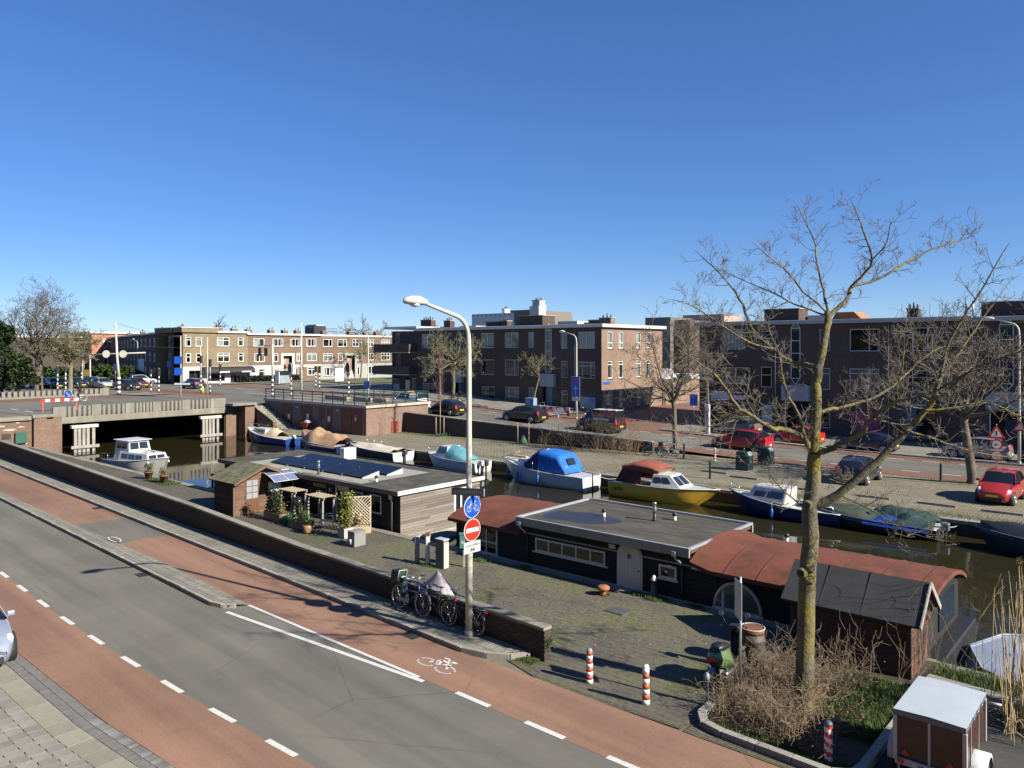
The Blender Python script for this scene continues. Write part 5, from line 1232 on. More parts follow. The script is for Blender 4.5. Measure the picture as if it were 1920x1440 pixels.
# barrel roofs
def barrel(xa, xb, flare, name):
    mb = MB(); rows = []; n = 14; nx = max(3, int((xb - xa) / .6))
    for i in range(nx + 1):
        x = xa + (xb - xa) * i / nx; r_ = []
        for k in range(n + 1):
            f = k / n; y = -.22 + (Wb + .44) * f; z = 1.16 + .46 * (1 - abs(2 * f - 1) ** 2.6)
            if flare and abs(x - flare) < .7: z += .16 * (1 - abs(x - flare) / .7) ** 2
            r_.append((x, y, z))
        rows.append(r_)
    under = [[(x, y, z - .12) for x, y, z in r_] for r_ in rows]
    mb.loft(rows, True); mb.loft([rows[0], under[0]], False); mb.loft([rows[-1], under[-1]], False)
    mb.loft([[r_[0] for r_ in rows], [r_[0] for r_ in under]], False); mb.loft([[r_[-1] for r_ in rows], [r_[-1] for r_ in under]], False); mb.loft(under, True)
    ro = mb.build(name, REDF, h2, fix=False)
    x = xa + 1.1
    while x < xb - .4:
        mb = MB(); mb.tube([(x, -.22 + (Wb + .44) * k / n, 1.166 + .46 * (1 - abs(2 * k / n - 1) ** 2.6)) for k in range(n + 1)], .014, 4); mb.build('felt_seam', mt('felt_seam', (.08, .03, .022), .9), ro, fix=False); x += 1.0
barrel(-.25, 3.4, None, 'barrel_roof'); barrel(10.2, x1 + .15, 10.2, 'barrel_roof')
mb = MB(); mb.poly([(x1 - .05, -.1 + (Wb + .2) * k / 14, 1.05 + .5 * (1 - abs(2 * k / 14 - 1) ** 2.6)) for k in range(15)] + [(x1 - .05, Wb, -.04), (x1 - .05, -.05, -.04)]); mb.build('end_wall', TARB, h2)
MB().box(x1 - .04, x1 + .02, 1.6, 3.4, .2, 1.1).build('end_window', mt('dark_pane'), h2, bev=.01)
# flat centre roof with rim, wet patch, flues
MB().box(3.38, 10.18, -.25, Wb + .1, 1.52, 1.66).build('flat_roof', mt('flat_roof_felt', (.068, .064, .054), .9, var=.25, vs=1.0, spec=.2, dirt=(.13, .12, .095), dscale=1.2, dlo=.45, dhi=.7, stretch=(.5, 2.5, 1)), h2)
mb = MB(); pts = []
for k in range(40):
    an = 2 * pi * k / 40; rr = 1 + .16 * sin(2 * an + 1) + .08 * sin(5 * an); pts.append((5.0 + 1.35 * cos(an) * rr, 1.35 + .95 * sin(an) * rr, 1.664))
mb.poly(pts); mb.build('puddle', mt('rain_puddle', (.03, .028, .026), .3, var=.2, spec=.25), h2, fix=False)
MB().box(3.33, 10.24, -.32, -.251, 1.44, 1.71).build('fascia', mt('fascia_taupe', (.3, .27, .21), .7), h2, bev=.005)
for nm, b in (('rim', (3.31, 10.25, -.33, -.24, 1.711, 1.735)), ('rim', (3.31, 10.25, Wb + .06, Wb + .17, 1.661, 1.735)), ('rim', (3.31, 3.41, -.239, Wb + .059, 1.661, 1.735)), ('rim', (10.15, 10.25, -.239, Wb + .059, 1.661, 1.735))): MB().box(*b).build(nm, mt('zinc_rim', (.46, .48, .5), .45, .5, var=.1), h2, bev=.004)
MB().box(3.3, 10.26, Wb + .1, Wb + .16, 1.4, 1.66).build('rear_fascia', FASG, h2)
flue(h2, 5.6, 2.0, 1.66, 'low'); flue(h2, 7.35, 2.6, 1.66, 'tall'); flue(h2, 7.85, 3.15, 1.66, 'low')
for x in (3.55, 9.75):
    MB().tube([(x, -.3, 1.52), (x, -.3, 1.36), (x + .1, -.16, 1.22), (x + .1, -.1, 1.1)], .04, 8).build('spout', GALV, h2); MB().box(x - .07, x + .07, -.4, -.33, 1.42, 1.58).build('hopper', mt('zinc_rim'), h2, bev=.01); MB().tube([(x + .12, -.05, 1.08), (x + .12, -.05, .05)], .04, 8).build('downpipe', mt('pipe_black', (.03, .035, .045), .4), h2)
MB().box(7.15, 7.4, -.02, .0, 1.18, 1.32).build('number_plate', mt('plate_pale', (.6, .62, .66), .4), h2)
flue(h2, 11.6, 3.9, 1.36, 'low')
# dark shed at the right end
s2 = thing('timber_shed', 'dark plank shed with black felt roof at the end of the houseboat', 'shed', C(-7.55, 19.8), CA)
L2, W2 = 2.85, 1.65
MB().box(.03, L2 - .03, .03, W2 - .03, 0, 1.4).build('body', ROOM, s2)
DKW = mt('shaded_red_brown_wood', (.07, .035, .026), .75, var=.4, vs=5, bump=.4, rnd=.3, stretch=(.4, .4, 3)); RBW = mt('red_brown_wood', (.13, .065, .045), .75, var=.35, vs=5, bump=.4, rnd=.25, stretch=(.4, .4, 3))  # same wood twice: shade painted into the long side's copy
planks(s2, I4, 0, L2, 0, 1.42, .12, DKW, (), .03, .024)
planks(s2, sideT(L2), 0, W2, 0, 1.4, .12, RBW, (), .03, .024)
for k in range(6):
    z = 1.4 + k * .11; f = (z + .06 - 1.4) / .68
    if f < .95: MB(sideT(L2)).box(W2 / 2 * f, W2 - W2 / 2 * f, .005, .03, z, z + .104).build('gable_plank', RBW, s2, fix=False)
for x in (0, L2 - .1): MB().box(x, x + .1, -.035, -.02, 0, 1.42).build('corner_board', DKW, s2)
gable_roof(s2, -.2, L2 + .22, 0, W2, 1.42, 2.1, .16, .05, BLKF)
for x in (.75, 1.75):
    mb = MB(); mb.beam((x, -.155, 1.42 - .08), (x, W2 / 2, 2.165), .03, .012); mb.build('felt_lap', BLKF, s2)
for ya in (-.17, W2 + .17): MB().beam((L2 + .235, ya, 1.3), (L2 + .235, W2 / 2, 2.13), .03, .13).build('barge_board', OLDW, s2)
# ================================================================ BOATS
from mathutils import noise as mnoise
WZ = -.65
BW = mt('boat_white', (.54, .54, .51), .35, var=.08, coat=.2, dirt=(.45, .43, .38), dlo=.58, dhi=.85)
DP = mt('dark_pane')
FEN = mt('fender_blue', (.02, .14, .42), .4, var=.15)
class Hull:
    def __init__(s, parent, L, B, fs, fb, mats, stern=.85, rake=.6, rail=None, deck=None, band=None, full=2.2, deckdrop=.05):
        s.L, s.B, s.fs, s.fb, s.st, s.full = L, B, fs, fb, stern, full; s.p = parent
        rows = []; n = 18
        for i in range(n + 1):
            u = i / n; h, z = s.hb(u), s.sh(u); r = []
            for yf, zz in ((1, z), (.985, z * .6), (.95, z * .25), (.86, .0), (.5, -.25), (0, -.32)):
                r.append((s.X(u) - rake * u ** 4 * (1 - zz / z), h * yf, zz))
            rows.append(r + [(x, -y, zz) for x, y, zz in reversed(r[:-1])])
        mb = MB(); mb.loft(rows, True); mb.build('hull', mats, parent)
        MB().poly(rows[0]).build('transom', mats if band is None else band, parent, fix=False)
        dk = MB(); rws = [[(s.X(i / n), s.hb(i / n) * .99, s.sh(i / n) - deckdrop), (s.X(i / n), 0, s.sh(i / n) - deckdrop + .03), (s.X(i / n), -s.hb(i / n) * .99, s.sh(i / n) - deckdrop)] for i in range(n + 1)]
        dk.loft(rws, True); dk.build('deck', deck or BW, parent, fix=False)
        if rail:
            for sg in (1, -1): MB().tube([(s.X(i / n), sg * s.hb(i / n), s.sh(i / n) + .005) for i in range(n + 1)], .03, 6).build('gunwale', rail, parent)
    def X(s, u): return (u - .5) * s.L
    def hb(s, u):
        if u < .45: return s.B / 2 * (s.st + (1 - s.st) * sin(pi / 2 * u / .45))
        return max(.02, s.B / 2 * (1 - ((u - .45) / .55) ** s.full))
    def sh(s, u): return s.fs + (s.fb - s.fs) * u * u
def tbox(parent, name, mat, x0, x1, wa, wb, z0, z1, fs=.15, rs=.05, tt=.85, crown=.03, bev=.03):
    """tapered cabin: wa = half width at x0, wb at x1, fs/rs = how far the front/back lean in"""
    b = [(x0, -wa, z0), (x1, -wb, z0), (x1, wb, z0), (x0, wa, z0)]
    t = [(x0 + rs, -wa * tt, z1), (x1 - fs, -wb * tt, z1), (x1 - fs, wb * tt, z1), (x0 + rs, wa * tt, z1)]
    mb = MB(); mb.add(b + t, [(3, 2, 1, 0), (4, 5, 6, 7), (0, 1, 5, 4), (1, 2, 6, 5), (2, 3, 7, 6), (3, 0, 4, 7)])
    o = mb.build(name, mat, parent, bev=bev, seg=2); o['q'] = 0; del o['q']
    def side(sg, u0, u1, v0, v1, nm='cabin_window', m=DP, n=1, off=.012):
        for k in range(n):
            ua = u0 + (u1 - u0) * k / n; ub = u0 + (u1 - u0) * (k + 1 - .12 * (n > 1)) / n; q = []
            for u, v in ((ua, v0), (ub, v0), (ub, v1), (ua, v1)):
                A_ = V(b[0]).lerp(V(b[1]), u) if sg < 0 else V(b[3]).lerp(V(b[2]), u); B_ = V(t[0]).lerp(V(t[1]), u) if sg < 0 else V(t[3]).lerp(V(t[2]), u)
                q.append(A_.lerp(B_, v) + V((0, sg * off, 0)))
            MB().poly(q).build(nm, m, o, fix=False)
    def end(front, u0, u1, v0, v1, nm='windscreen', m=DP, n=1, off=.012):
        for k in range(n):
            ua = u0 + (u1 - u0) * k / n; ub = u0 + (u1 - u0) * (k + 1 - .1 * (n > 1)) / n; q = []
            for u, v in ((ua, v0), (ub, v0), (ub, v1), (ua, v1)):
                i, j = (1, 2) if front else (0, 3)
                q.append(V(b[i]).lerp(V(b[j]), u).lerp(V(t[i]).lerp(V(t[j]), u), v) + V(((1 if front else -1) * off, 0, 0)))
            MB().poly(q).build(nm, m, o, fix=False)
    o2 = lambda: None
    return o, side, end
def rail_(parent, pts, posts, z, mat=CHROME, r=.014):
    MB().tube([(x, y, zz + z) for x, y, zz in pts], r, 6).build('guard_rail', mat, parent)
    for x, y, zz in posts: MB().tube([(x, y, zz), (x, y, zz + z)], r * .9, 5).build('stanchion', mat, parent)
def outboard(parent, x, z, mat=DARKM, y=0):
    o = MB().box(x - .22, x + .12, y - .14, y + .14, z, z + .36).build('outboard_motor', mat, parent, bev=.06, seg=2); MB().box(x - .1, x, y - .06, y + .06, z - .8, z).build('motor_leg', DARKM, o, bev=.02)
def fender(parent, x, y, z): MB().lathe([(.0, -.3), (.06, -.27), (.09, -.15), (.09, .12), (.05, .22), (.02, .27), (.0, .28)], 10, (x, y, z)).build('fender', FEN, parent); MB().cyl((x, y, z + .25), (x, y * .97, z + .55), .01, n=4).build('fender_line', WHITE, parent)
def boat(label, s, t, rz, name='motor_boat', cat='boat'): return thing(name, label, cat, C(s, t, WZ), CA + rz, 'boats moored in the canal')
def tarp(parent, hull, u0, u1, ridge, mat, lump=.05, seed=0, over=1.06, drop=.14, name='tarpaulin'):
    mb = MB(); rows = []; n, m = 26, 15
    for i in range(n + 1):
        u = u0 + (u1 - u0) * i / n; h = hull.hb(u) * over + .02; z = hull.sh(u); r = []
        for k in range(m):
            f = 2 * k / (m - 1) - 1; y = h * f
            zz = z + ridge * (1 - abs(f) ** 1.6) * (.75 + .35 * sin(pi * (i / n))) - (drop * max(0, abs(f) - .85) / .15)
            zz += (lump * mnoise.noise(V((u * 4.3 + seed, f * 2.1, seed))) * 2.4 + lump * .8 * mnoise.noise(V((u * 13 + f * 5, f * 6, seed + 9)))) * (1 - abs(f) ** 4)
            r.append((hull.X(u) + .05 * mnoise.noise(V((f * 3, u * 5, seed))), y, zz))
        rows.append(r)
    mb.loft(rows, True); return mb.build(name, mat, parent, fix=False)

# white cabin cruiser by the bridge
b = boat('white cabin cruiser moored at the near quay by the bridge', -53.6, 23.3, .1, 'cabin_cruiser')
h = Hull(b, 6.6, 2.5, .75, 1.25, BW, .85, .8, BW, BW)
_, sd_, en_ = tbox(b, 'cabin', BW, -1.2, 2.2, 1.0, .78, .78, 1.42, .35, .0, .84); 
for sg in (-1, 1): sd_(sg, .1, .85, .3, .8, n=3)
en_(True, .08, .92, .2, .85, n=2)
_, sd_, en_ = tbox(b, 'wheelhouse', BW, -1.9, .0, .92, .85, .8, 2.12, .3, .05, .82)
for sg in (-1, 1): sd_(sg, .12, .9, .62, .9, n=2)
en_(True, .06, .94, .58, .92, n=2); en_(False, .25, .75, .05, .85, 'cabin_door', DARKM)
MB().box(-2.05, -.1, -.86, .86, 2.13, 2.18).build('wheelhouse_roof', BW, b, bev=.03)
MB().tube([(.9, -.2, 1.45), (1.1, -.2, 1.6), (1.3, .2, 1.46)], .03, 6).build('deck_handle', DARKM, b)
for sg in (-1, 1): MB().tube([(-3.2, sg * 1.05, .78), (-3.25, sg * 1.05, 1.15), (-2.2, sg * 1.15, 1.2), (-2.2, sg * 1.15, .8)], .02, 6).build('stern_rail', CHROME, b)
MB().tube([(3.15, 0, 1.3), (2.3, -.5, 1.1), (1.5, -.3, .45)], .012, 5).build('mooring_line', CURT, b)

# blue sailing dinghy with white cabin
NAVY = mt('boat_navy', (.012, .022, .09), .3, var=.12, coat=.3); ROYAL = mt('boat_royal', (.012, .045, .2), .35, var=.15)
b = boat('blue-hulled small yacht with cream and orange cover below the steps', -61.6, 38.1, pi, 'small_yacht')
h = Hull(b, 7.4, 2.2, .6, 1.25, mt('boat_blue', (.012, .04, .2), .3, coat=.3), .7, .7, BW, BW, ROYAL)
_, sd_, en_ = tbox(b, 'cabin', BW, -.4, 2.2, .78, .5, .72, 1.25, .35, 0, .82)
for sg in (-1, 1): sd_(sg, .15, .8, .35, .8, n=3)
tarp(b, h, .22, .5, .62, mt('cover_cream', (.62, .5, .33), .8), .05, 3, .75, .1); tarp(b, h, .34, .44, .66, mt('cover_orange', (.6, .27, .07), .8), .04, 3, .6, 0, 'cover_patch')
rail_(b, [(3.3, 0, 1.15), (2.6, -.45, 1.0), (1.6, -.75, .9)], [(3.3, 0, 1.15), (2.6, -.45, 1.0)], .45)
outboard(b, -3.75, .6, mt('motor_white', (.5, .5, .5), .4)); MB().cyl((.6, -1.0, .1), (.6, -1.0, .9), .06, n=8).build('fender', WHITE, b)
# boat under a tan tarpaulin
b = boat('boat hidden under a crumpled tan tarpaulin', -53.7, 38.2, pi, 'covered_boat')
h = Hull(b, 6.2, 2.3, .6, .9, NAVY, .85, .5, BW, BW); tarp(b, h, .02, .97, .85, mt('tan_tarpaulin', (.42, .26, .15), .75, var=.25, vs=1.5, bump=1., bs=5), .16, 7)
outboard(b, -3.2, .55); mb = MB(); mb.tube([(-3.0, -.9 + .22 * cos(q), .5 + .22 * sin(q)) for q in [2 * pi * k / 16 for k in range(16)]], .06, 8, closed=True); mb.build('tyre_fender', BLACKP, b)
# grey open boat with pale cover and outboard
b = boat('grey open boat with a pale cover and dark red outboard motor', -47.0, 38.35, pi, 'open_boat')
h = Hull(b, 6.4, 2.3, .68, .95, mt('boat_dark_grey', (.035, .04, .05), .45), .92, .4, mt('rail_pale', (.5, .5, .47), .5), mt('boat_floor', (.3, .26, .2), .8), mt('transom_pale', (.42, .47, .47), .5), 2.6, .12)
tarp(b, h, .08, .8, .2, mt('pale_tarpaulin', (.5, .45, .36), .8, var=.15), .09, 11, .96, .02); outboard(b, -3.3, .5, mt('motor_maroon', (.09, .03, .04), .3))
for x in (.5, 1.4, 2.3): MB().cyl((x, -.9, .75), (x - .1, -.85, 1.15), .03, n=6).build('mooring_cleat', GALV, b)
# small white cuddy boat with turquoise tent
b = boat('small white cuddy boat with a turquoise tent', -38.6, 38.5, pi, 'cuddy_boat')
h = Hull(b, 5.6, 2.0, .68, .95, mt('boat_pale_blue', (.5, .54, .57), .4, var=.1), .85, .7, BW, BW, BW)
_, sd_, en_ = tbox(b, 'cabin', BW, .0, 1.5, .8, .6, .72, 1.55, .55, 0, .8)
for sg in (-1, 1): sd_(sg, .15, .9, .4, .85)
en_(True, .05, .95, .25, .9)
mb = MB(); rows = []
for x, hh in ((.05, 1.62), (-.5, 1.6), (-1.0, 1.3), (-1.7, .78)): rows.append([(x, .85 * cos(pi * k / 8), .74 + (hh - .74) * sin(pi * k / 8)) for k in range(9)])
mb.loft(rows, True, False, True); mb.build('tent', mt('turquoise_canvas', (.08, .24, .3), .8, var=.22, bump=1., bs=5), b, fix=False)
rail_(b, [(2.6, 0, .92), (2.0, -.5, .85), (1.3, -.8, .8)], [(2.6, 0, .92), (2.0, -.5, .85)], .4); MB().tube([(2.6, 0, 1.32), (2.0, .5, 1.25), (1.3, .8, 1.2)], .014, 6).build('guard_rail', CHROME, b)
outboard(b, -3.0, .45); outboard(b, -3.0, .5, mt('motor_white'), .45)
# white yacht with blue canvas
b = boat('white yacht with dark and bright blue cockpit canvas and blue fenders', -30.1, 38.05, pi - .04, 'sailing_yacht')
h = Hull(b, 7.4, 2.5, .8, 1.3, mt('yacht_white', (.5, .51, .52), .3, var=.06, coat=.3), .72, 1.0, BW, mt('deck_grey', (.4, .42, .44), .6), BW, 1.9)
_, sd_, en_ = tbox(b, 'cabin', BW, -.3, 2.3, .85, .5, .9, 1.4, .5, 0, .8)
for sg in (-1, 1): sd_(sg, .05, .7, .35, .75, n=2, m=mt('amber_pane', (.06, .04, .025), .1))
NCV = mt('navy_canvas', (.015, .03, .12), .8, var=.25, bump=1., bs=5); BCV = mt('blue_canvas', (.01, .13, .46), .8, var=.28, vs=3, bump=1., bs=5)
mb = MB(); rows = []
for x, hh in ((.9, 1.42), (.55, 1.85), (.2, 2.1), (-.3, 2.12)): rows.append([(x, .95 * cos(pi * k / 10), .88 + (hh - .88) * sin(pi * k / 10) ** .7) for k in range(11)])
mb.loft(rows, True); mb.build('spray_hood', NCV, b, fix=False)
mb = MB(); rows = []
for x, hh, w_ in ((-.31, 2.13, .97), (-.9, 2.1, .97), (-1.7, 2.0, .95), (-1.85, 1.9, .95), (-2.35, 1.0, .92)): rows.append([(x, w_ * max(-1, min(1, 1.25 * cos(pi * k / 12))), .88 + (hh - .88) * min(1, 1.15 * sin(pi * k / 12) ** .6)) for k in range(13)])
mb.loft(rows, True, False, True); mb.build('cockpit_tent', BCV, b, fix=False)
mb = MB(); mb.quad((-2.0, -.35, 1.72), (-2.0, .35, 1.72), (-2.2, .35, 1.33), (-2.2, -.35, 1.33)); mb.build('tent_window', DP, b, (-.03, 0, .02), fix=False)
MB().tube([(-.3, .98 * cos(pi * k / 10), .9 + 1.24 * sin(pi * k / 10) ** .7) for k in range(11)], .02, 6).build('hood_piping', WHITE, b)
MB().box(1.5, 3.0, -.12, .1, 1.42, 1.5).build('boom_plank', mt('varnished_wood', (.5, .38, .22), .5), b); MB().tube([(3.3, .1, 1.35), (2.2, -.1, 1.75)], .03, 6).build('spar', mt('varnished_wood'), b)
for x in (2.6, 1.3, -.6): fender(b, x, (h.hb(x / 7.4 + .5) + .1), .45)
for x in (3.0, 1.6, .0, -2.6): MB().cyl((x, h.hb(x / 7.4 + .5) * .95, .9), (x, h.hb(x / 7.4 + .5) * .95, 1.5), .012, n=5).build('stanchion', CHROME, b)
MB().tube([(3.5, 0, 1.3), (3.4, .3, 1.75), (2.9, .5, 1.7)], .015, 5).build('pulpit', CHROME, b)
MB().tube([(-3.72, -.05, .95), (-3.75, -.05, -.1)], .04, 6).build('rudder_post', DARKM, b)
# yellow speedboat
YEL = mt('boat_yellow', (.78, .47, .055), .3, var=.12, coat=.3)
b = boat('yellow speedboat with white deck and maroon tent', -21.5, 38.1, 0, 'speedboat')
h = Hull(b, 6.4, 2.3, .82, .95, YEL, .9, 1.0, WHITE, BW, None, 2.4)
_, sd_, en_ = tbox(b, 'cabin', BW, -.5, 1.3, .95, .75, .86, 1.5, .75, .1, .78)
for sg in (-1, 1): sd_(sg, .08, .8, .3, .78, n=2)
en_(True, .05, .95, .2, .85, n=2)
MRN = mt('maroon_canvas', (.14, .028, .028), .85, var=.25, bump=1., bs=5); ORC = mt('rust_canvas', (.26, .07, .04), .85, var=.25, bump=1., bs=5)
mb = MB(); rows = []
for x, hh in ((-2.75, .95), (-2.3, 1.85), (-1.6, 2.05), (-.6, 2.0), (.0, 1.75)): rows.append([(x, .95 * max(-1, min(1, 1.2 * cos(pi * k / 12))), 1.55 + (hh - 1.55) * min(1, 1.1 * sin(pi * k / 12) ** .6)) for k in range(13)])
mb.loft(rows[1:], True); mb.build('tent_top', ORC, b, fix=False)
mb = MB()
for sg in (-1, 1): mb.quad((-2.75, sg * .97, .88), (-1.1, sg * .97, .88), (-1.0, sg * .95, 1.6), (-2.3, sg * .95, 1.6))
mb.quad((-2.75, -.97, .88), (-2.75, .97, .88), (-2.3, .95, 1.62), (-2.3, -.95, 1.62)); mb.build('tent_side', MRN, b, fix=False)
mb = MB(); mb.quad((-.2, -.75, 1.52), (-.2, .75, 1.52), (.25, .7, 1.8), (.25, -.7, 1.8)); mb.build('folded_cover', mt('cover_beige', (.5, .44, .33), .8), b, fix=False)
text('registration', 'NXB', .3, INK, b, face_T((-2.5, -1.13, .5), (1, -.02, 0)), ext=.004)
# dark blue cruiser with white cabin
b = boat('dark blue cruiser with rounded white cabin and a blue fender', -14.9, 38.3, pi, 'cabin_cruiser')
h = Hull(b, 5.9, 2.2, .6, 1.05, NAVY, .75, .7, BW, BW, None, 2.0)
_, sd_, en_ = tbox(b, 'cabin', BW, -.3, 1.9, .85, .55, .72, 1.5, .5, -.12, .78, bev=.1)
for sg in (-1, 1):
    sd_(sg, .1, .5, .3, .72); sd_(sg, .56, .85, .3, .65)
en_(False, .32, .7, .02, .95, 'cabin_door', mt('door_pale', (.6, .62, .62), .4)); fender(b, .2, 1.18, .3)
rail_(b, [(2.8, .1, 1.0), (2.2, .5, .9)], [(2.8, .1, 1.0), (2.2, .5, .9)], .45); rail_(b, [(-2.6, .75, .55), (-1.2, 1.0, .55)], [(-2.6, .75, .55), (-1.2, 1.0, .55)], .35)
MB().box(-1.5, -.6, -.3, .3, .62, .8).build('cockpit_bag', mt('bag_navy', (.05, .06, .1), .8), b, bev=.06)
# boat with green and blue tarpaulins
b = boat('low boat heaped with green and blue tarpaulins', -10.8, 38.45, pi, 'covered_boat')
h = Hull(b, 5.8, 2.1, .5, .75, mt('boat_black', (.02, .022, .025), .5), .95, .4, GALV, BW)
tarp(b, h, .45, .99, .35, mt('green_canvas', (.06, .08, .055), .8, var=.25), .08, 21); tarp(b, h, .03, .5, .38, mt('green_tarpaulin', (.03, .06, .05), .45, var=.35, vs=4, bump=1., bs=6), .2, 31)
tarp(b, h, .05, .52, .12, mt('blue_tarpaulin', (.015, .05, .25), .4, var=.4, vs=4), .12, 41, 1.1, .16, 'blue_tarpaulin'); outboard(b, -3.0, .35, GALV)
mb = MB(); mb.lathe([(0, -.2), (.14, -.14), (.2, 0), (.14, .14), (0, .2)], 12, (3.6, .6, .1)); mb.build('buoy', mt('buoy_white', (.6, .56, .46), .6), b)
# dark covered boat at the right edge
b = boat('dark covered boat cut off by the right edge', -3.2, 37.9, pi, 'covered_boat')
h = Hull(b, 6.6, 2.3, .65, .85, mt('boat_slate', (.035, .04, .045), .4), .9, .5, mt('rail_green', (.16, .17, .14), .6), BW); tarp(b, h, .03, .97, .4, mt('black_tarpaulin', (.02, .024, .034), .55, var=.25), .04, 51)
# pale boat below the reeds
b = boat('pale blue-grey flat boat behind the reeds', .5, 23.75, pi, 'flat_boat')
h = Hull(b, 9.4, 3.9, .4, .45, mt('boat_pale_steel', (.2, .24, .33), .6, var=.15), .98, .2, mt('rail_steel', (.3, .33, .38), .5), mt('deck_pale_steel', (.2, .24, .33), .6, var=.15), None, 14.)
MB().box(.5, 3.0, -.7, .8, .45, .7).build('hatch', mt('boat_pale_steel'), b, bev=.04)

for lab, s0, t0, z0, s1 in (('yacht bow', -33.6, 38.1, .5, -34.8), ('yacht stern', -26.5, 38.4, .2, -25.4), ('yellow speedboat stern', -24.6, 38.6, .2, -25.1), ('blue cruiser bow', -17.7, 38.5, .35, -18.6), ('cuddy boat bow', -41.2, 38.6, .25, -42.2), ('green covered boat stern', -8.0, 38.7, -.1, -7.2), ('tan covered boat', -50.7, 38.8, .0, -50.0)):
    rp_ = thing('mooring_line', 'slack mooring line from the %s to the far quay' % lab, 'rope', (0, 0, 0), 0, 'mooring lines')
    a_, b_ = C(s0, t0, z0), C(s1, 39.95, .05); MB().tube([a_.lerp(b_, k / 6) - V((0, 0, .25 * sin(pi * k / 6))) for k in range(7)], .014, 5).build('rope', CURT, rp_)
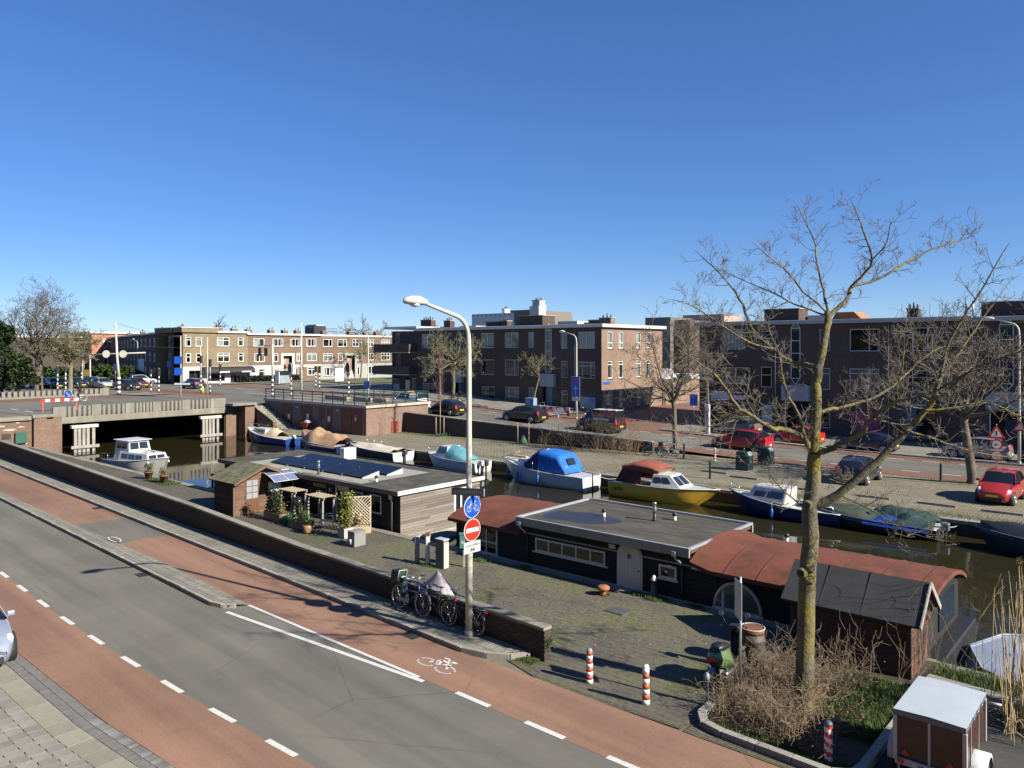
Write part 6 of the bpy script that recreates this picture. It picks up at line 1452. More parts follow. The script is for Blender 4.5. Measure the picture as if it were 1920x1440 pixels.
# ================================================================ CARS
def car(label, loc, rz, paint, L=4.2, W=1.75, Hh=1.5, style='hatch', plate=PLATE, group=None, wheel='silver', name='parked_car', roof=None, fine=True):
    t = thing(name, label, 'car', loc, rz, group)
    if style == 'micra':   # short rounded hatchback
        pr = [(0, .42, .62, .6), (.04, .62, .68, .72), (.12, .8, .8, .9), (.24, .93, .93, .97), (.3, .97, .98, .985), (.46, 1.0, 1.46, 1), (.56, 1.01, 1.53, 1), (.72, 1.02, 1.52, 1), (.88, 1.03, 1.42, .97), (.965, .98, 1.06, .93), (1, .7, .74, .84)]
        seg = dict(w=(4, 5), r=(5, 8), b=(8, 9))
    elif style == 'suv':
        pr = [(0, .5, .72, .62), (.03, .8, .86, .8), (.1, .95, .97, .92), (.22, 1.04, 1.05, .98), (.28, 1.07, 1.09, 1), (.42, 1.1, 1.56, 1), (.52, 1.11, 1.64, 1), (.72, 1.14, 1.62, 1), (.86, 1.18, 1.5, .98), (.96, 1.14, 1.18, .93), (1, .75, .8, .86)]
        seg = dict(w=(4, 5), r=(5, 8), b=(8, 9))
    elif style == 'van':
        pr = [(0, .5, .72, .7), (.03, .85, .92, .85), (.1, 1.05, 1.08, .94), (.18, 1.12, 1.14, 1), (.22, 1.14, 1.2, 1), (.34, 1.18, 1.78, 1), (.42, 1.18, 1.84, 1), (.7, 1.18, 1.85, 1), (.96, 1.18, 1.82, 1), (.985, 1.1, 1.3, .98), (1, .6, .65, .96)]
        seg = dict(w=(4, 5), r=(5, 8), b=(8, 9))
    else:
        pr = [(0, .4, .6, .6), (.03, .6, .66, .74), (.1, .74, .76, .9), (.22, .84, .85, .97), (.3, .89, .9, 1), (.44, .93, 1.38, 1), (.54, .94, 1.46, 1), (.7, .96, 1.44, 1), (.86, .99, 1.28, .97), (.96, .95, 1.0, .92), (1, .62, .68, .84)]
        seg = dict(w=(4, 5), r=(5, 8), b=(8, 9))
    k = Hh / max(p[2] for p in pr); hw = W / 2; rows = []
    for x, zb, ztp, wf in pr:
        zb *= k; ztp *= k; w_ = hw * wf; wt = w_ * (.76 if ztp - zb > .2 else .9); X = L / 2 - x * L; zl = .2 if 0 < x < 1 else .34
        rows.append([(X, 0, zl), (X, w_ * .9, zl), (X, w_ * .99, zl + .16), (X, w_, zl + (zb - zl) * .62), (X, w_ * .965, zb), (X, wt, ztp - .04 * k), (X, wt * .8, ztp), (X, 0, ztp + .02)])
    body = MB(); gl = MB(); m = 8
    for sg in (1, -1):
        R_ = [[(x, sg * y, z) for x, y, z in r] for r in rows]
        for i in range(len(R_) - 1):
            for j in range(m - 1):
                q = [R_[i][j], R_[i][j + 1], R_[i + 1][j + 1], R_[i + 1][j]]
                isg = (j == 4 and 4 <= i <= 8) or (j >= 5 and i in (seg['w'][0], seg['b'][0]))
                if isg and style == 'van' and ((j == 4 and i > 6) or i == seg['b'][0] and j < 5): isg = False
                (gl if isg else body).add(q, [(0, 1, 2, 3)], True)
        body.poly(R_[0]); body.poly(R_[-1])
    body.build('body', paint, t)
    gl.build('glazing', mt('car_glass', (.012, .015, .018), .04, var=.05, spec=.7), t)
    # pillars and roof rails
    for sg in (1, -1):
        for i, wd in ((4, .06), (6, .07), (8, .1)):
            a_ = V(rows[i][4]); b_ = V(rows[i + (1 if i == 4 else 0)][5]) if i != 8 else V(rows[i][5]); a_.y *= sg; b_.y *= sg
            off_ = V((0, sg * .006, .003)); MB().beam(a_ + off_, b_ + off_, wd, .02, (0, sg, .3)).build('pillar', paint if i != 6 else BLACKP, t, fix=False)
    wr = .31 * (1.12 if style == 'suv' else 1); xs = (L / 2 - L * .19, -L / 2 + L * .18)
    tm = bpy.data.meshes.get('tyre_%.2f' % wr)
    for x in xs:
        for sg in (1, -1):
            y = sg * (hw - .1)
            MB().cyl((x, sg * (hw - .3), wr + .03), (x, sg * (hw * .997 + .004), wr + .03), wr * 1.16, n=20).build('wheel_arch', BLACKP, t)
            wh_ = MB(); wh_.tube([(x, y - sg * .1, wr), (x, y + sg * .085, wr), (x, y + sg * .118, wr)], [wr, wr, wr * .9], 22); wo_ = wh_.build('wheel', BLACKP, t)
            rim = MB(); yr = y + sg * .122
            rim.tube([(x, yr - sg * .02, wr), (x, yr, wr)], [wr * .68, wr * .66], 20); rm = mt('alloy', (.5, .51, .53), .3, .7, var=.05) if wheel == 'silver' else mt('dark_alloy', (.09, .09, .1), .35, .6)
            r_o = rim.build('rim', DARKM, wo_)
            sp = MB()
            for q in range(5 if wheel == 'silver' else 7):
                an = 2 * pi * q / (5 if wheel == 'silver' else 7); sp.beam((x, yr + sg * .006, wr), (x + wr * .62 * cos(an), yr + sg * .006, wr + wr * .62 * sin(an)), .07, .012, (0, 1, 0))
            sp.tube([(x + wr * .64 * cos(q), yr + sg * .004, wr + wr * .64 * sin(q)) for q in [2 * pi * z_ / 20 for z_ in range(20)]], .018, 5, closed=True); sp.build('hub_cap', rm, wo_)
    zf = rows[2][4][2]; zr2 = rows[8][4][2]
    for sg in (1, -1):
        f0 = V(rows[1][3]); f1 = V(rows[2][4]); hl_ = MB(); c = f0.lerp(f1, .62); c.y *= sg
        hl_.lathe([(0, -.1), (.1, -.08), (.15, 0), (.1, .09), (0, .11)], 10); ho = hl_.build('headlight', LENSW, t, (c.x - .06, c.y * .9, c.z - .0)); ho.scale = (1.5, .8, .8); ho.rotation_euler = (0, .5, sg * -.5)
        r0 = V(rows[9][4]); r1 = V(rows[10][4]); c = r0.lerp(r1, .35); c.y *= sg
        to = MB().box(-.07, .07, -.11, .11, -.16, .16).build('tail_light', LENSR, t, (c.x + .01, c.y * .93, c.z - .02), 0, bev=.03, seg=2); to.rotation_euler = (0, .25, 0)
        MB().box(-.06, .06, -.09, .09, -.06, .06).build('mirror', paint, t, (rows[4][4][0] - .12, sg * (hw + .07), rows[4][4][2] + .08), bev=.03, seg=2)
        MB().box(-.4, .4, -.004, .004, -.006, .006).build('door_seam', BLACKP, t, (0, sg * (hw * 1.0), .55 * k), fix=False)
        for xd in (-.02, ): MB().box(-.08, .08, -.015, .015, -.015, .015).build('door_handle', paint, t, (-L * .06, sg * (hw * .985), rows[6][4][2] - .1), bev=.005)
    MB().box(-.012, .012, -.26, .26, -.055, .055).build('number_plate', plate, t, (rows[0][3][0] + .015, 0, .48 * k)); MB().box(-.012, .012, -.26, .26, -.055, .055).build('number_plate', plate, t, (rows[-1][3][0] - .015, 0, .55 * k))
    MB().box(-.015, .015, -hw * .55, hw * .55, -.09, .09).build('grille', BLACKP, t, (rows[0][3][0] - .0, 0, .3 * k), bev=.02)
    MB().box(-.12, .12, -hw * .75, hw * .75, -.06, .06).build('bumper_skirt', BLACKP, t, (rows[-1][3][0] + .1, 0, .3), bev=.02)
    return t
def paint(name, col): return mt(name, col, .28, 0, .05, 2, coat=.8, spec=.5)
P_RED = paint('car_red', (.34, .022, .02)); P_BLK = paint('car_black', (.012, .013, .016)); P_NAV = paint('car_navy', (.014, .022, .06)); P_GRY = paint('car_grey', (.11, .12, .13)); P_SIL = paint('car_silver_blue', (.24, .28, .36)); P_BRT = paint('car_bright_red', (.42, .02, .015)); P_WHT = paint('car_white', (.62, .63, .65)); P_CRM = paint('car_crimson', (.3, .015, .03))
BPL = mt('blue_white_plate', (.42, .45, .55), .4)
G1 = 'cars on the far bank'
car('red rounded hatchback parked on the quay at the right edge', C(-6.8, 46.3), CA - pi / 2 - .06, P_RED, 3.72, 1.66, 1.54, 'micra', group=G1)
car('black hatchback parked on the far quay beside the big tree', C(-14.1, 47.6), CA + pi / 2, P_BLK, 3.9, 1.68, 1.5, 'hatch', group=G1)
car('dark red sporty crossover on the far cycle lane behind the waste containers', C(-25.0, 55.7, .1), CA + pi + .05, P_CRM, 4.4, 1.85, 1.56, 'suv', BPL, group=G1, wheel='dark')
car('bright red hatchback parked by the dark block behind the tree trunk', C(-23.2, 62.2, .06), CA + pi, P_BRT, 4.0, 1.7, 1.5, 'hatch', group=G1)
car('navy blue five-door hatchback parked before the dark block', C(-17.8, 61.8, .03), CA + pi, P_NAV, 4.37, 1.8, 1.45, 'hatch', group=G1)
car('grey estate car parked behind the red crossover', C(-29.0, 63.2, .36), CA + pi, P_GRY, 4.4, 1.8, 1.5, 'hatch', group=G1)
car('silver-grey hatchback parked behind the right-hand tree', C(-10.6, 62.3, .02), CA + pi, paint('car_steel', (.2, .23, .27)), 4.2, 1.78, 1.55, 'suv', group=G1)
car('black car parked behind the striped warning sign', C(-5.9, 62.1, .02), CA + pi, P_BLK, 4.2, 1.78, 1.5, 'hatch', group=G1)
car('black car driving up the far road by the substation', C(-54.5, 53.3, zr(-54.5)), CA + pi, P_BLK, 4.2, 1.8, 1.48, 'hatch', group=G1, name='car')
car('black saloon driving on the far road behind the retaining wall', C(-46.4, 55.6, zr(-46.4)), CA + pi, P_BLK, 4.6, 1.85, 1.52, 'suv', group=G1, name='car')
vn = car('dark red and gold signwritten van driving on the far road', C(-37.9, 55.7, zr(-37.9)), CA + pi, paint('van_dark', (.04, .02, .02)), 4.3, 1.8, 1.85, 'van', group=G1, name='delivery_van')
for sg in (1, -1):
    MB().box(-1.9, .3, -.004, .004, 0, .45).build('gold_panel', mt('gold_film', (.3, .2, .05), .4, .3), vn, (0, sg * .905, .45), fix=False); MB().box(-1.9, .3, -.004, .004, 0, .3).build('red_panel', paint('van_red', (.3, .03, .02)), vn, (0, sg * .83, 1.35), fix=False); MB().box(-1.5, .1, -.004, .004, 0, .16).build('white_lettering_band', WHITE, vn, (0, sg * .89, 1.08), fix=False)
MB().box(-2.0, .4, -.6, .6, 1.9, 1.93).build('roof_load', WHITE, vn); 
tx = car('white van with orange roof light on the ramp by the terrace', C(-59.9, 53.2, zr(-59.9)), CA + pi, P_WHT, 4.4, 1.8, 1.7, 'van', group=G1, name='van')
MB().box(-.3, .3, -.5, .5, 1.72, 1.85).build('roof_bar', LENSO, tx, bev=.03)
car('silver-blue car nose at the left edge on the pavement', A(-23.75, 4.45, .0), AA, P_SIL, 4.3, 1.76, 1.5, 'hatch', wheel='silver')
G2 = 'cars at the junction'
def uq(px, py, z=BZ):
    Y = 1443 * (CAM_H - z) / (py - 653); return V(((px - 960) / 1443 * Y, Y, z))
for lab, px, py, rz, pnt, sty in (('black estate waiting at the junction before the dark row', 239, 731.5, -.5, P_BLK, 'hatch'), ('silver car approaching the junction', 192, 727.5, -.6, paint('car_silver', (.4, .41, .42)), 'hatch'), ('navy car crossing the junction by the tan corner', 362, 728.5, CA + pi, P_NAV, 'hatch'), ('white car parked before the dark row', 268, 720, .5, P_WHT, 'hatch'), ('dark car half hidden by the pale tree trunk', 146, 727, -.7, P_BLK, 'hatch'), ('black car seen between the bare tree trunks', 102, 728, -.7, P_BLK, 'suv'), ('white car half behind the bare tree', 75, 727, -.7, P_WHT, 'hatch'), ('dark green car behind the signal mast', 172, 725, -.7, paint('car_green', (.02, .05, .04)), 'hatch'), ('maroon car behind the waiting black estate', 256, 727, -.5, paint('car_maroon', (.12, .02, .02)), 'hatch')):
    car(lab, uq(px, py), rz, pnt, 4.3, 1.8, 1.5, sty, group=G2, name='car')
# ================================================================ BICYCLES, SCOOTER, TRAILER
def bike(label, loc, rz, col=(.02, .03, .07), lean=0., group=None, extras=(), tyre=BLACKP, fen=None, coarse=False):
    t = thing('bicycle', label, 'bicycle', loc, rz, group); t.rotation_euler = (lean, 0, rz)
    fm = mt('bike_paint_%d_%d_%d' % tuple(int(c * 999) for c in col), col, .3, .1, var=.1, coat=.5)
    r = .34; wb = 1.08; nseg = 16 if coarse else 26
    for x in (-wb / 2, wb / 2):
        w_ = MB().tube([(x + r * cos(2 * pi * k / nseg), 0, r + r * sin(2 * pi * k / nseg)) for k in range(nseg)], .02, 6, closed=True).build('wheel', tyre, t)
        MB().tube([(x + (r - .028) * cos(2 * pi * k / nseg), 0, r + (r - .028) * sin(2 * pi * k / nseg)) for k in range(nseg)], .011, 5, closed=True).build('rim', CHROME, w_)
        sp = MB()
        for k in range(8 if coarse else 18):
            an = 2 * pi * k / (8 if coarse else 18); sp.tube([(x, .02 * (-1) ** k, r), (x + (r - .03) * cos(an), 0, r + (r - .03) * sin(an))], .0028, 3)
        sp.cyl((x, -.04, r), (x, .04, r), .025, n=8); sp.build('spokes', CHROME, w_, fix=False)
        mg = MB(); mg.loft([[(x + (r + .035) * cos(a_), -.028, r + (r + .035) * sin(a_)), (x + (r + .045) * cos(a_), 0, r + (r + .045) * sin(a_)), (x + (r + .035) * cos(a_), .028, r + (r + .035) * sin(a_))] for a_ in [pi * (.05 + k * .085) if x < 0 else pi * (.2 + k * .07) for k in range(12)]], True); mg.build('mudguard', fen or fm, t, fix=False)
    fr = MB(); bb = (-.1, 0, .29); sx = (-.27, 0, .78); hd0 = (.36, 0, .62); hd1 = (.31, 0, .86)
    for a_, b_, rad in ((bb, sx, .017), (bb, hd0, .02), (hd0, hd1, .019), (sx, (-wb / 2, 0, r), .01), (bb, (-wb / 2, .05, r), .011), (bb, (-wb / 2, -.05, r), .011), ((-.21, 0, .6), hd0, .016)): fr.tube([a_, b_], rad, 7)
    fr.tube([hd0, (.42, .05, .52), (wb / 2, .05, r)], .013, 6); fr.tube([hd0, (.42, -.05, .52), (wb / 2, -.05, r)], .013, 6); fr.build('frame', fm, t)
    MB().tube([hd1, (.28, 0, 1.03), (.24, .28, 1.1), (.06, .31, 1.04)], .012, 6).build('handlebar', CHROME, t); MB().tube([(.28, 0, 1.03), (.24, -.28, 1.1), (.06, -.31, 1.04)], .012, 6).build('handlebar', CHROME, t)
    for sg in (1, -1): MB().tube([(.1, sg * .307, 1.05), (-.02, sg * .315, 1.02)], .018, 7).build('grip', BLACKP, t)
    MB().cyl(sx, (-.29, 0, .9), .013, n=6).build('seat_post', CHROME, t)
    s_ = MB(); s_.loft([[(-.42, .1, .93), (-.42, 0, .96), (-.42, -.1, .93)], [(-.34, .09, .93), (-.34, 0, .955), (-.34, -.09, .93)], [(-.22, .03, .92), (-.22, 0, .945), (-.22, -.03, .92)], [(-.14, .015, .91), (-.14, 0, .93), (-.14, -.015, .91)]], True); s_.build('saddle', WHITE if 'white_saddle' in extras else BLACKP, t, fix=False)
    rk = MB()
    for y in (-.07, .07): rk.tube([(-.32, y, .73), (-.86, y, .74)], .008, 5); rk.tube([(-.82, y, .74), (-wb / 2, y, r)], .007, 5)
    for x in (-.4, -.6, -.85): rk.tube([(x, -.07, .74), (x, .07, .74)], .007, 5)
    rk.build('rear_rack', CHROME if 'silver_rack' in extras else DARKM, t); MB().box(-.92, -.87, -.04, .04, .66, .72).build('rear_light', LENSR, t, bev=.01)
    MB().tube([(-.14 + .1 * cos(2 * pi * k / 12), -.06, .29 + .1 * sin(2 * pi * k / 12)) for k in range(12)], .012, 5, closed=True).build('crank', CHROME, t); MB().box(-.62, -.05, -.075, -.05, .26, .36).build('chain_guard', mt('guard_grey', (.3, .32, .34), .4, .4), t, bev=.02)
    for y, z in ((-.12, .17), (.1, .42)): MB().box(-.16, -.04, y - .03, y + .04, z, z + .02).build('pedal', BLACKP, t)
    if 'bag' in extras:
        for sg in (1,): MB().box(-.85, -.5, sg * .08, sg * .24, .42, .76).build('pannier', mt('bag_teal', (.02, .06, .055), .6, var=.2), t, bev=.05, seg=2)
        MB().box(-.84, -.46, -.17, .17, .76, 1.1).build('rear_bag', mt('bag_green', (.012, .035, .026), .5, var=.2), t, bev=.07, seg=3); MB().tube([(-.5, -.16, .85), (-.44, -.15, 1.12), (-.44, .15, 1.12), (-.5, .16, .85)], .014, 6).build('bag_bar', WHITE, t)  # rounded box is a green bag on the rear rack
    if 'basket' in extras: MB().lathe([(.13, 0), (.19, .26), (.2, .27), (.17, .27), (.12, .02)], 12, (.5, 0, .78)).build('basket', BLACKP, t)
    return t
GB = 'bicycles against the near wall'
bike('blue bicycle with white saddle and green bag leaning on the near wall', A(-17.6, 14.12, .125), AA, (.05, .08, .16), -.1, GB, ('white_saddle', 'bag'), mt('tyre_tan', (.2, .17, .15), .7))
bike('black bicycle with silver rack locked behind the street lamp', A(-15.45, 14.17, .125), AA + pi, (.015, .02, .03), .09, GB, ('silver_rack',))
bike('grey bicycle half hidden under the pale cover', A(-16.75, 14.28, .125), AA + pi, (.1, .11, .12), .05, GB, ())
# draped cover behind the bicycles
cv = thing('bicycle_cover', 'pale lilac cloth cover draped to a peak above the bicycles', 'cover', A(-17.0, 14.62, .86), AA)
mb = MB(); rows = []
ap = (.05, .0, .52)
for k in range(25):
    an = 2 * pi * k / 24; fold = 1 + (.12 if k % 2 else -.05)
    ex = (.85 if cos(an) > 0 else .5) * cos(an) * fold; ey = .24 * sin(an) * fold
    rows.append([(ap[0] + (ex - ap[0]) * f, ap[1] + (ey - ap[1]) * f, ap[2] * (1 - f) ** 1.15 + (.02 if f > .95 else 0) - (.12 if ex > .5 and f == 1 else 0)) for f in (0, .12, .35, .65, 1)])
mb.loft(rows, True); mb.build('cloth', mt('lilac_cloth', (.47, .42, .45), .8, var=.08), cv, fix=False)
MB().tube([(.05, -.01, .53), (.18, -.14, .3), (.3, -.2, .03)], .012, 5).build('seam', mt('seam_dark', (.1, .09, .1), .8), cv)

GF = 'bicycles on the far bank'
bike('white bicycle parked by the tree on the far quay', C(-27.1, 48.7), CA + .25, (.6, .58, .52), .06, GF, (), mt('tyre_cream', (.5, .45, .36), .7), coarse=True)
bike('dark grey bicycle with basket parked left of the white one', C(-28.6, 48.9), CA + .3, (.05, .055, .06), .06, GF, ('basket',), coarse=True)
bike('black bicycle leaning between the tree and the grey bicycle', C(-27.9, 49.5), CA + .1, (.02, .02, .025), -.08, GF, ('silver_rack',), coarse=True)
bike('white bicycle parked by the barrier on the far footway', C(-49.6, 62.3, zr(-49.6) + .12), CA, (.6, .6, .58), .05, GF, (), coarse=True)
bike('bicycle with pink crate under the far lamp post', C(-44.2, 61.6, zr(-44.2) + .12), CA + .4, (.3, .12, .16), .05, GF, ('basket',), coarse=True)
for k, (s_, lab) in enumerate(((-63.4, 'first dark bicycle in the cluster below the gnarled tree'), (-62.4, 'second dark bicycle in the cluster below the gnarled tree'), (-61.4, 'rightmost dark bicycle in the cluster below the gnarled tree'))):
    bike(lab, C(s_, 62.8 + .2 * k, zr(s_) + .12), CA + .6, (.02, .03, .04), .08, GF, (), coarse=True)
for k, (s_, lab) in enumerate(((-45.4, 'dark bicycle by the end wall, left one'), (-44.6, 'dark bicycle by the end wall, right one'))):
    bike(lab, C(s_, 70.5 + .6 * k, .5), CA + pi / 2, (.03, .03, .035), .1, GF, (), coarse=True)
# cargo bicycle at the substation
cb = thing('cargo_bicycle', 'cargo bicycle with a red box parked by the substation doors', 'cargo bicycle', C(-63.2, 42.7), CA)
for x, r in ((-.9, .33), (1.1, .25)): MB().tube([(x + r * cos(2 * pi * k / 18), 0, r + r * sin(2 * pi * k / 18)) for k in range(18)], .025, 6, closed=True).build('wheel', BLACKP, cb)
mb = MB(); mb.add([(.1, -.28, .3), (.85, -.25, .25), (.85, .25, .25), (.1, .28, .3), (-.05, -.34, .75), (1.05, -.3, .68), (1.05, .3, .68), (-.05, .34, .75)], [(3, 2, 1, 0), (4, 5, 6, 7), (0, 1, 5, 4), (1, 2, 6, 5), (2, 3, 7, 6), (3, 0, 4, 7)]); mb.build('box', mt('cargo_red', (.3, .03, .025), .5), cb, bev=.03)
mb = MB(); mb.lathe([(.0, .28), (.25, .2), (.36, .05), (.38, 0)], 14, (.5, 0, .74)); o = mb.build('box_cover', mt('cover_grey', (.42, .43, .45), .8, var=.15), cb); o.scale = (1.4, .85, 1)
mb = MB(); mb.tube([(-.9, 0, .33), (-.4, 0, .3), (.1, 0, .35)], .025, 6); mb.tube([(-.5, 0, .3), (-.62, 0, .85)], .02, 6); mb.tube([(-.05, 0, .4), (-.2, 0, 1.0), (-.35, .25, 1.05)], .015, 6); mb.tube([(-.2, 0, 1.0), (-.35, -.25, 1.05)], .015, 6); mb.tube([(.9, 0, .4), (1.1, 0, .25)], .02, 6); mb.build('frame', DARKM, cb); MB().box(-.78, -.5, -.08, .08, .85, .92).build('saddle', BLACKP, cb, bev=.03)

# scooter
scp = C(-8.15, 16.6); sch = atan2(1.1, .93)
SG = mt('scooter_green', (.13, .2, .085), .3, .1, var=.08, coat=.5)
so = thing('motor_scooter', 'green and black motor scooter parked by the oil drum', 'scooter', (scp.x + .6, scp.y + .48, 0), sch); so.rotation_euler = (radians(-7), 0, sch)
for x in (-.62, .62):
    r = .23; w_ = MB().tube([(x, -.055, r), (x, -.03, r), (x, .03, r), (x, .055, r)], [r * .88, r, r, r * .88], 20).build('wheel', BLACKP, so); MB().cyl((x, -.06, r), (x, .06, r), .12, n=14).build('rim', GALV, w_)
mb = MB(); rows = []
for x, w_, z0, z1 in ((-.98, .06, .62, .72), (-.9, .14, .5, .78), (-.7, .19, .4, .78), (-.4, .2, .3, .76), (-.2, .17, .26, .6), (-.1, .15, .26, .34)): rows.append([(x, -w_ * .7, z0), (x, -w_, (z0 + z1) / 2), (x, -w_ * .8, z1), (x, w_ * .8, z1), (x, w_, (z0 + z1) / 2), (x, w_ * .7, z0)])
mb.loft(rows, True, True, True, True); mb.build('rear_fairing', SG, so)
mb = MB(); rows = []
for x, w_, z0, z1 in ((-.85, .1, .78, .86), (-.6, .17, .77, .9), (-.3, .16, .76, .86), (-.12, .1, .7, .76)): rows.append([(x, -w_, z0), (x, -w_ * .8, z1), (x, w_ * .8, z1), (x, w_, z0)])
mb.loft(rows, True, True, True, True); mb.build('seat', mt('seat_black', (.018, .018, .02), .45), so)
MB().box(-.2, .32, -.16, .16, .22, .3).build('footboard', BLACKP, so, bev=.02); mb = MB(); rows = []
for x, w_, z0, z1 in ((.3, .14, .25, .35), (.36, .15, .3, .65), (.4, .13, .55, .85), (.44, .08, .75, .95)): rows.append([(x, -w_, z0), (x + .1, 0, z0), (x, w_, z0), (x, w_, z1), (x + .1, 0, z1), (x, -w_, z1)])
mb.loft(rows, True, True, True, True); mb.build('leg_shield', BLACKP, so); MB().box(.45, .85, -.08, .08, .42, .5).build('front_mudguard', SG, so, bev=.03)
mb = MB(); mb.tube([(.62, 0, .23), (.45, 0, .9), (.4, 0, 1.0)], .035, 8); mb.build('fork', DARKM, so); MB().box(.28, .52, -.14, .14, .96, 1.08).build('headset', mt('headset_black', (.02, .02, .022), .3), so, bev=.04, seg=2)
MB().tube([(.36, -.33, 1.05), (.42, -.1, 1.04), (.42, .1, 1.04), (.36, .33, 1.05)], .014, 6).build('handlebar', DARKM, so)
for sg in (-1, 1):
    MB().tube([(.4, sg * .22, 1.06), (.42, sg * .32, 1.28)], .008, 5).build('mirror_stem', DARKM, so); mb = MB(); mb.disc((.41, sg * .34, 1.32), (-1, 0, .25), .065, 16, .02); mb.build('mirror', mt('mirror_glass', (.6, .7, .8), .05, .9), so)
    MB().tube([(.3, sg * .33, 1.045), (.36, sg * .33, 1.05)], .02, 6).build('grip', BLACKP, so)
MB().box(-1.0, -.93, -.13, .13, .6, .7).build('tail_light', LENSR, so, bev=.02); pl_ = MB().box(-1.03, -1.0, -.09, .09, .36, .5).build('number_plate', mt('plate_blue', (.02, .12, .5), .4), so)
text('plate_text', 'DB\nH91', .075, WHITE, pl_, face_T((-1.032, 0, .43), (0, -1, 0)))
MB().box(-.95, -.9, -.05, .05, .3, .62).build('rear_mudguard', BLACKP, so); MB().box(-.62, -.2, .06, .2, .16, .36).build('engine', DARKM, so, bev=.04); MB().cyl((-.8, -.17, .26), (-.25, -.17, .24), .055, n=10).build('exhaust', GALV, so); MB().tube([(.0, .1, .22), (.02, .26, 0)], .013, 5).build('side_stand', DARKM, so)
# oil drum
od = thing('oil_drum', 'weathered grey oil drum with rusty rim behind the scooter', 'drum', C(-7.95, 18.35))
MB().lathe([(.29, 0), (.29, .27), (.305, .285), (.29, .3), (.29, .58), (.305, .595), (.29, .61), (.29, .76)], 28).build('body', mt('drum_grey', (.075, .07, .067), .6, .2, var=.2, dirt=(.09, .06, .045), dlo=.5, dhi=.75), od); MB().lathe([(.292, .76), (.292, .88)], 28).build('rust_band', mt('drum_rust', (.17, .07, .032), .8, var=.3), od)
MB().tube([(.29 * cos(2 * pi * k / 28), .29 * sin(2 * pi * k / 28), .885) for k in range(28)], .016, 6, closed=True).build('rim', mt('rim_pale', (.45, .42, .38), .6), od); MB().lathe([(0, .83), (.285, .83)], 24).build('lid', mt('lid_brown', (.09, .07, .055), .8, var=.3, vs=5), od)
# trailer
trl = thing('luggage_trailer', 'box trailer with pale lid, red-brown plywood sides and white mudguard', 'trailer', V((7.32, 13.5, -.02)), CA)
# local +x = s (width), +y = t (length)
Wt, Lt = 1.1, 1.75
PLY = mt('plywood_redbrown', (.048, .02, .014), .35, var=.25, vs=3, stretch=(1, 1, 3)); ALU = mt('aluminium_trim', (.42, .42, .41), .5, .3, var=.06); LID = mt('lid_pale_blue', (.42, .47, .5), .45, var=.07, vs=1.2, dirt=(.4, .42, .42), dlo=.6, dhi=.85)
MB().box(-Wt / 2, Wt / 2, 0, Lt, .5, 1.24).build('box_body', PLY, trl)
MB().box(-Wt / 2 - .025, Wt / 2 + .025, -.025, Lt + .025, 1.24, 1.34).build('lid_skirt', mt('lid_edge', (.14, .15, .16), .5), trl, bev=.008); 
mb = MB(); mb.loft([[(-Wt / 2 - .03, -.03, 1.341), (0, -.03, 1.36), (Wt / 2 + .03, -.03, 1.341)], [(-Wt / 2 - .03, Lt + .03, 1.341), (0, Lt + .03, 1.36), (Wt / 2 + .03, Lt + .03, 1.341)]], True); mb.poly([(-Wt / 2 - .03, -.03, 1.3405), (Wt / 2 + .03, -.03, 1.3405), (Wt / 2 + .03, Lt + .03, 1.3405), (-Wt / 2 - .03, Lt + .03, 1.3405)]); mb.build('lid_top', LID, trl, fix=False)
for x, y in ((-Wt / 2, 0), (Wt / 2, 0), (Wt / 2, Lt), (-Wt / 2, Lt)): MB().box(x - .035, x + .035, y - .035, y + .035, .45, 1.238).build('corner_profile', ALU, trl, bev=.006)
MB().box(-.02, .02, -.015, -.001, .5, 1.24).build('centre_strip', ALU, trl)
for y in (.45, 1.15): MB().box(Wt / 2 + .001, Wt / 2 + .012, y, y + .03, .5, 1.24).build('side_strip', ALU, trl)
MB().box(-Wt / 2, Wt / 2, -.05, -.001, .38, .5).build('light_board', ALU, trl, bev=.006)
for x in (-.5, .4): MB().box(x, x + .1, -.075, -.051, .41, .5).build('tail_light', LENSR, trl, bev=.01)
for x in (-.38, .33):
    mb = MB(); mb.prism([(x - .07, .56), (x + .07, .56), (x, .68)], -.02, -.002); mb.build('reflector', mt('reflector_red', (.4, .02, .015), .3), trl)
text('plate_text', 'WP 42', .07, INK, MB().box(-.26, .1, -.058, -.0505, .4, .48).build('number_plate', WHITE, trl), face_T((-.08, -.061, .44), (1, 0, 0)))
MB().box(-Wt / 2 + .05, Wt / 2 - .05, .02, Lt + .1, .36, .49).build('chassis', GALV, trl)
for sg in (1, -1):
    wx = sg * (Wt / 2 + .12); w_ = MB().tube([(wx - .09, .75, .28), (wx - .06, .75, .28), (wx + .06, .75, .28), (wx + .09, .75, .28)], [.25, .28, .28, .25], 22).build('wheel', BLACKP, trl); MB().cyl((wx - .092, .75, .28), (wx + .092, .75, .28), .15, n=16).build('rim', GALV, w_)
    mb = MB(); mb.loft([[(wx - .12, .75 + .36 * cos(a_), .3 + .36 * sin(a_)), (wx + .12, .75 + .36 * cos(a_), .3 + .36 * sin(a_)), (wx + .13, .75 + .3 * cos(a_), .3 + .3 * sin(a_))] for a_ in [pi * (-.06 + k * .08) for k in range(15)]], True); mb.build('mudguard', mt('mudguard_white', (.62, .64, .68), .35), trl, fix=False)
for y in (.5, .85, 1.2): MB().box(Wt / 2 + .026, Wt / 2 + .06, y, y + .05, 1.26, 1.33).build('lid_catch', CHROME, trl, bev=.005)
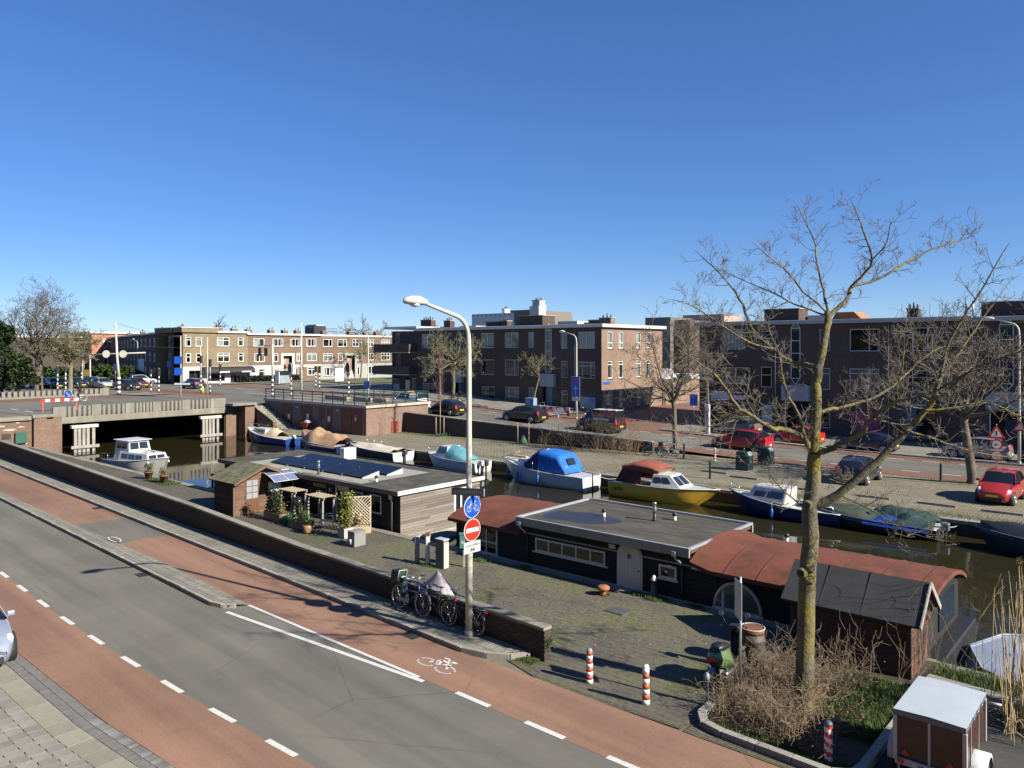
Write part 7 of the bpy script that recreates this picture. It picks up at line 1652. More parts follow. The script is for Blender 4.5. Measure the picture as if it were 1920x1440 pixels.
MB().tube([(0, Lt, .42), (0, Lt + .95, .42)], .04, 8).build('drawbar', GALV, trl); MB().cyl((0, Lt + .85, .42), (0, Lt + .85, 0), .025, n=8).build('prop_stand', GALV, trl); MB().cyl((-.5, .02, .4), (-.5, .02, 0), .02, n=6).build('prop_stand', GALV, trl); MB().tube([(Wt / 2 + .06, Lt - .05, 1.2), (Wt / 2 + .28, Lt - .02, 1.2)], .025, 6).build('side_bar', ALU, trl)

# ================================================================ STREET FURNITURE
POLEM = mt('lamp_pole_paint', (.47, .47, .4), .5, var=.12, vs=4, dirt=(.3, .27, .2), dscale=3, dlo=.55, dhi=.75, stretch=(1, 1, .3))
LAMPH = mt('lamp_head_paint', (.5, .5, .48), .5, var=.1, vs=5, dirt=(.38, .37, .33), dlo=.5, dhi=.8)
def street_lamp(label, loc, ang, Ht, arm=1.6, r0=.095, r1=.05, cat='street lamp', group='street lamps', head=1.):
    t = thing('street_lamp', label, cat, loc, ang, group)
    zb = Ht - .55; pts = [(0, 0, 0), (0, 0, zb * .35), (0, 0, zb * .36), (0, 0, zb - .6), (.02, 0, zb - .25)]; rs = [r0, r0, r0 * .82, r1 * 1.15, r1 * 1.1]
    for k in range(1, 7):
        a_ = pi / 2 * k / 6 * .82; pts.append((.02 + .55 * (1 - cos(a_)), 0, zb - .25 + .6 * sin(a_))); rs.append(r1)
    ex, ez = pts[-1][0], pts[-1][2]; pts.append((arm, 0, ez + (arm - ex) * .28)); rs.append(r1 * .8)
    MB().tube(pts, rs, 14).build('pole', POLEM, t); MB().lathe([(r0 * 1.25, 0), (r0 * 1.25, .12), (r0, .16)], 12).build('pole_base', POLEM, t)
    hx, hz = arm, pts[-1][2]
    rows = []
    for f, w_, up, dn in ((0, .05, .05, .05), (.1, .09, .09, .07), (.35, .15, .15, .08), (.65, .16, .14, .09), (.9, .11, .09, .07), (1, .02, .02, .02)):
        x = hx - .08 + f * .72 * head; z = hz + .02 + f * .02; rows.append([(x, w_ * head * cos(a_), z + (up if sin(a_) > 0 else dn) * head * sin(a_)) for a_ in [2 * pi * k / 12 for k in range(12)]])
    MB().loft(rows, True, True, True, True).build('lamp_head', LAMPH, t)
    mb = MB(); mb.lathe([(.0, -.09), (.09, -.07), (.13, -.03), (.13, .0)], 12, (hx + .3 * head, 0, hz - .02)); o = mb.build('lens', LENSW, t)
    return t
LPX, LPY = -1.15, 20.6
sl1 = street_lamp('tall cream street lamp on the near sidewalk carrying the traffic signs', (LPX, LPY, .12), atan2(-.69, -.72), 8.75, 1.48, .1, .058, head=1.05)
for z in (1.75, 1.25): MB().lathe([(.097, 0), (.099, .02), (.099, .12), (.097, .14)], 14, (0, 0, z)).build('rust_patch', mt('pole_rust', (.2, .12, .08), .8, var=.4, vs=9), sl1)
# signs on the lamp (face towards +a)
sgn_n = V((.723, -.691, 0)); sgn_r = V((.691, .723, 0))     # right as seen from the front
def round_sign(label, z, face, rimm, name, par_sym):
    t = thing(name, label, 'traffic sign', V((LPX, LPY, z)) + sgn_n * .13, AA)
    MB().disc((0, 0, 0), (1, 0, 0), .3, 36, .015).build('plate', rimm, t); mb = MB(); mb.disc((.003, 0, 0), (1, 0, 0), .282, 36); mb.build('face', face, t, fix=False)
    for dz in (-.15, .15): MB().box(-.16, -.016, -.05, .05, dz - .02, dz + .02).build('bracket', GALV, t)
    par_sym(t); return t
def strokes(t, lst, r, mat, nm='bicycle_symbol'):
    mb = MB()
    for pts in lst: mb.tube([(.008, x, z) for x, z in pts], r, 5)
    mb.build(nm, mat, t, fix=False)
def circ(cx, cz, r, n=18): return [(cx + r * cos(2 * pi * k / n), cz + r * sin(2 * pi * k / n)) for k in range(n + 1)]
BIKEG = [circ(-.13, -.05, .072), circ(.13, -.05, .072), [(-.13, -.05), (-.06, .08), (.07, .08), (.01, -.06), (-.06, .08)], [(.01, -.06), (.13, -.05), (.07, .08), (.09, .12)], [(.06, .13), (.12, .13)], [(-.06, .08), (-.07, .13), (-.03, .14)], [(-.13, -.05), (-.07, .1)]]
round_sign('round blue cycle path sign on the near street lamp', 3.58, BLUES, WHITE, 'cycle_sign', lambda t: strokes(t, BIKEG, .0075, WHITE))
round_sign('round red no-entry sign with white bar on the near street lamp', 2.96, REDS, WHITE, 'no_entry_sign', lambda t: MB().box(.005, .01, -.235, .235, -.055, .055).build('white_bar', WHITE, t))
up = thing('supplementary_plate', 'white plate with black words under the no-entry sign', 'traffic sign', V((LPX, LPY, 2.5)) + sgn_n * .13, AA)
MB().box(-.015, 0, -.3, .3, -.15, .15).build('plate', WHITE, up, bev=.004); text('wording', 'uitgezonderd', .1, INK, up, face_T((.003, 0, .06), (0, 1, 0))); strokes(up, [[(x * .45, z * .45 - .06) for x, z in l_] for l_ in BIKEG], .006, INK); MB().box(-.16, -.016, -.05, .05, -.02, .02).build('bracket', GALV, up)
sn = thing('street_name_sign', 'dark street name plate across the near street lamp', 'street sign', V((LPX, LPY, 3.98)), AA + .5)
MB().box(-.45, .45, -.14, -.11, -.1, .1).build('plate', mt('name_plate_dark', (.03, .034, .045), .5), sn, bev=.004); MB().box(.45, .47, -.145, -.105, -.1, .1).build('plate_end', mt('plate_end', (.4, .34, .3), .6), sn)
for q in range(14): MB().box(-.4 + q * .058, -.37 + q * .058, -.1415, -.1405, -.035, RND.uniform(.02, .045)).build('letter', mt('letter_dim', (.075, .08, .1), .5), sn, fix=False)
MB().box(-.05, .05, -.109, .0, -.03, .03).build('bracket', GALV, sn)

def banded(parent, prof_r, z0, z1, n, m1, m2, taper=1., name='band'):
    for k in range(n):
        a_, b_ = z0 + (z1 - z0) * k / n, z0 + (z1 - z0) * (k + 1) / n; ra, rb = prof_r * (1 + (taper - 1) * k / n), prof_r * (1 + (taper - 1) * (k + 1) / n)
        MB().tube([(0, 0, a_), (0, 0, b_)], [ra, rb], 14).build(name, m1 if k % 2 == 0 else m2, parent)
def bollard(label, loc, h=.82, r=.085, n=7, cap=None, group='red and white bollards'):
    t = thing('bollard', label, 'bollard', loc, RND.uniform(0, 6), group); banded(t, r, 0, h - .06, n, STRIPE_W, STRIPE_R, .82)
    MB().lathe([(r * .82, h - .06), (r * .84, h - .05), (r * .6, h - .005), (0, h)], 14).build('cap', cap or STRIPE_W, t); return t
bollard('red and white bollard with dark cap nearest the wall end', C(-10.36, 14.78, .0), .8, .085, 8, mt('cap_grey', (.25, .28, .3), .5))
bollard('red and white bollard with white cap nearest the hedge', C(-8.8, 14.7, .0), .86, .085, 7)
bollard('small red and white bollard on the far quay by the waste containers', C(-24.2, 49.6), .9, .08, 9)
# spirally striped post
sp_ = thing('striped_post', 'post with diagonal red and white stripes and dark cap by the hedge corner', 'post', C(-4.95, 14.85, 0))
mb = MB(); n, m = 24, 24; mb.cur = 0
for i in range(m):
    for k in range(n):
        z0, z1 = .72 * i / m, .72 * (i + 1) / m; a0, a1 = 2 * pi * k / n, 2 * pi * (k + 1) / n; ph = (z0 / .72 * 4.2 + k / n) % 1; mb.cur = 0 if ph < .5 else 1
        mb.add([(.075 * cos(a0), .075 * sin(a0), z0), (.075 * cos(a1), .075 * sin(a1), z0), (.075 * cos(a1), .075 * sin(a1), z1), (.075 * cos(a0), .075 * sin(a0), z1)], [(0, 1, 2, 3)], True)
mb.build('shaft', [STRIPE_W, mt('stripe_bright_red', (.55, .05, .04), .4, var=.1)], sp_, fix=False); MB().lathe([(.08, .72), (.08, .75), (.05, .79), (0, .8)], 14).build('cap', mt('cap_teal', (.06, .1, .12), .5), sp_)
# green bollards on the far bank
GRB = mt('bollard_green', (.015, .035, .035), .45)
for lab, s_, t_ in (('dark green post beside the parked bicycles', -26.2, 48.9), ('dark green post on the quay behind the yellow speedboat', -21.1, 42.6), ('dark green post left of the right-hand tree trunk', -10.4, 50.4)):
    t = thing('parking_post', lab, 'post', C(s_, t_), 0, 'green parking posts'); MB().lathe([(.075, 0), (.07, .05), (.065, 1.0), (.07, 1.01), (.07, 1.06), (.03, 1.1), (0, 1.1)], 12).build('shaft', GRB, t)
# underground waste containers
for lab, s_, t_ in (('near green waste container with pale hatch', -20.9, 47.0), ('rear green waste container closer to the road', -20.7, 49.9)):
    t = thing('waste_container', lab, 'waste container', C(s_, t_), CA, 'green waste containers')
    WG = mt('container_green', (.012, .04, .036), .45, var=.1)
    mb = MB(); mb.prism([(-.42, .06), (.42, .06), (.42, .95), (.25, 1.18), (-.34, 1.22), (-.42, 1.15)], -.42, .42, 'y'); mb.build('body', WG, t, bev=.03)
    MB().box(-.75, .75, -.75, .75, -.02, .03).build('base_slab', CONC, t); mb = MB(); mb.quad((.43, -.28, .97), (.43, .28, .97), (.27, .28, 1.185), (.27, -.28, 1.185)); mb.build('hatch', mt('hatch_pale', (.4, .48, .45), .4), t, (.012, 0, .012), fix=False)
    text('symbol', '3', .3, mt('symbol_pale', (.5, .55, .5), .5), t, face_T((.425, 0, .6), (0, 1, 0)), ext=.003)
    MB().cyl((-.1, .2, 1.2), (-.1, .2, 1.38), .025, n=6).build('lifting_eye', GALV, t)
# wheel stops
for k, (s_, t_) in enumerate(((-15.6, 42.6), (-12.0, 42.7), (-9.0, 42.7), (-6.2, 42.6), (-19.6, 44.0), (-21.9, 44.8))):
    t = thing('wheel_stop', 'low concrete wheel stop, %s along the far quay parking' % ('second', 'third', 'fourth', 'rightmost', 'first', 'leftmost')[k], 'wheel stop', C(s_, t_), CA, 'wheel stops on the far quay')
    mb = MB(); mb.prism([(-.09, 0), (.09, 0), (.06, .11), (-.06, .11)], -.85, .85, 'x'); mb.build('beam', mt('stop_stone', (.2, .18, .14), .9, var=.2), t, bev=.01)
# things on the near quay
mo = thing('mooring_bollard', 'rusty orange mushroom mooring bollard near the arched door', 'mooring bollard', C(-13.7, 20.3))
MB().lathe([(.13, 0), (.1, .04), (.09, .14), (.14, .17), (.2, .2), (.2, .26), (.15, .3), (0, .31)], 16).build('body', mt('rust_orange', (.36, .14, .06), .85, var=.3, vs=9), mo)
mh = thing('manhole_cover', 'grey metal cover set in the quay paving', 'manhole cover', C(-12.55, 19.35), CA); MB().box(-.33, .33, -.25, .25, -.02, .022).build('frame', mt('cover_steel', (.12, .13, .14), .5, .3), mh); MB().box(-.28, .28, -.2, .2, .0225, .027).build('lid', mt('cover_steel'), mh)
ps = thing('mooring_post', 'white wooden mooring post with rusty top beside the grey cabinet', 'post', C(-20.35, 18.95)); MB().lathe([(.075, 0), (.085, .1), (.08, 1.05)], 12).build('shaft', mt('old_white_paint', (.6, .57, .46), .75, var=.15, dirt=(.3, .22, .13), dlo=.55, dhi=.7), ps); MB().box(-.08, .08, -.05, .05, 1.05, 1.18).build('iron_top', mt('iron_brown', (.14, .08, .05), .8), ps); MB().box(-.3, .1, .07, .1, 1.02, 1.1).build('cross_plate', WHITE, ps)
ps2 = thing('mooring_post', 'dark grey post left of the white mooring post', 'post', C(-20.85, 18.9)); MB().cyl((0, 0, 0), (0, 0, 1.0), .09, n=12).build('shaft', CONC, ps2)
cbx = thing('service_cabinet', 'grey service cabinet with white side panel on the quay', 'cabinet', C(-19.75, 19.1), CA); MB().box(-.22, .2, -.13, .13, 0, 1.0).build('casing', mt('cabinet_greygreen', (.17, .175, .155), .7, var=.12), cbx, bev=.015); MB().box(-.24, .22, -.15, .15, 1.001, 1.04).build('top', mt('cabinet_top', (.4, .44, .48), .5), cbx, bev=.01); MB().box(.201, .215, -.11, .11, .02, .92).build('side_panel', mt('panel_cream', (.5, .47, .39), .7, var=.1), cbx)
mbx = thing('letterbox', 'green letterbox with white house number 869 on a post', 'letterbox', C(-19.25, 19.7), CA + .75)
MBG = mt('letterbox_green', (.07, .2, .18), .4, var=.08)
mb = MB(); mb.prism([(-.16, 0), (.16, 0), (.16, .46), (-.16, .5)], -.13, .13, 'y'); mb.build('box', MBG, mbx, (0, 0, .68), bev=.012); MB().box(-.18, .18, -.15, .15, 1.17, 1.19).build('roof', MBG, mbx); MB().box(-.04, .04, -.04, .04, 0, .68).build('post', OLDW, mbx); text('house_number', '869', .15, WHITE, mbx, face_T((.0, -.133, .9), (1, 0, 0)))
text('house_number', '869', .15, WHITE, mbx, face_T((.162, 0, .9), (0, 1, 0)))
dp = thing('garden_ornament', 'dark blue watering jug with white lid by the arched door', 'ornament', C(-12.35, 21.1)); MB().lathe([(.12, 0), (.14, .1), (.1, .35), (.06, .5), (.07, .55)], 12).build('body', mt('jug_blue', (.03, .05, .09), .4, var=.2), dp); MB().lathe([(.09, .55), (.1, .58), (.04, .7), (0, .72)], 12).build('lid', WHITE, dp)
# grey sign pole near the hedge
gp_ = thing('sign_pole', 'galvanised sign pole with edge-on sign in the hedge', 'sign pole', C(-7.05, 15.65)); MB().cyl((0, 0, 0), (0, 0, 2.92), .03, n=10).build('pole', GALV, gp_); MB().obox((-.06, -.05, 2.45), (.012, .4, .8), (0, 0, radians(4))).build('sign_plate', mt('sign_back', (.45, .46, .47), .4, .5), gp_)
gl_ = thing('garden_light', 'small grey ground post in the hedge', 'post', C(-7.75, 15.5)); MB().lathe([(.035, 0), (.035, .55), (.06, .56), (.07, .66), (.04, .72), (0, .73)], 10).build('body', mt('post_blue_grey', (.25, .3, .35), .5), gl_)
cbm = thing('concrete_beam', 'grey concrete beam lying by the water behind the trailer', 'beam', C(-3.3, 19.35), CA - .08); MB().box(-1.0, 1.0, -.16, .16, 0, .36).build('beam', mt('beam_concrete', (.3, .3, .25), .9, var=.2), cbm, bev=.02)
for x in (-.55, .45): mb = MB(); mb.disc((x, -.162, .22), (0, -1, 0), .04, 10, .01); mb.build('bolt', WHITE, cbm)

# lamps of the far bank
street_lamp('street lamp before the sunlit end wall carrying a blue sign', C(-44.3, 61, zr(-44.3) + .1), CA + pi, 8.4, 1.5, .1, .06)
street_lamp('street lamp at the right edge before the dark block', C(-7.9, 60.9, .1), CA + pi, 9.6, 1.5, .1, .06)
street_lamp('street lamp beside the substation terrace', C(-66.3, 53, 2.05), CA + pi, 7.6, 1.9, .09, .055)
street_lamp('street lamp before the dark row left of the junction', uq(258, 713), CA + pi, 7.2, 1.5, .09, .055)
def flat_sign(label, loc, rz, w_, h_, mat, parts=(), pole=None, name='traffic_sign', rim=True, group=None):
    t = thing(name, label, 'traffic sign', loc, rz, group); MB().box(-w_ / 2, w_ / 2, -.015, 0, -h_ / 2, h_ / 2).build('plate', WHITE if rim else mat, t, bev=.004)
    if rim: MB().box(-w_ / 2 + .03, w_ / 2 - .03, -.019, -.0155, -h_ / 2 + .03, h_ / 2 - .03).build('face', mat, t)
    if pole: MB().cyl((0, .035, -pole), (0, .035, h_ / 2), .03, n=8).build('pole', GALV, t)
    return t
pz = zr(-44.3)
t = flat_sign('blue parking zone sign on the lamp before the sunlit end wall', C(-44.25, 60.8, 4.05), CA, 1.0, 2.0, BLUES)
mb = MB(); mb.disc((0, -.022, .55), (0, -1, 0), .26, 20, .004); mb.build('red_ring', REDS, t); mb = MB(); mb.disc((0, -.027, .55), (0, -1, 0), .19, 20, .003); mb.build('blue_disc', BLUES, t); MB().box(-.33, .33, -.025, -.02, -.2, -.14).build('white_mark', WHITE, t); MB().box(-.04, .04, -.026, -.0205, -.8, .1).build('white_mark', WHITE, t)
flat_sign('white plate under the blue parking zone sign', C(-44.25, 60.8, 2.85), CA, .9, .35, WHITE, rim=False)
flat_sign('grey sign back on a pole by the retaining wall', C(-38.6, 50.6, zr(-38.6) + 2.0), CA + .4, .9, .5, mt('sign_back'), pole=2.0, rim=False)
t = flat_sign('blue cycle route sign on a post in the side street', C(-34.6, 66.5, 2.9), CA, .85, 1.1, BLUES, pole=2.8)
strokes2 = None
tw = thing('striped_sign_post', 'sign pole with red-white triangle and two red-ringed discs by the right tree', 'traffic sign', C(-7.6, 50.3), CA + .25)
MB().cyl((0, .04, 0), (0, .04, 3.55), .035, n=8).build('pole', GALV, tw)
mb = MB(); mb.prism([(-.45, 2.75), (.45, 2.75), (0, 3.55)], -.015, 0); mb.build('triangle', REDS, tw); mb = MB(); mb.prism([(-.28, 2.85), (.28, 2.85), (0, 3.36)], -.02, -.016); mb.build('triangle_face', WHITE, tw); MB().box(-.03, .03, -.024, -.0205, 2.92, 3.2).build('mark', INK, tw)
for z in (2.42, 1.8):
    mb = MB(); mb.disc((0, -.002, z), (0, -1, 0), .3, 24, .013); mb.build('disc', REDS, tw); mb = MB(); mb.disc((0, -.012, z), (0, -1, 0), .22, 24); mb.build('disc_face', WHITE, tw, fix=False); text('figure', '5t' if z > 2 else '30', .2, INK, tw, face_T((0, -.016, z), (1, 0, 0)))
MB().box(-.3, .3, -.016, 0, 2.08, 2.14).build('strip_plate', WHITE, tw)
tb = thing('warning_sign', 'red-white warning triangle on the right-edge lamp post', 'traffic sign', C(-7.85, 60.7, 2.6), CA); mb = MB(); mb.prism([(-.4, -.3), (.4, -.3), (0, .45)], -.015, 0); mb.build('triangle', REDS, tb); mb = MB(); mb.prism([(-.24, -.2), (.24, -.2), (0, .25)], -.02, -.016); mb.build('triangle_face', WHITE, tb)
wp = thing('advert_column', 'slim white information column by the side street corner', 'column', C(-30.6, 61.3, .35), CA); MB().box(-.2, .2, -.12, .12, 0, 2.6).build('column', WHITE, wp, bev=.03); MB().box(-.15, .15, -.125, -.1205, 1.3, 2.3).build('panel', mt('panel_grey', (.35, .38, .42), .4), wp)
# red and white road-works barrier and blue box on the far footway
ba = thing('roadworks_barrier', 'red and white chequered barrier on the far footway', 'barrier', C(-47.0, 61.2, zr(-47) + .12), CA + .08)
for i in range(8):
    for j in range(2): MB().box(-1.6 + i * .4, -1.2 + i * .4, -.03, .03, .3 + j * .28, .58 + j * .28).build('panel', REDS if (i + j) % 2 else WHITE, ba, fix=False)
for x in (-1.5, 1.5): MB().box(x - .04, x + .04, -.25, .25, 0, .3).build('foot', BLACKP, ba)
bxx = thing('blue_service_box', 'pale blue box beside the chequered barrier', 'box', C(-50.2, 61.2, zr(-50.2) + .12), CA); MB().box(-.55, .55, -.3, .3, 0, 1.5).build('casing', mt('box_pale_blue', (.2, .27, .34), .5, var=.1), bxx, bev=.02); MB().box(.2, .5, -.32, -.301, .9, 1.4).build('panel', BLUES, bxx)
# ================================================================ TREES AND PLANTS
BARK = mt('bark_grey_green', (.115, .105, .07), .95, var=.4, vs=5, bump=1., bs=16, dirt=(.21, .17, .025), dscale=1.6, dlo=.46, dhi=.62)
BARKD = mt('bark_brown', (.105, .088, .065), .95, var=.3, vs=4, bump=.5, bs=25)
BARKF = mt('far_bark', (.125, .108, .08), .95, var=.3, vs=2)
BARKL = mt('lichen_bark', (.17, .155, .085), .95, var=.3, vs=2)
TWM = mt('twig_grey', (.16, .135, .105), .9, var=.25)
def twig(mb, p, d, ln, r, depth, rng, up=.15, wob=.25, kids=(2, 4), n=3, nseg=4, ends=None, mn=.0035):
    pts = [V(p)]; d = V(d).normalized(); rs = [r]
    for k in range(nseg):
        d = (d + V((rng.gauss(0, wob), rng.gauss(0, wob), rng.gauss(0, wob) + up)) * .5).normalized()
        pts.append(pts[-1] + d * ln / nseg); rs.append(max(mn, r * (1 - .75 * (k + 1) / nseg)))
    mb.tube(pts, rs, n if r < .02 else max(n, 5), cap=False)
    if ends is not None: ends.append(pts[-1])
    if depth <= 0: return
    for _ in range(rng.randint(*kids)):
        k = rng.randint(1, nseg); q = pts[k]; dd = (pts[k] - pts[k - 1]).normalized()
        side = V((rng.gauss(0, 1), rng.gauss(0, 1), rng.gauss(0, .7))); side -= dd * side.dot(dd); side.normalize()
        nd = dd * rng.uniform(.35, .8) + side * rng.uniform(.6, 1.0)
        twig(mb, q, nd, ln * rng.uniform(.4, .72), max(mn, rs[k] * .72), depth - 1, rng, up, wob, kids, n, nseg, ends, mn)
def grow_limb(mb, mbt, limb, rng, per_m=2.2, tl=.75, depth=2):
    pts = [V(p[:3]) for p in limb]; rs = [p[3] for p in limb]
    # smooth resample with slight wobble
    P, Rr = [], []
    for i in range(len(pts) - 1):
        p0 = pts[max(0, i - 1)]; p1 = pts[i]; p2 = pts[i + 1]; p3 = pts[min(len(pts) - 1, i + 2)]
        for k in range(4):
            f = k / 4; q = .5 * ((2 * p1) + (p2 - p0) * f + (2 * p0 - 5 * p1 + 4 * p2 - p3) * f * f + (3 * p1 - p0 - 3 * p2 + p3) * f ** 3)
            j = min(rs[i], .03) * .35; P.append(q + V((rng.gauss(0, j), rng.gauss(0, j), rng.gauss(0, j)))); Rr.append(rs[i] + (rs[i + 1] - rs[i]) * f)
    P.append(pts[-1]); Rr.append(rs[-1])
    mb.tube(P, Rr, 12 if rs[0] > .1 else (8 if rs[0] > .04 else 6), cap=True)
    acc = 0
    for i in range(1, len(P)):
        if Rr[i] > .06 or i > len(P) - 3: continue
        acc += (P[i] - P[i - 1]).length * per_m * (1.5 if Rr[i] < .02 else 1)
        while acc > 1:
            acc -= 1; dd = (P[i] - P[i - 1]).normalized(); side = V((rng.gauss(0, 1), rng.gauss(0, 1), rng.gauss(.25, .7))); side -= dd * side.dot(dd); side.normalize()
            twig(mbt, P[i], dd * .55 + side, tl * rng.uniform(.45, 1.25), min(.011, Rr[i] * .6), depth, rng, .16, .22, (2, 4), 3, 4, None, .0042)
LIMBS = [
    [(-0.01, 0.0, 0.01, 0.2), (0.06, 0.0, 1.51, 0.185), (0.1, 0.0, 2.89, 0.175), (0.15, 0.0, 4.04, 0.165), (0.21, 0.0, 4.96, 0.15), (0.24, 0.0, 5.53, 0.13)],
    [(0.24, 0.0, 5.53, 0.115), (0.3, 0.09, 6.45, 0.105), (0.39, 0.18, 7.2, 0.095), (0.54, 0.27, 7.81, 0.085), (0.67, 0.36, 8.36, 0.08), (0.73, 0.45, 8.6, 0.075)],
    [(0.73, 0.45, 8.54, 0.0333), (0.73, 0.63, 8.91, 0.0296), (0.63, 0.81, 9.73, 0.0222), (0.63, 0.99, 10.27, 0.0163), (0.43, 1.17, 10.85, 0.0104), (0.35, 1.35, 11.16, 0.0052)],
    [(0.73, 0.45, 8.49, 0.0518), (0.89, 0.55, 8.63, 0.0503), (1.22, 0.65, 8.91, 0.0459), (1.38, 0.75, 9.19, 0.0429)],
    [(1.18, 0.3, 9.16, 0.0333), (1.48, 0.12, 9.57, 0.0296), (1.43, -0.06, 9.86, 0.0244), (1.17, -0.24, 10.36, 0.0178), (0.97, -0.42, 10.64, 0.0104), (0.76, -0.6, 10.88, 0.0052)],
    [(1.45, 0.0, 9.68, 0.0185), (1.65, -0.25, 9.99, 0.0148), (1.62, -0.5, 10.34, 0.0089), (1.52, -0.75, 10.38, 0.0044)],
    [(1.18, 0.3, 9.16, 0.0333), (1.89, 0.57, 9.35, 0.0311), (2.63, 0.84, 9.73, 0.0266), (3.38, 1.11, 10.08, 0.0207), (4.35, 1.38, 10.37, 0.0133), (4.89, 1.65, 10.62, 0.0059)],
    [(0.39, 0.15, 7.37, 0.0592), (0.21, 0.36, 7.45, 0.0555), (-0.01, 0.58, 7.48, 0.0518), (-0.41, 0.79, 7.8, 0.0444), (-0.83, 1.01, 8.29, 0.0355), (-1.01, 1.22, 8.95, 0.0266), (-1.44, 1.44, 9.59, 0.0163), (-1.98, 1.65, 10.15, 0.0059)],
    [(0.66, 0.45, 8.63, 0.0259), (0.07, 0.15, 9.03, 0.0222), (-0.47, -0.15, 9.51, 0.0178), (-0.91, -0.45, 9.74, 0.0118), (-1.34, -0.75, 10.0, 0.0044)],
    [(0.63, 0.45, 8.54, 0.0222), (0.16, 0.94, 8.81, 0.0192), (-0.28, 1.43, 9.15, 0.0148), (-0.89, 1.91, 9.51, 0.0104), (-1.54, 2.4, 9.95, 0.0037)],
    [(-0.42, 0.75, 7.8, 0.0259), (-1.06, 0.52, 7.95, 0.0222), (-1.83, 0.3, 8.42, 0.0163), (-2.47, 0.07, 8.76, 0.0104), (-2.97, -0.15, 8.86, 0.0044)],
    [(0.16, 0.0, 5.65, 0.0444), (-0.03, -0.21, 5.82, 0.0407), (-0.26, -0.43, 6.41, 0.0355), (-0.56, -0.64, 6.8, 0.0266), (-0.77, -0.86, 7.29, 0.0207), (-0.9, -1.07, 7.72, 0.0163), (-1.19, -1.29, 8.26, 0.0104), (-1.1, -1.5, 8.77, 0.0044)],
    [(0.14, 0.0, 5.71, 0.0629), (-0.17, -0.26, 5.94, 0.0592), (-0.6, -0.52, 6.11, 0.0533), (-0.94, -0.79, 6.16, 0.0488), (-1.43, -1.05, 6.43, 0.037), (-1.83, -1.31, 6.67, 0.0311), (-2.25, -1.57, 7.21, 0.0222), (-2.67, -1.84, 7.49, 0.0133), (-3.16, -2.1, 7.78, 0.0052)],
    [(-1.38, -0.9, 6.42, 0.0222), (-1.87, -1.09, 6.33, 0.0185), (-2.35, -1.28, 6.24, 0.0133), (-2.82, -1.46, 6.1, 0.0089), (-3.28, -1.65, 6.28, 0.0037)],
    [(-0.27, -0.45, 6.41, 0.0222), (-0.47, -0.15, 6.24, 0.0207), (-0.82, 0.15, 6.56, 0.0163), (-1.08, 0.45, 6.77, 0.0118), (-1.59, 0.75, 7.36, 0.0044)],
    [(-1.75, -1.05, 6.32, 0.0104), (-1.86, -1.12, 6.01, 0.0074), (-1.96, -1.2, 5.7, 0.0037)],
    [(0.28, 0.0, 6.28, 0.0444), (0.63, 0.3, 6.45, 0.0414), (1.11, 0.6, 6.49, 0.037), (2.05, 0.9, 6.71, 0.0296), (2.81, 1.2, 7.18, 0.0222), (3.59, 1.5, 7.71, 0.0148), (4.43, 1.8, 7.97, 0.0059)],
    [(0.14, 0.0, 4.38, 0.0962), (0.55, -0.17, 4.59, 0.0888), (0.93, -0.33, 4.96, 0.0829), (1.53, -0.5, 5.6, 0.074), (2.0, -0.67, 6.23, 0.0651), (2.32, -0.83, 6.69, 0.0555), (2.42, -1.0, 7.29, 0.0333), (2.49, -1.17, 7.94, 0.0266), (2.92, -1.33, 8.78, 0.0192), (3.48, -1.5, 9.87, 0.0059)],
    [(2.28, -0.9, 6.69, 0.0407), (2.45, -1.43, 7.1, 0.0333), (2.55, -1.95, 7.42, 0.0252), (2.73, -2.47, 7.63, 0.0163), (2.96, -3.0, 7.83, 0.0074)],
    [(2.15, -0.9, 6.53, 0.0296), (2.66, -1.05, 6.59, 0.0252), (3.22, -1.2, 6.71, 0.0192), (3.76, -1.35, 6.46, 0.0133), (4.18, -1.5, 6.37, 0.0059)],
    [(1.85, -0.75, 6.13, 0.0222), (2.79, -0.45, 5.82, 0.0192), (3.75, -0.15, 5.55, 0.0133), (4.86, 0.15, 5.4, 0.0044)],
    [(2.34, -1.05, 7.13, 0.0222), (2.92, -0.8, 7.72, 0.0192), (3.51, -0.55, 8.39, 0.0133), (4.34, -0.3, 9.3, 0.0044)],
    [(0.28, 0.0, 5.53, 0.0629), (0.5, -0.39, 5.72, 0.0555), (0.88, -0.77, 6.04, 0.0474), (0.89, -1.16, 6.33, 0.0414), (1.13, -1.54, 6.71, 0.0333), (1.72, -1.93, 6.95, 0.0252), (2.14, -2.31, 7.33, 0.0148), (2.39, -2.7, 7.44, 0.0059)],
    [(1.08, -0.75, 6.3, 0.0148), (0.96, -0.9, 6.85, 0.0104), (1.05, -1.05, 7.08, 0.0044)],
    [(1.3, -1.2, 6.69, 0.0207), (1.43, -1.35, 7.3, 0.0163), (1.46, -1.5, 7.94, 0.0104), (1.75, -1.65, 8.35, 0.0044)],
    [(1.06, -0.9, 6.36, 0.0133), (1.63, -0.75, 6.24, 0.0104), (2.15, -0.6, 6.2, 0.0052)],
    [(0.14, 0.0, 4.27, 0.0222), (-0.5, -0.25, 4.77, 0.0178), (-0.92, -0.5, 5.16, 0.0104), (-1.23, -0.75, 5.31, 0.0044)],
    [(0.23, 0.0, 5.19, 0.0148), (0.81, 0.45, 4.88, 0.0104), (1.48, 0.9, 4.68, 0.0052)],
    [(0.67, -0.15, 4.7, 0.0163), (1.26, -0.6, 4.4, 0.0126), (1.8, -1.05, 4.06, 0.0089), (2.51, -1.5, 3.96, 0.0037)],
]
rng = random.Random(5)
big = thing('bare_tree', 'big leafless tree with yellow lichen on its trunk rising from the hedge', 'tree', (6.28, 16.6, 0))
mb = MB(); mbt = MB(); mbl = MB()
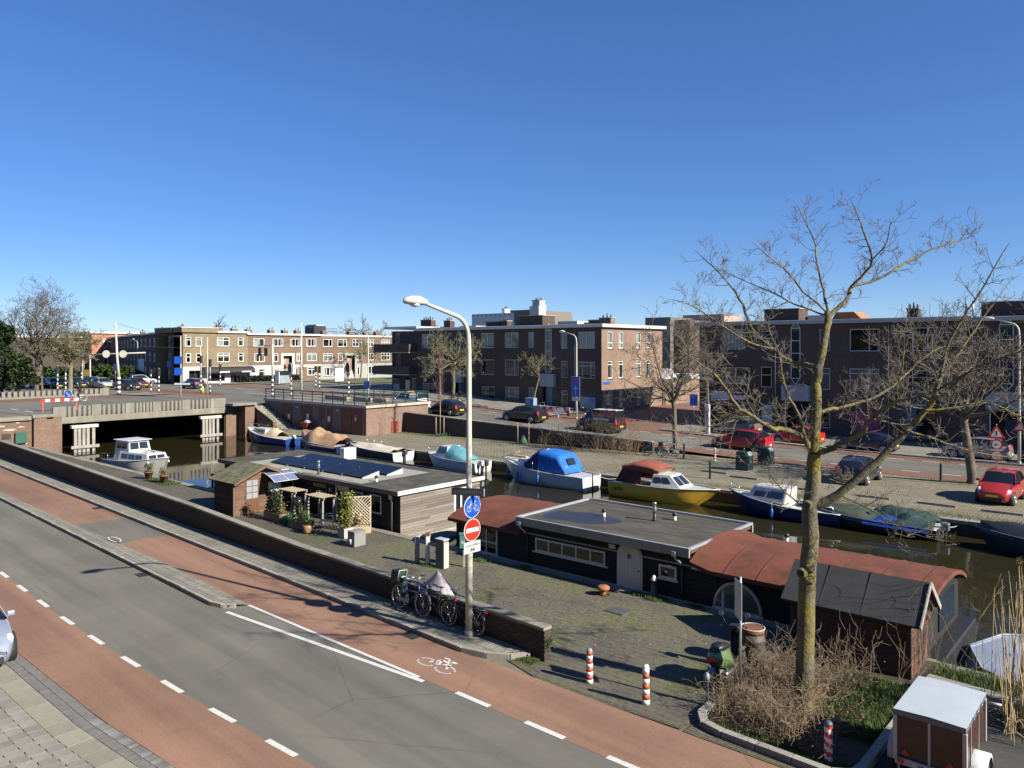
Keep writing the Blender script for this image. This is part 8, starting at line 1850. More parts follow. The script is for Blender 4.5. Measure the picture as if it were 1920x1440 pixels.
for i, l_ in enumerate(LIMBS): grow_limb(mb if i == 0 else mbl, mbt, l_, rng, 6.0, .45, 2)
mb.lathe([(.32, -.05), (.25, .06), (.215, .25), (.19, .5)], 12, (0, 0, 0))
mb.build('trunk', BARK, big, fix=False); mbl.build('limb', BARK, big, fix=False); mbt.build('crown', TWM, big, fix=False)
for (x, y, z, nx, ny) in ((.02, -.17, 4.45, -.5, -.86), (.13, -.14, 3.1, .75, -.65), (.12, -.13, 2.85, .8, -.6), (-.1, -.17, 3.0, -.6, -.8)):
    nv = V((nx, ny, .1)).normalized(); q = V((x, y, z)); k_ = MB().tube([q - nv * .08, q + nv * .035, q + nv * .05], [.11, .1, .075], 12).build('knot', BARK, big, fix=False); m2 = MB(); m2.disc(q + nv * .052, nv, .07, 12); m2.build('knot_hollow', BLACKP, k_, fix=False)
def tree(label, loc, h_trunk, r, crown, n1, rng, mat=BARKF, lean=(0, 0), sub=3, ln=2.2, up=.2, wob=.3, group='trees on the far bank', twr=.03, kids=(2, 4), mn=.012, shape=1., name='bare_tree'):
    t = thing(name, label, 'tree', loc, 0, group); mb = MB(); mc = MB(); top = V((lean[0], lean[1], h_trunk))
    mb.tube([(0, 0, -.1), (0, 0, .3), (lean[0] * .3 + rng.gauss(0, .05), lean[1] * .3, h_trunk * .4), (lean[0] * .75 + rng.gauss(0, .08), lean[1] * .7, h_trunk * .75), top], [r * 1.35, r, r * .9, r * .8, r * .7], 9); mb.build('trunk', mat, t, fix=False)
    for k in range(n1):
        a_ = 2 * pi * (k + rng.random()) / n1; e = rng.uniform(.15, 1.2) * shape; d = V((cos(a_) * cos(e), sin(a_) * cos(e), sin(e))); st_ = top * rng.uniform(.78, 1.0) if k else top
        twig(mc, st_, d, crown * rng.uniform(.7, 1.1), r * .5 if r > .05 else twr, sub, rng, up, wob, kids, 4, 5, None, mn)
    mc.build('crown', mat, t, fix=False); return t
tree('bare street tree behind the parked bicycles', C(-28.0, 51.0, .2), 4.3, .2, 4.2, 11, random.Random(3), BARKF, (-.3, 0), 4, up=.2, kids=(3, 4), mn=.011)
tree('bare tree behind the big tree by the striped sign post', C(-8.9, 51.0), 4.2, .26, 4.3, 11, random.Random(4), BARKF, (-.6, 0), 4, up=.25, kids=(3, 4), mn=.011)
tree('gnarled tree with a dense flat crown before the middle block', C(-63.4, 63.0, zr(-63.4) + .1), 4.6, .2, 3.5, 13, random.Random(6), BARKL, (.3, 0), 4, up=.1, wob=.45, kids=(2, 4), mn=.018, shape=.9)
tree('thin young tree with a small round crown by the grey canopy', C(-50.4, 61.8, zr(-50.4) + .1), 4.7, .09, 1.7, 9, random.Random(8), BARKL, (.5, 0), 3, up=.1, wob=.35, mn=.012, twr=.025)
tree('bare tree standing behind the red hatchback', C(-33.0, 66.5, .3), 5.2, .17, 2.8, 9, random.Random(9), BARKF, (-.3, 0), 3, up=.15, mn=.013)
# young columnar tree with stakes
cl = thing('young_tree', 'slender columnar young tree tied to two stakes on the far quay', 'tree', C(-49.4, 47.5)); rg = random.Random(12)
MB().tube([(0, 0, 0), (.02, 0, 2.5), (0, 0, 7.0)], [.05, .045, .015], 7).build('trunk', mt('pale_bark', (.27, .22, .18), .9, var=.2), cl); mb = MB()
for k in range(60):
    z = 2.4 + 4.2 * k / 60; a_ = rg.uniform(0, 6.28); d = V((cos(a_) * .3, sin(a_) * .3, 1)); twig(mb, (0, 0, z), d, rg.uniform(.7, 1.4), .014, 1, rg, .3, .12, (1, 3), 3, 3, None, .009)
mb.build('crown', mt('reddish_twig', (.16, .1, .08), .9, var=.2), cl, fix=False)
STK = mt('stake_wood', (.3, .22, .15), .85, var=.2)
for x in (-.35, .35): MB().cyl((x, -.1, 0), (x, -.1, 1.7), .045, n=7).build('stake', STK, cl)
mb = MB(); rg2 = random.Random(2); leaves(mb, 160, lambda: (rg2.gauss(0, .35), rg2.gauss(0, .25), rg2.uniform(.02, .3)), .16); mb.build('base_growth', mt('sack_green', (.04, .12, .06), .7, var=.3), cl, fix=False)
sk = thing('tree_stakes', 'pair of stakes round a green tree bag on the far quay', 'tree stakes', C(-40.2, 48.0))
for x in (-.45, .45): MB().cyl((x, 0, 0), (x, 0, 1.75), .045, n=7).build('stake', STK, sk)
MB().lathe([(.32, 0), (.34, .25), (.2, .45), (.12, .7), (0, .72)], 10).build('tree_bag', mt('sack_green'), sk)
# shrubs along the retaining wall
def shrub(label, loc, h, sp, n, seed, mat=BARKD, mn=.007, depth=2, r=.012, group='bare shrubs', leaf=None, up=.25):
    rg = random.Random(seed); t = thing('bare_shrub', label, 'shrub', loc, 0, group); mb = MB()
    for _ in range(n):
        a_ = rg.uniform(0, 6.28); e = rg.uniform(.7, 1.5); twig(mb, (rg.gauss(0, sp * .35), rg.gauss(0, sp * .2), 0), (cos(a_) * cos(e), sin(a_) * cos(e), sin(e)), h * rg.uniform(.5, 1.1), r, depth, rg, up, .22, (1, 3), 3, 4, None, mn)
    mb.build('stems', mat, t, fix=False)
    if leaf: mb = MB(); leaves(mb, leaf[1], lambda: (rg.gauss(0, sp * .5), rg.gauss(0, sp * .4), abs(rg.gauss(0, h * .3))), leaf[2]); mb.build('foliage', leaf[0], t, fix=False)
    return t
SHB = mt('dry_shrub', (.2, .14, .085), .9, var=.3)
shrub('bare shrub at the right end of the retaining wall', C(-30.4, 48.6), 1.6, 1.2, 34, 31, SHB); shrub('tall thin bare shrub in front of the retaining wall', C(-32.8, 48.0), 2.3, 1.4, 30, 32, SHB); shrub('reddish bare shrub in the middle of the retaining wall', C(-35.6, 48.0), 1.7, 1.2, 26, 33, SHB); shrub('small bare shrub below the driving saloon', C(-38.0, 47.9), 1.1, .8, 14, 34, SHB); shrub('bare sapling shrub behind the yacht stern', C(-26.3, 41.0), 2.4, .5, 7, 35, SHB); shrub('thin climbing stem on the sunlit substation wall', C(-54.3, 44.9), 2.3, .15, 4, 36, SHB, up=.6)
shrub('dark green bush at the foot of the quay steps', C(-64.6, 40.0, -.2), .9, 1.4, 14, 37, BARKD, leaf=(LEAFD, 700, .17))
shrub('green ivy bush on the left abutment', C(-68.3, 18.35, .0), 1.5, .4, 6, 38, BARKD, leaf=(LEAFG, 700, .14))
# hedge of bare twigs round the big tree
hr = random.Random(40)
hd = thing('bare_hedge', 'tangled leafless hedge round the foot of the big tree', 'hedge', (0, 0, 0), CA); mb = MB()
HT = mt('hedge_twig', (.23, .172, .11), .9, var=.35, vs=2)
for _ in range(720):
    s_ = hr.uniform(-7.55, -5.0); t_ = hr.uniform(14.85, 18.2)
    if s_ > -5.6 and t_ > 16: continue
    if t_ < 14.6 + max(0, (-7.2 - s_)) * 1.5: continue
    hgt = .6 if t_ < 17.2 else .75
    a_ = hr.uniform(0, 6.28); e = hr.uniform(.35, 1.45)
    twig(mb, (s_, t_, hr.uniform(0, .25)), (cos(a_) * cos(e), sin(a_) * cos(e), sin(e)), hgt * hr.uniform(.5, 1.15), .008, 2, hr, .05, .45, (1, 3), 3, 3, None, .0035)
mb.build('twigs', HT, hd, fix=False)
mb = MB(); leaves(mb, 1500, lambda: (hr.uniform(-7.5, -4.9), hr.uniform(14.75, 17.8), abs(hr.gauss(0, .1)) + .02), .06); mb.build('fallen_leaves', LEAFB, hd, fix=False)
for lab, s_, t_, h_, n_, sd_ in (('small upright bare shrub before the dark shed', -6.0, 19.2, 1.0, 12, 51), ('tall thin bare stems at the shed corner', -4.9, 19.3, 1.2, 5, 52), ('second upright bare shrub with a yellow leaf tuft by the shed', -5.4, 18.7, .95, 8, 53), ('leaning bare stems between the shed and the water', -4.0, 20.4, 1.7, 3, 54)):
    shrub(lab, C(s_, t_), h_, .5, n_, sd_, HT, .004, 2, .009, 'bare shrubs by the dark shed', (LEAFY, 30, .07) if sd_ == 53 else None, .4)
cr = thing('creeper', 'dark bare creeper hanging on the shed gable', 'creeper', C(-4.66, 20.5, .2), CA); mb = MB(); cg = random.Random(77)
for _ in range(16): twig(mb, (cg.uniform(.0, .04), cg.uniform(-.5, .7), 0), (0, cg.uniform(-.2, .2), 1), cg.uniform(1., 1.8), .011, 2, cg, .3, .2, (1, 3), 3, 5, None, .004)
for v_ in range(len(mb.v)): x, y, z = mb.v[v_]; mb.v[v_] = (.03 + max(-.02, min(.12, x)), y, z)
mb.build('stems', BARKD, cr, fix=False)
# bed soil, kerb and grass
struct(sheet('planting_bed', [(-7.55, 14.72), (-7.2, 14.55), (-4.5, 14.45), (-4.42, 20), (-4.4, 21.3), (-7.6, 21.3)], .02, mt('bed_soil', (.06, .048, .03), .95, var=.3, vs=2, bump=.5, bs=20), CA))
def kerbC(name, pts, z):
    root = bpy.data.objects.new(name, None); COL.objects.link(root); root['kind'] = 'structure'; root.rotation_euler = (0, 0, CA)
    for (x0, y0), (x1_, y1) in zip(pts, pts[1:]):
        d = V((x1_ - x0, y1 - y0, 0)); ln = d.length; n = max(1, round(ln / .8))
        for k in range(n): p = V((x0, y0, 0)) + d * ((k + .5) / n); inst(KSTONE, 'kerb_stone', root, (p.x, p.y, z), atan2(d.y, d.x), (ln / n, 1.3, 1.8))
kerbC('bed_kerb', [(-7.62, 15.5), (-7.6, 14.95), (-7.35, 14.6), (-6.9, 14.48), (-4.75, 14.4), (-4.42, 14.62), (-4.36, 15.0), (-4.36, 18.5)], .13)
struct(sheet('yard_asphalt', [(-4.3, 14.2), (12, 14.2), (12, 21.3), (-4.3, 21.3)], -.008, asphalt_mat('yard_asphalt', (.075, .075, .072)), CA))
struct(sheet('yard_edge', [(-7.6, 14.15), (-7.6, 14.6), (-4.3, 14.5), (-4.3, 14.15)], -.006, QBRICK, CA))
gr = random.Random(60)
def grass(name, n, fc, h, mat, rz=CA):
    mb = MB()
    for _ in range(n):
        p = V(fc()); a_ = gr.uniform(0, 6.28); l_ = h * gr.uniform(.5, 1.4); q = V((cos(a_), sin(a_), 0)) * .008; tip = p + V((gr.gauss(0, .3) * l_, gr.gauss(0, .3) * l_, l_)); mb.add([p - q, p + q, tip], [(0, 1, 2)])
    return stuff(mb.build(name, mat, None, (0, 0, 0), rz, fix=False))
GRS = mt('grass_blades', (.075, .12, .025), .7, var=.5, vs=2.5)
grass('bed_grass', 9000, lambda: (gr.uniform(-5.9, -4.45), gr.uniform(16.0, 19.3), .02), .1, GRS); grass('bed_grass', 2500, lambda: (gr.uniform(-7.3, -4.5), 14.65 + abs(gr.gauss(0, .16)), .02), .07, GRS); grass('water_edge_grass', 4000, lambda: (gr.uniform(-4.4, -1.2), gr.gauss(20.6, .35), 0), .18, GRS)
MOSSG = mt('moss_grass', (.1, .12, .03), .9, var=.4, vs=2)
tufts = [(-12.9, 21.05), (-12.1, 21.1), (-10.9, 21.15), (-13.75, 20.35), (-12.3, 20.9), (-20.3, 18.9), (-19.3, 20.6), (-17.5, 21.0), (-21.2, 20.5)]
grass('quay_weeds', 3200, lambda: (lambda c: (c[0] + gr.gauss(0, .14), c[1] + gr.gauss(0, .08), .01))(gr.choice(tufts)), .09, GRS)
grass('wall_foot_moss', 2600, lambda: (gr.uniform(-12.8, -12.0), gr.gauss(14.9, .12), .01), .05, MOSSG)
grass('far_quay_grass', 9000, lambda: (lambda c: (c[0] + gr.gauss(0, 2.2), c[1] + gr.gauss(0, .3), .01))(gr.choice([(-19, 40.6), (-16, 40.7), (-12, 40.5), (-9, 40.6), (-5, 40.5), (-35.5, 40.7), (-40, 47.9), (-34, 47.8), (-46, 47.2), (-52, 47.2), (-8.5, 50.6), (-28, 50.0)])), .11, MOSSG)
mb = MB()
for _ in range(700):
    s_, t_ = gr.uniform(-22, -8), gr.gauss(18.6, 1.1)
    if 15.2 < t_ < 21.1:
        a_ = gr.uniform(0, 6.28); l_ = gr.uniform(.012, .03); u_ = V((cos(a_), sin(a_), 0)) * l_; w_ = V((-sin(a_), cos(a_), 0)) * l_ * .5; c_ = V((s_, t_, .016)); mb.add([c_ - u_, c_ + w_, c_ + u_, c_ - w_], [(0, 1, 2, 3)])
stuff(mb.build('leaf_litter', mt('pale_litter', (.42, .38, .28), .9), None, (0, 0, 0), CA, fix=False))
# weed growing on the wall end
we = thing('wall_weed', 'small weed growing out of the end of the near wall', 'weed', A(-12.55, 14.55, .5)); mb = MB(); leaves(mb, 70, lambda: (gr.gauss(0, .07), gr.gauss(0, .07), gr.gauss(0, .07)), .07); mb.build('foliage', LEAFG, we, fix=False)
# reeds
rr = random.Random(70); rd = thing('reed_clump', 'tall dry reeds standing by the water behind the trailer', 'reeds', C(-2.15, 18.9), CA); mb = MB(); mp_ = MB()
RM = mt('dry_reed', (.47, .36, .2), .8, var=.25, vs=3); 
for k in range(150):
    x, y = rr.gauss(0, .38), rr.gauss(0, .33); h_ = rr.uniform(1.0, 3.3); lx, ly = rr.gauss(0, .16), rr.gauss(0, .12); p1_ = V((x + lx * .4, y + ly * .4, h_ * .5)); p2_ = V((x + lx, y + ly, h_)); mb.tube([(x, y, -.1), p1_, p2_], [.009, .008, .004], 4, cap=False)
    if rr.random() < .3 and h_ > 1.6:
        for q in range(16): f = rr.uniform(0, .3); b_ = p2_ + V((lx * f * .6 + rr.gauss(0, .02), rr.gauss(0, .02), f * .5)); mp_.add([b_, b_ + V((.012, 0, .02)), b_ + V((.05 + f * .25, rr.gauss(0, .03), .06))], [(0, 1, 2)])
for k in range(70): x, y = rr.gauss(.2, .5), rr.gauss(0, .4); a_ = rr.uniform(0, 6.28); l_ = rr.uniform(.4, 1.1); mb.tube([(x, y, rr.uniform(0, .3)), (x + cos(a_) * l_ * .5, y + sin(a_) * l_ * .5, rr.uniform(.2, .5)), (x + cos(a_) * l_, y + sin(a_) * l_, rr.uniform(.0, .35))], [.008, .008, .004], 4, cap=False)
mb.build('stems', RM, rd, fix=False); mp_.build('plumes', mt('reed_plume', (.5, .38, .22), .9), rd, fix=False)

# ---------------------------------------------------------------- left: big trees, evergreens, hedges
def fan_tree(label, loc, ht, r, n1, ln, seed, sub=4, mat=BARKF, mn=.03, up=.12):
    rg = random.Random(seed); t = thing('bare_tree', label, 'tree', loc, 0, 'bare trees beyond the bridge'); mb = MB(); mc = MB()
    mb.tube([(0, 0, -.2), (0, 0, ht * .5), (.1, 0, ht)], [r * 1.25, r, r * .85], 10); mb.build('trunk', mat, t, fix=False)
    for k in range(n1):
        a_ = 2 * pi * (k + rg.random() * .6) / n1; e = rg.uniform(.5, 1.35); twig(mc, (.1 * 0, 0, ht * rg.uniform(.85, 1.0)), (cos(a_) * cos(e), sin(a_) * cos(e), sin(e)), ln * rg.uniform(.8, 1.1), r * .4, sub, rg, up, .07, (3, 5), 3, 5, None, mn)
    mc.build('crown', mat, t, fix=False)
fan_tree('large spreading bare tree at the left edge beyond the bridge', uq(72, 731), 4.6, .5, 14, 6.2, 81, 4, BARKF, .017)
fan_tree('smaller bare tree with pale trunk beside the large left tree', uq(132, 731), 3.4, .28, 9, 3.6, 82, 4, BARKL, .024)
for lab, px, py, hs in (('first small pruned tree before the brown row', 480, 706, 1.), ('second small pruned tree before the brown row', 617, 708, .9), ('bare tree before the right end of the brown row', 698, 708, 1.25), ('bare tree behind the terrace lamp', 676, 712, 1.1)):
    tree(lab, uq(px, py), 3.6 * hs, .16, 2.7 * hs, 9, random.Random(int(px)), BARKL, (.2, 0), 3, up=.15, wob=.3, group='small trees before the brown row', mn=.03)
for lab, px, py, Y_, h_, sd_ in (('far bare treetop above the brown row, left', 415, 640, 165, 13.5, 5), ('far bare treetop above the brown row, right', 690, 640, 165, 15.5, 6), ('far bare treetop behind the side street', 1285, 650, 140, 14.5, 7)):
    tree(lab, V(((px - 960) / 1443 * Y_, Y_, 0)), h_ * .6, .3, h_ * .32, 10, random.Random(sd_), BARKF, (0, 0), 3, up=.25, group='far treetops', mn=.035)
def evergreen(label, loc, rx, ry, h, n, seed, mat=None, size=.42, cat='shrub', name='evergreen_shrub'):
    rg = random.Random(seed); t = thing(name, label, cat, loc, 0, 'evergreen shrubs'); mb = MB(); cl_ = []
    for _ in range(60):
        a_ = rg.uniform(0, 6.28); rad = sqrt(rg.random()); z = rg.random() ** .8; k = (1 - z ** 3) ** .5; cl_.append((cos(a_) * rad * rx * k, sin(a_) * rad * ry * k, .15 * h + .85 * h * z, rg.uniform(.25, .5)))
    def fc(): c = rg.choice(cl_); q = V((rg.gauss(0, 1), rg.gauss(0, 1), rg.gauss(0, 1))).normalized() * c[3] * min(rx, h * .5) * .55 * rg.uniform(.7, 1.05); return (c[0] + q.x, c[1] + q.y, max(.05, c[2] + q.z))
    leaves(mb, n, fc, size); mb.build('foliage', mat or LEAFD, t, fix=False); mb = MB()
    for k in range(5): mb.tube([(rg.gauss(0, .2), rg.gauss(0, .2), 0), (rg.gauss(0, rx * .4), rg.gauss(0, ry * .4), h * .7)], [.1, .03], 6)
    mb.build('trunk', BARKD, t, fix=False)
EVG = mt('evergreen_leaf', (.038, .06, .02), .6, var=.55, vs=1.2)
evergreen('tall dark evergreen cut off by the left edge', uq(0, 741), 2.6, 2.6, 8.6, 7000, 91, EVG); evergreen('broad evergreen shrub behind the far parapet', uq(32, 742), 2.3, 2.0, 4.7, 6000, 92, EVG)
for i, (lab, px, w_, h_) in enumerate((('clipped green hedge left of the signal mast', 120, 4.2, 2.4), ('bright green clipped hedge before the dark row', 196, 4.5, 2.8), ('yellow-green clipped hedge before the dark row', 233, 3.4, 2.6), ('dark green hedge between the bare tree trunks', 90, 5., 2.6))): evergreen(lab, uq(px, 718), w_, 2., h_, 4500, 95 + i, LEAFG if i else EVG, .4, 'hedge', 'clipped_hedge')
hg = thing('low_hedge', 'low black-green hedge before the white house front', 'hedge', uq(507, 716), CA + pi / 2); mb = MB(); leaves(mb, 4500, lambda: (gr.uniform(-5.8, 5.8), gr.uniform(-.5, .5), gr.uniform(.0, 1.15)), .3); mb.build('foliage', mt('hedge_dark', (.02, .025, .018), .8, var=.3), hg, fix=False)
struct(sheet('green_verge', [(-111, 78), (-100, 76), (-96, 84), (-100, 100), (-111, 100)], BZ + .12, mt('verge_grass', (.1, .12, .04), .9, var=.3), CA))

# ---------------------------------------------------------------- poles, signals and signs of the junction
def band_pole(label, px, py, h, r=.09, top=1.0, nb=8, mat=None, bandh=2.1, cat='pole', name='signal_pole', lean=0):
    t = thing(name, label, cat, uq(px, py), CA); banded(t, r * 1.05, 0, bandh, nb, STRIPE_K, STRIPE_W)
    if h > bandh: MB().tube([(0, 0, bandh), (lean, 0, h)], [r, r * top], 10).build('shaft', mat or POLEM, t)
    return t
def signal(t, z, ang=0, n=3, back=None, x=0, y=0, ovalr=None):
    T_ = Matrix.Translation((x, y, z)) @ Matrix.Rotation(ang, 4, 'Z')
    o = MB(T_).box(-.16, .16, -.14, .14, 0, .32 * n).build('signal_head', mt('signal_black', (.012, .012, .013), .5), t, bev=.03)
    if back: 
        mb = MB(T_); pts = [(.42 * cos(a_), .02 if 1 else 0, .16 * n + (.16 * n + .12) * sin(a_) + 0) for a_ in [2 * pi * k / 24 for k in range(24)]]; mb.poly([(p[0], -.16, p[2]) for p in pts]); mb.build('backboard_face', mt('signal_black'), o, fix=False); mb = MB(T_); mb.tube([(p[0], -.165, p[2]) for p in pts], .035, 5, closed=True); mb.build('backboard_rim', WHITE, o, fix=False)
    for k in range(n): 
        m2 = MB(T_); m2.disc((0, -.17, .16 + .32 * k), (0, -1, 0), .1, 12, .02); m2.build('lens', mt('lens_dark_%d' % k, ((.01, .04, .02), (.08, .05, .005), (.12, .008, .005))[k % 3], .3), o)
    return o
sp1 = band_pole('banded signal mast with two black signals on its arm', 511, 745, 6.2, .12)
MB().tube([(0, 0, 6.0), (-2.6, -.3, 6.05)], .06, 6).build('arm', GALV, sp1)
for x in (-2.4, -1.1): signal(sp1, 4.8, 0, 3, False, x, -.2)
for lab, px, py in (('signal with white-rimmed backboard left on the terrace edge', 546, 745), ('signal with white-rimmed backboard right on the terrace edge', 654, 742)):
    t = band_pole(lab, px, py, 2.3, .07, 1., 8, None, 2.3, 'traffic signal'); signal(t, 2.9, 0, 3, True); mb = MB(); mb.prism([(-.42, 2.75), (.42, 2.75), (0, 2.0)], -.12, -.1); mb.build('give_way_sign', REDS, t); mb = MB(); mb.prism([(-.25, 2.66), (.25, 2.66), (0, 2.2)], -.13, -.121); mb.build('give_way_face', WHITE, t); MB().cyl((0, 0, 2.3), (0, 0, 3), .05, n=8).build('shaft', DARKM, t)
for lab, px, py, h in (('banded post with a grey back box near the corner shop', 298, 738, 3.2), ('banded post with give-way sign near the corner shop', 283, 737, 2.4), ('banded signal post before the awning', 413, 725, 3.4), ('banded signal post at the parapet end', 394, 739, 4.4), ('banded post by the verge, left', 592, 727, 3.2), ('banded post by the verge, right', 599, 730, 3.3), ('banded post at the terrace corner', 566, 737, 3.), ('banded post beside the cyclist', 123, 742, 2.8), ('banded post behind the far parapet', 108, 733, 3.4), ('banded signal post behind the yellow sign', 153, 727, 3.2), ('banded signal post before the tan corner', 377, 736, 4.8)):
    t = band_pole(lab, px, py, h, .075, 1., 8, None, 2.2 if h > 2.4 else h, 'traffic signal'); signal(t, h - 1.0 if h > 3 else h, 0, 3 if h > 3 else 2)
def mast(label, px, py, top_py, r, name='overhead_mast', lean=0, bands=0, cat='mast', r2=None):
    p = uq(px, py); Ht = CAM_H + (653 - top_py) * p.y / 1443 - BZ; t = thing(name, label, cat, p, 0, 'tall masts'); 
    if bands: banded(t, r * 1.12, 0, 2.2, bands, STRIPE_K, STRIPE_W)
    MB().tube([(0, 0, 2.2 if bands else 0), (lean * .5, 0, Ht * .5), (lean, 0, Ht)], [r, r * .85, r2 or r * .6], 10).build('shaft', POLEM, t); return t, p, Ht
m1, mp1, mh1 = mast('leaning overhead-line mast with a banded foot on the island', 223, 741, 604, .17, lean=-.42, bands=8); m2_, mp2, mh2 = mast('overhead-line mast before the white portal', 565, 738, 605, .14)
t, p, h_ = mast('white portal mast carrying the sign arm', 169, 725, 665, .13); MB().tube([(0, 0, h_), (8.2, .0, h_ + .3)], .1, 8).build('arm', POLEM, t)
for x in (2.45, 4.95): mb = MB(); mb.disc((x, -.15, h_ + .1), (0, -1, 0), .55, 24, .05); o = mb.build('oval_sign', mt('sign_back_cream', (.6, .6, .5), .5), t); 
t, p, h_ = mast('white mast with blue route signs on the bridge parapet', 339, 746, 630, .09); 
for z in (h_ - 3.2, h_ - 4.5): MB().box(-.7, .1, -.12, -.08, z, z + .85).build('route_sign', BLUES, t)
MB().box(-.7, 1.1, -.1, -.06, h_ - 5.6, h_ - 5.4).build('arm_plate', mt('sign_pale', (.5, .54, .6), .5), t); MB().tube([(-.9, 0, h_), (.7, 0, h_)], .04, 6).build('cross_arm', GALV, t)
mast('slim white mast right of the blue route signs', 389, 738, 632, .09); mast('slim white mast behind the tan corner signals', 376, 733, 650, .08); mast('thin mast before the red house', 131, 728, 637, .08); mast('thin lamp mast before the red house right', 155, 727, 668, .07)
t = thing('arrow_sign', 'round blue sign with white diagonal arrow at the bridge end', 'traffic sign', uq(128, 762, 2.2) + V((0, 0, 0)), CA + .5); MB().disc((0, -.02, 1.15), (0, -1, 0), .46, 28, .02).build('plate', WHITE, t); mb = MB(); mb.disc((0, -.024, 1.15), (0, -1, 0), .42, 28); mb.build('face', mt('arrow_blue', (.02, .16, .55), .35), t, fix=False)
mb = MB(); mb.beam((-.2, -.03, 1.35), (.1, -.03, 1.05), .12, .006, (0, 1, 0)); mb.prism([(.22, .92), (.22, 1.22), (-.08, .92)], -.034, -.027); mb.build('arrow', WHITE, t, fix=False); MB().cyl((0, 0, 0), (0, 0, .8), .04, n=8).build('pole', GALV, t)
ba = thing('parapet_barrier', 'red and white plank barrier behind the bridge parapet', 'barrier', uq(112, 770, 2.1), CA + pi / 2)
for k in range(8): MB().box(-1.6 + k * .4, -1.2 + k * .4, -.03, .03, .85, 1.1).build('panel', REDS if k % 2 == 0 else WHITE, ba, fix=False)
for x in (-1.4, 1.4): MB().box(x - .05, x + .05, -.05, .05, 0, .85).build('leg', STRIPE_R, ba)
yb = thing('yellow_post', 'short yellow post at the parapet end', 'post', uq(380, 737), CA); MB().cyl((0, 0, 0), (0, 0, .75), .14, n=10).build('shaft', mt('post_yellow', (.7, .5, .02), .4), yb); MB().lathe([(.14, .75), (.1, .85), (0, .88)], 10).build('cap', WHITE, yb)
for lab, px, py, mat_, w_, h2_, z in (('yellow diversion sign left of the junction', 163, 724, PLATE, 1.3, .9, 2.0), ('white notice board before the dark row', 265, 716, PNL, 1.3, 2.2, 2.8), ('blue round cycle sign by the awning', 317, 720, BLUES, 1.0, 1.0, 3.2), ('purple no-parking disc by the hedge', 216, 722, mt('disc_purple', (.12, .06, .3), .4), .9, .9, 2.8), ('blue direction board left of the portal mast', 157, 722, BLUES, 1.6, .8, 4.6)):
    t = flat_sign(lab, uq(px, py) + V((0, 0, z)), CA + .3, w_, h2_, mat_, pole=z, rim=False)
t = thing('bus_shelter', 'glass bus shelter with poster before the brown row', 'bus shelter', uq(535, 722), CA + pi / 2); MB().box(-1.5, 1.5, -.7, .7, 2.3, 2.42).build('roof', FASG, t); 
for x in (-1.4, 1.4): MB().box(x - .04, x + .04, .55, .63, 0, 2.3).build('post', DARKM, t)
MB().box(-1.35, 1.35, .58, .6, .3, 2.2).build('pane', mt('shelter_glass', (.25, .3, .34), .1), t); MB().box(-1.5, -1.4, -.6, .5, .3, 2.1).build('poster', PNL, t)
t = thing('advert_board', 'white advertising board on the verge', 'sign', uq(636, 722), CA + pi / 2); MB().box(-.8, .8, -.08, .08, .6, 2.6).build('board', PNL, t); MB().box(-.1, .1, -.05, .05, 0, .6).build('foot', DARKM, t)
t = flat_sign('round blue arrow sign beside the terrace lamp', C(-66.0, 52.6, 3.9), CA + .2, .8, .8, BLUES)
# overhead wires
for lab, a_, b_, sag in (('overhead wire from the left mast to the corner building', mp1 + V((-.4, 0, mh1 - .1)), C(-117, 60, 9.2), .4), ('overhead wire across the brown row', C(-117, 62, 8.2), mp2 + V((0, 0, mh2 - 2.2)), .5), ('lower overhead wire from the portal to the corner', mp1 + V((-.3, 0, mh1 - 2.5)), C(-117, 59, 8.0), .3), ('overhead wire from the mast towards the middle block', mp2 + V((0, 0, mh2 - .3)), C(-81.2, 69, 9.6), .5)):
    t = thing('overhead_wire', lab, 'wire', (0, 0, 0)); MB().tube([V(a_).lerp(V(b_), k / 10) - V((0, 0, sag * sin(pi * k / 10))) for k in range(11)], .018, 4).build('cable', DARKM, t)
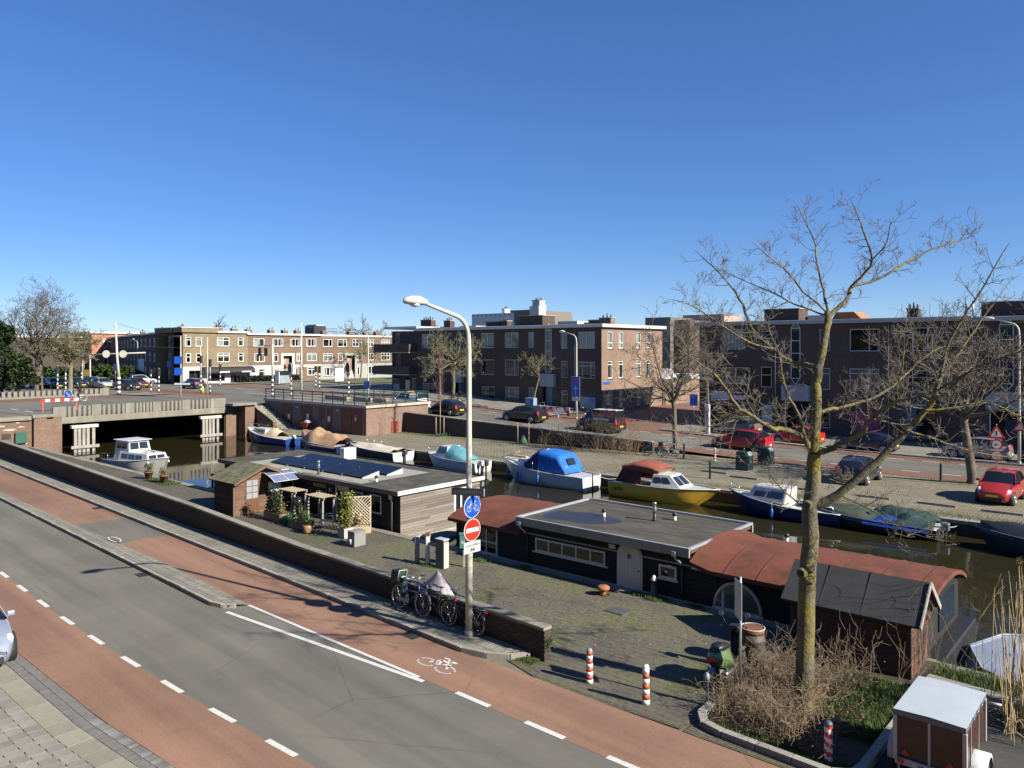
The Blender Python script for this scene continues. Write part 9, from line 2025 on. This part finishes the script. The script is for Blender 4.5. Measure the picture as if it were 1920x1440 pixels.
# cyclist on the bridge
cp_ = C(-71.4, 27.6, BZ)
q = uq(147, 752); q.z = BZ; cyr = CA + pi / 2 + pi
bk_ = bike('bicycle ridden across the bridge', q, cyr, (.4, .38, .34), 0, None, (), mt('tyre_cream'), coarse=True)
pe = thing('person', 'cyclist in dark clothes riding across the bridge', 'person', q, cyr)
J = {'pel': (-.28, 0, .98), 'chest': (-.12, 0, 1.32), 'neck': (-.03, 0, 1.47), 'head0': (-.0, 0, 1.56), 'head1': (.02, 0, 1.72), 'lk': (.08, .12, .78), 'la': (-.05, .12, .42), 'lt': (.1, .12, .38), 'rk': (.12, -.12, .62), 'ra': (-.05, -.12, .22), 'rt': (.1, -.12, .18), 'ls': (-.07, .2, 1.4), 'le': (.1, .26, 1.2), 'lh': (.22, .28, 1.1), 'rs': (-.07, -.2, 1.4), 're': (.1, -.26, 1.2), 'rh': (.22, -.28, 1.1), 'lhip': (-.26, .1, .95), 'rhip': (-.26, -.1, .95)}
rad = {'pel': .15, 'chest': .17, 'neck': .065, 'head0': .085, 'head1': .1, 'lhip': .1, 'rhip': .1, 'lk': .075, 'rk': .075, 'la': .05, 'ra': .05, 'lt': .045, 'rt': .045, 'ls': .075, 'rs': .075, 'le': .05, 're': .05, 'lh': .04, 'rh': .04}
ks = list(J); E_ = [('pel', 'chest'), ('chest', 'neck'), ('neck', 'head0'), ('head0', 'head1'), ('pel', 'lhip'), ('lhip', 'lk'), ('lk', 'la'), ('la', 'lt'), ('pel', 'rhip'), ('rhip', 'rk'), ('rk', 'ra'), ('ra', 'rt'), ('chest', 'ls'), ('ls', 'le'), ('le', 'lh'), ('chest', 'rs'), ('rs', 're'), ('re', 'rh')]
me = bpy.data.meshes.new('body'); me.from_pydata([J[k] for k in ks], [(ks.index(a_), ks.index(b_)) for a_, b_ in E_], []); me.materials.append(mt('dark_clothes', (.02, .022, .028), .8)); bo = bpy.data.objects.new('body', me); COL.objects.link(bo); bo.parent = pe
sm_ = bo.modifiers.new('skin', 'SKIN')
for k, vtx in zip(ks, me.skin_vertices[0].data): vtx.radius = (rad[k], rad[k]); vtx.use_root = (k == 'pel')
sb_ = bo.modifiers.new('sub', 'SUBSURF'); sb_.levels = 1; sb_.render_levels = 1
MB().lathe([(.09, -.05), (.112, .02), (.1, .09), (.05, .125), (0, .13)], 12, (.01, 0, 1.69)).build('hair', mt('hair_dark', (.03, .02, .015), .7), pe); MB().lathe([(.0, -.09), (.06, -.07), (.085, 0), (.06, .06), (0, .08)], 10, (.045, 0, 1.64)).build('face', mt('skin_tone', (.45, .28, .2), .6), pe)
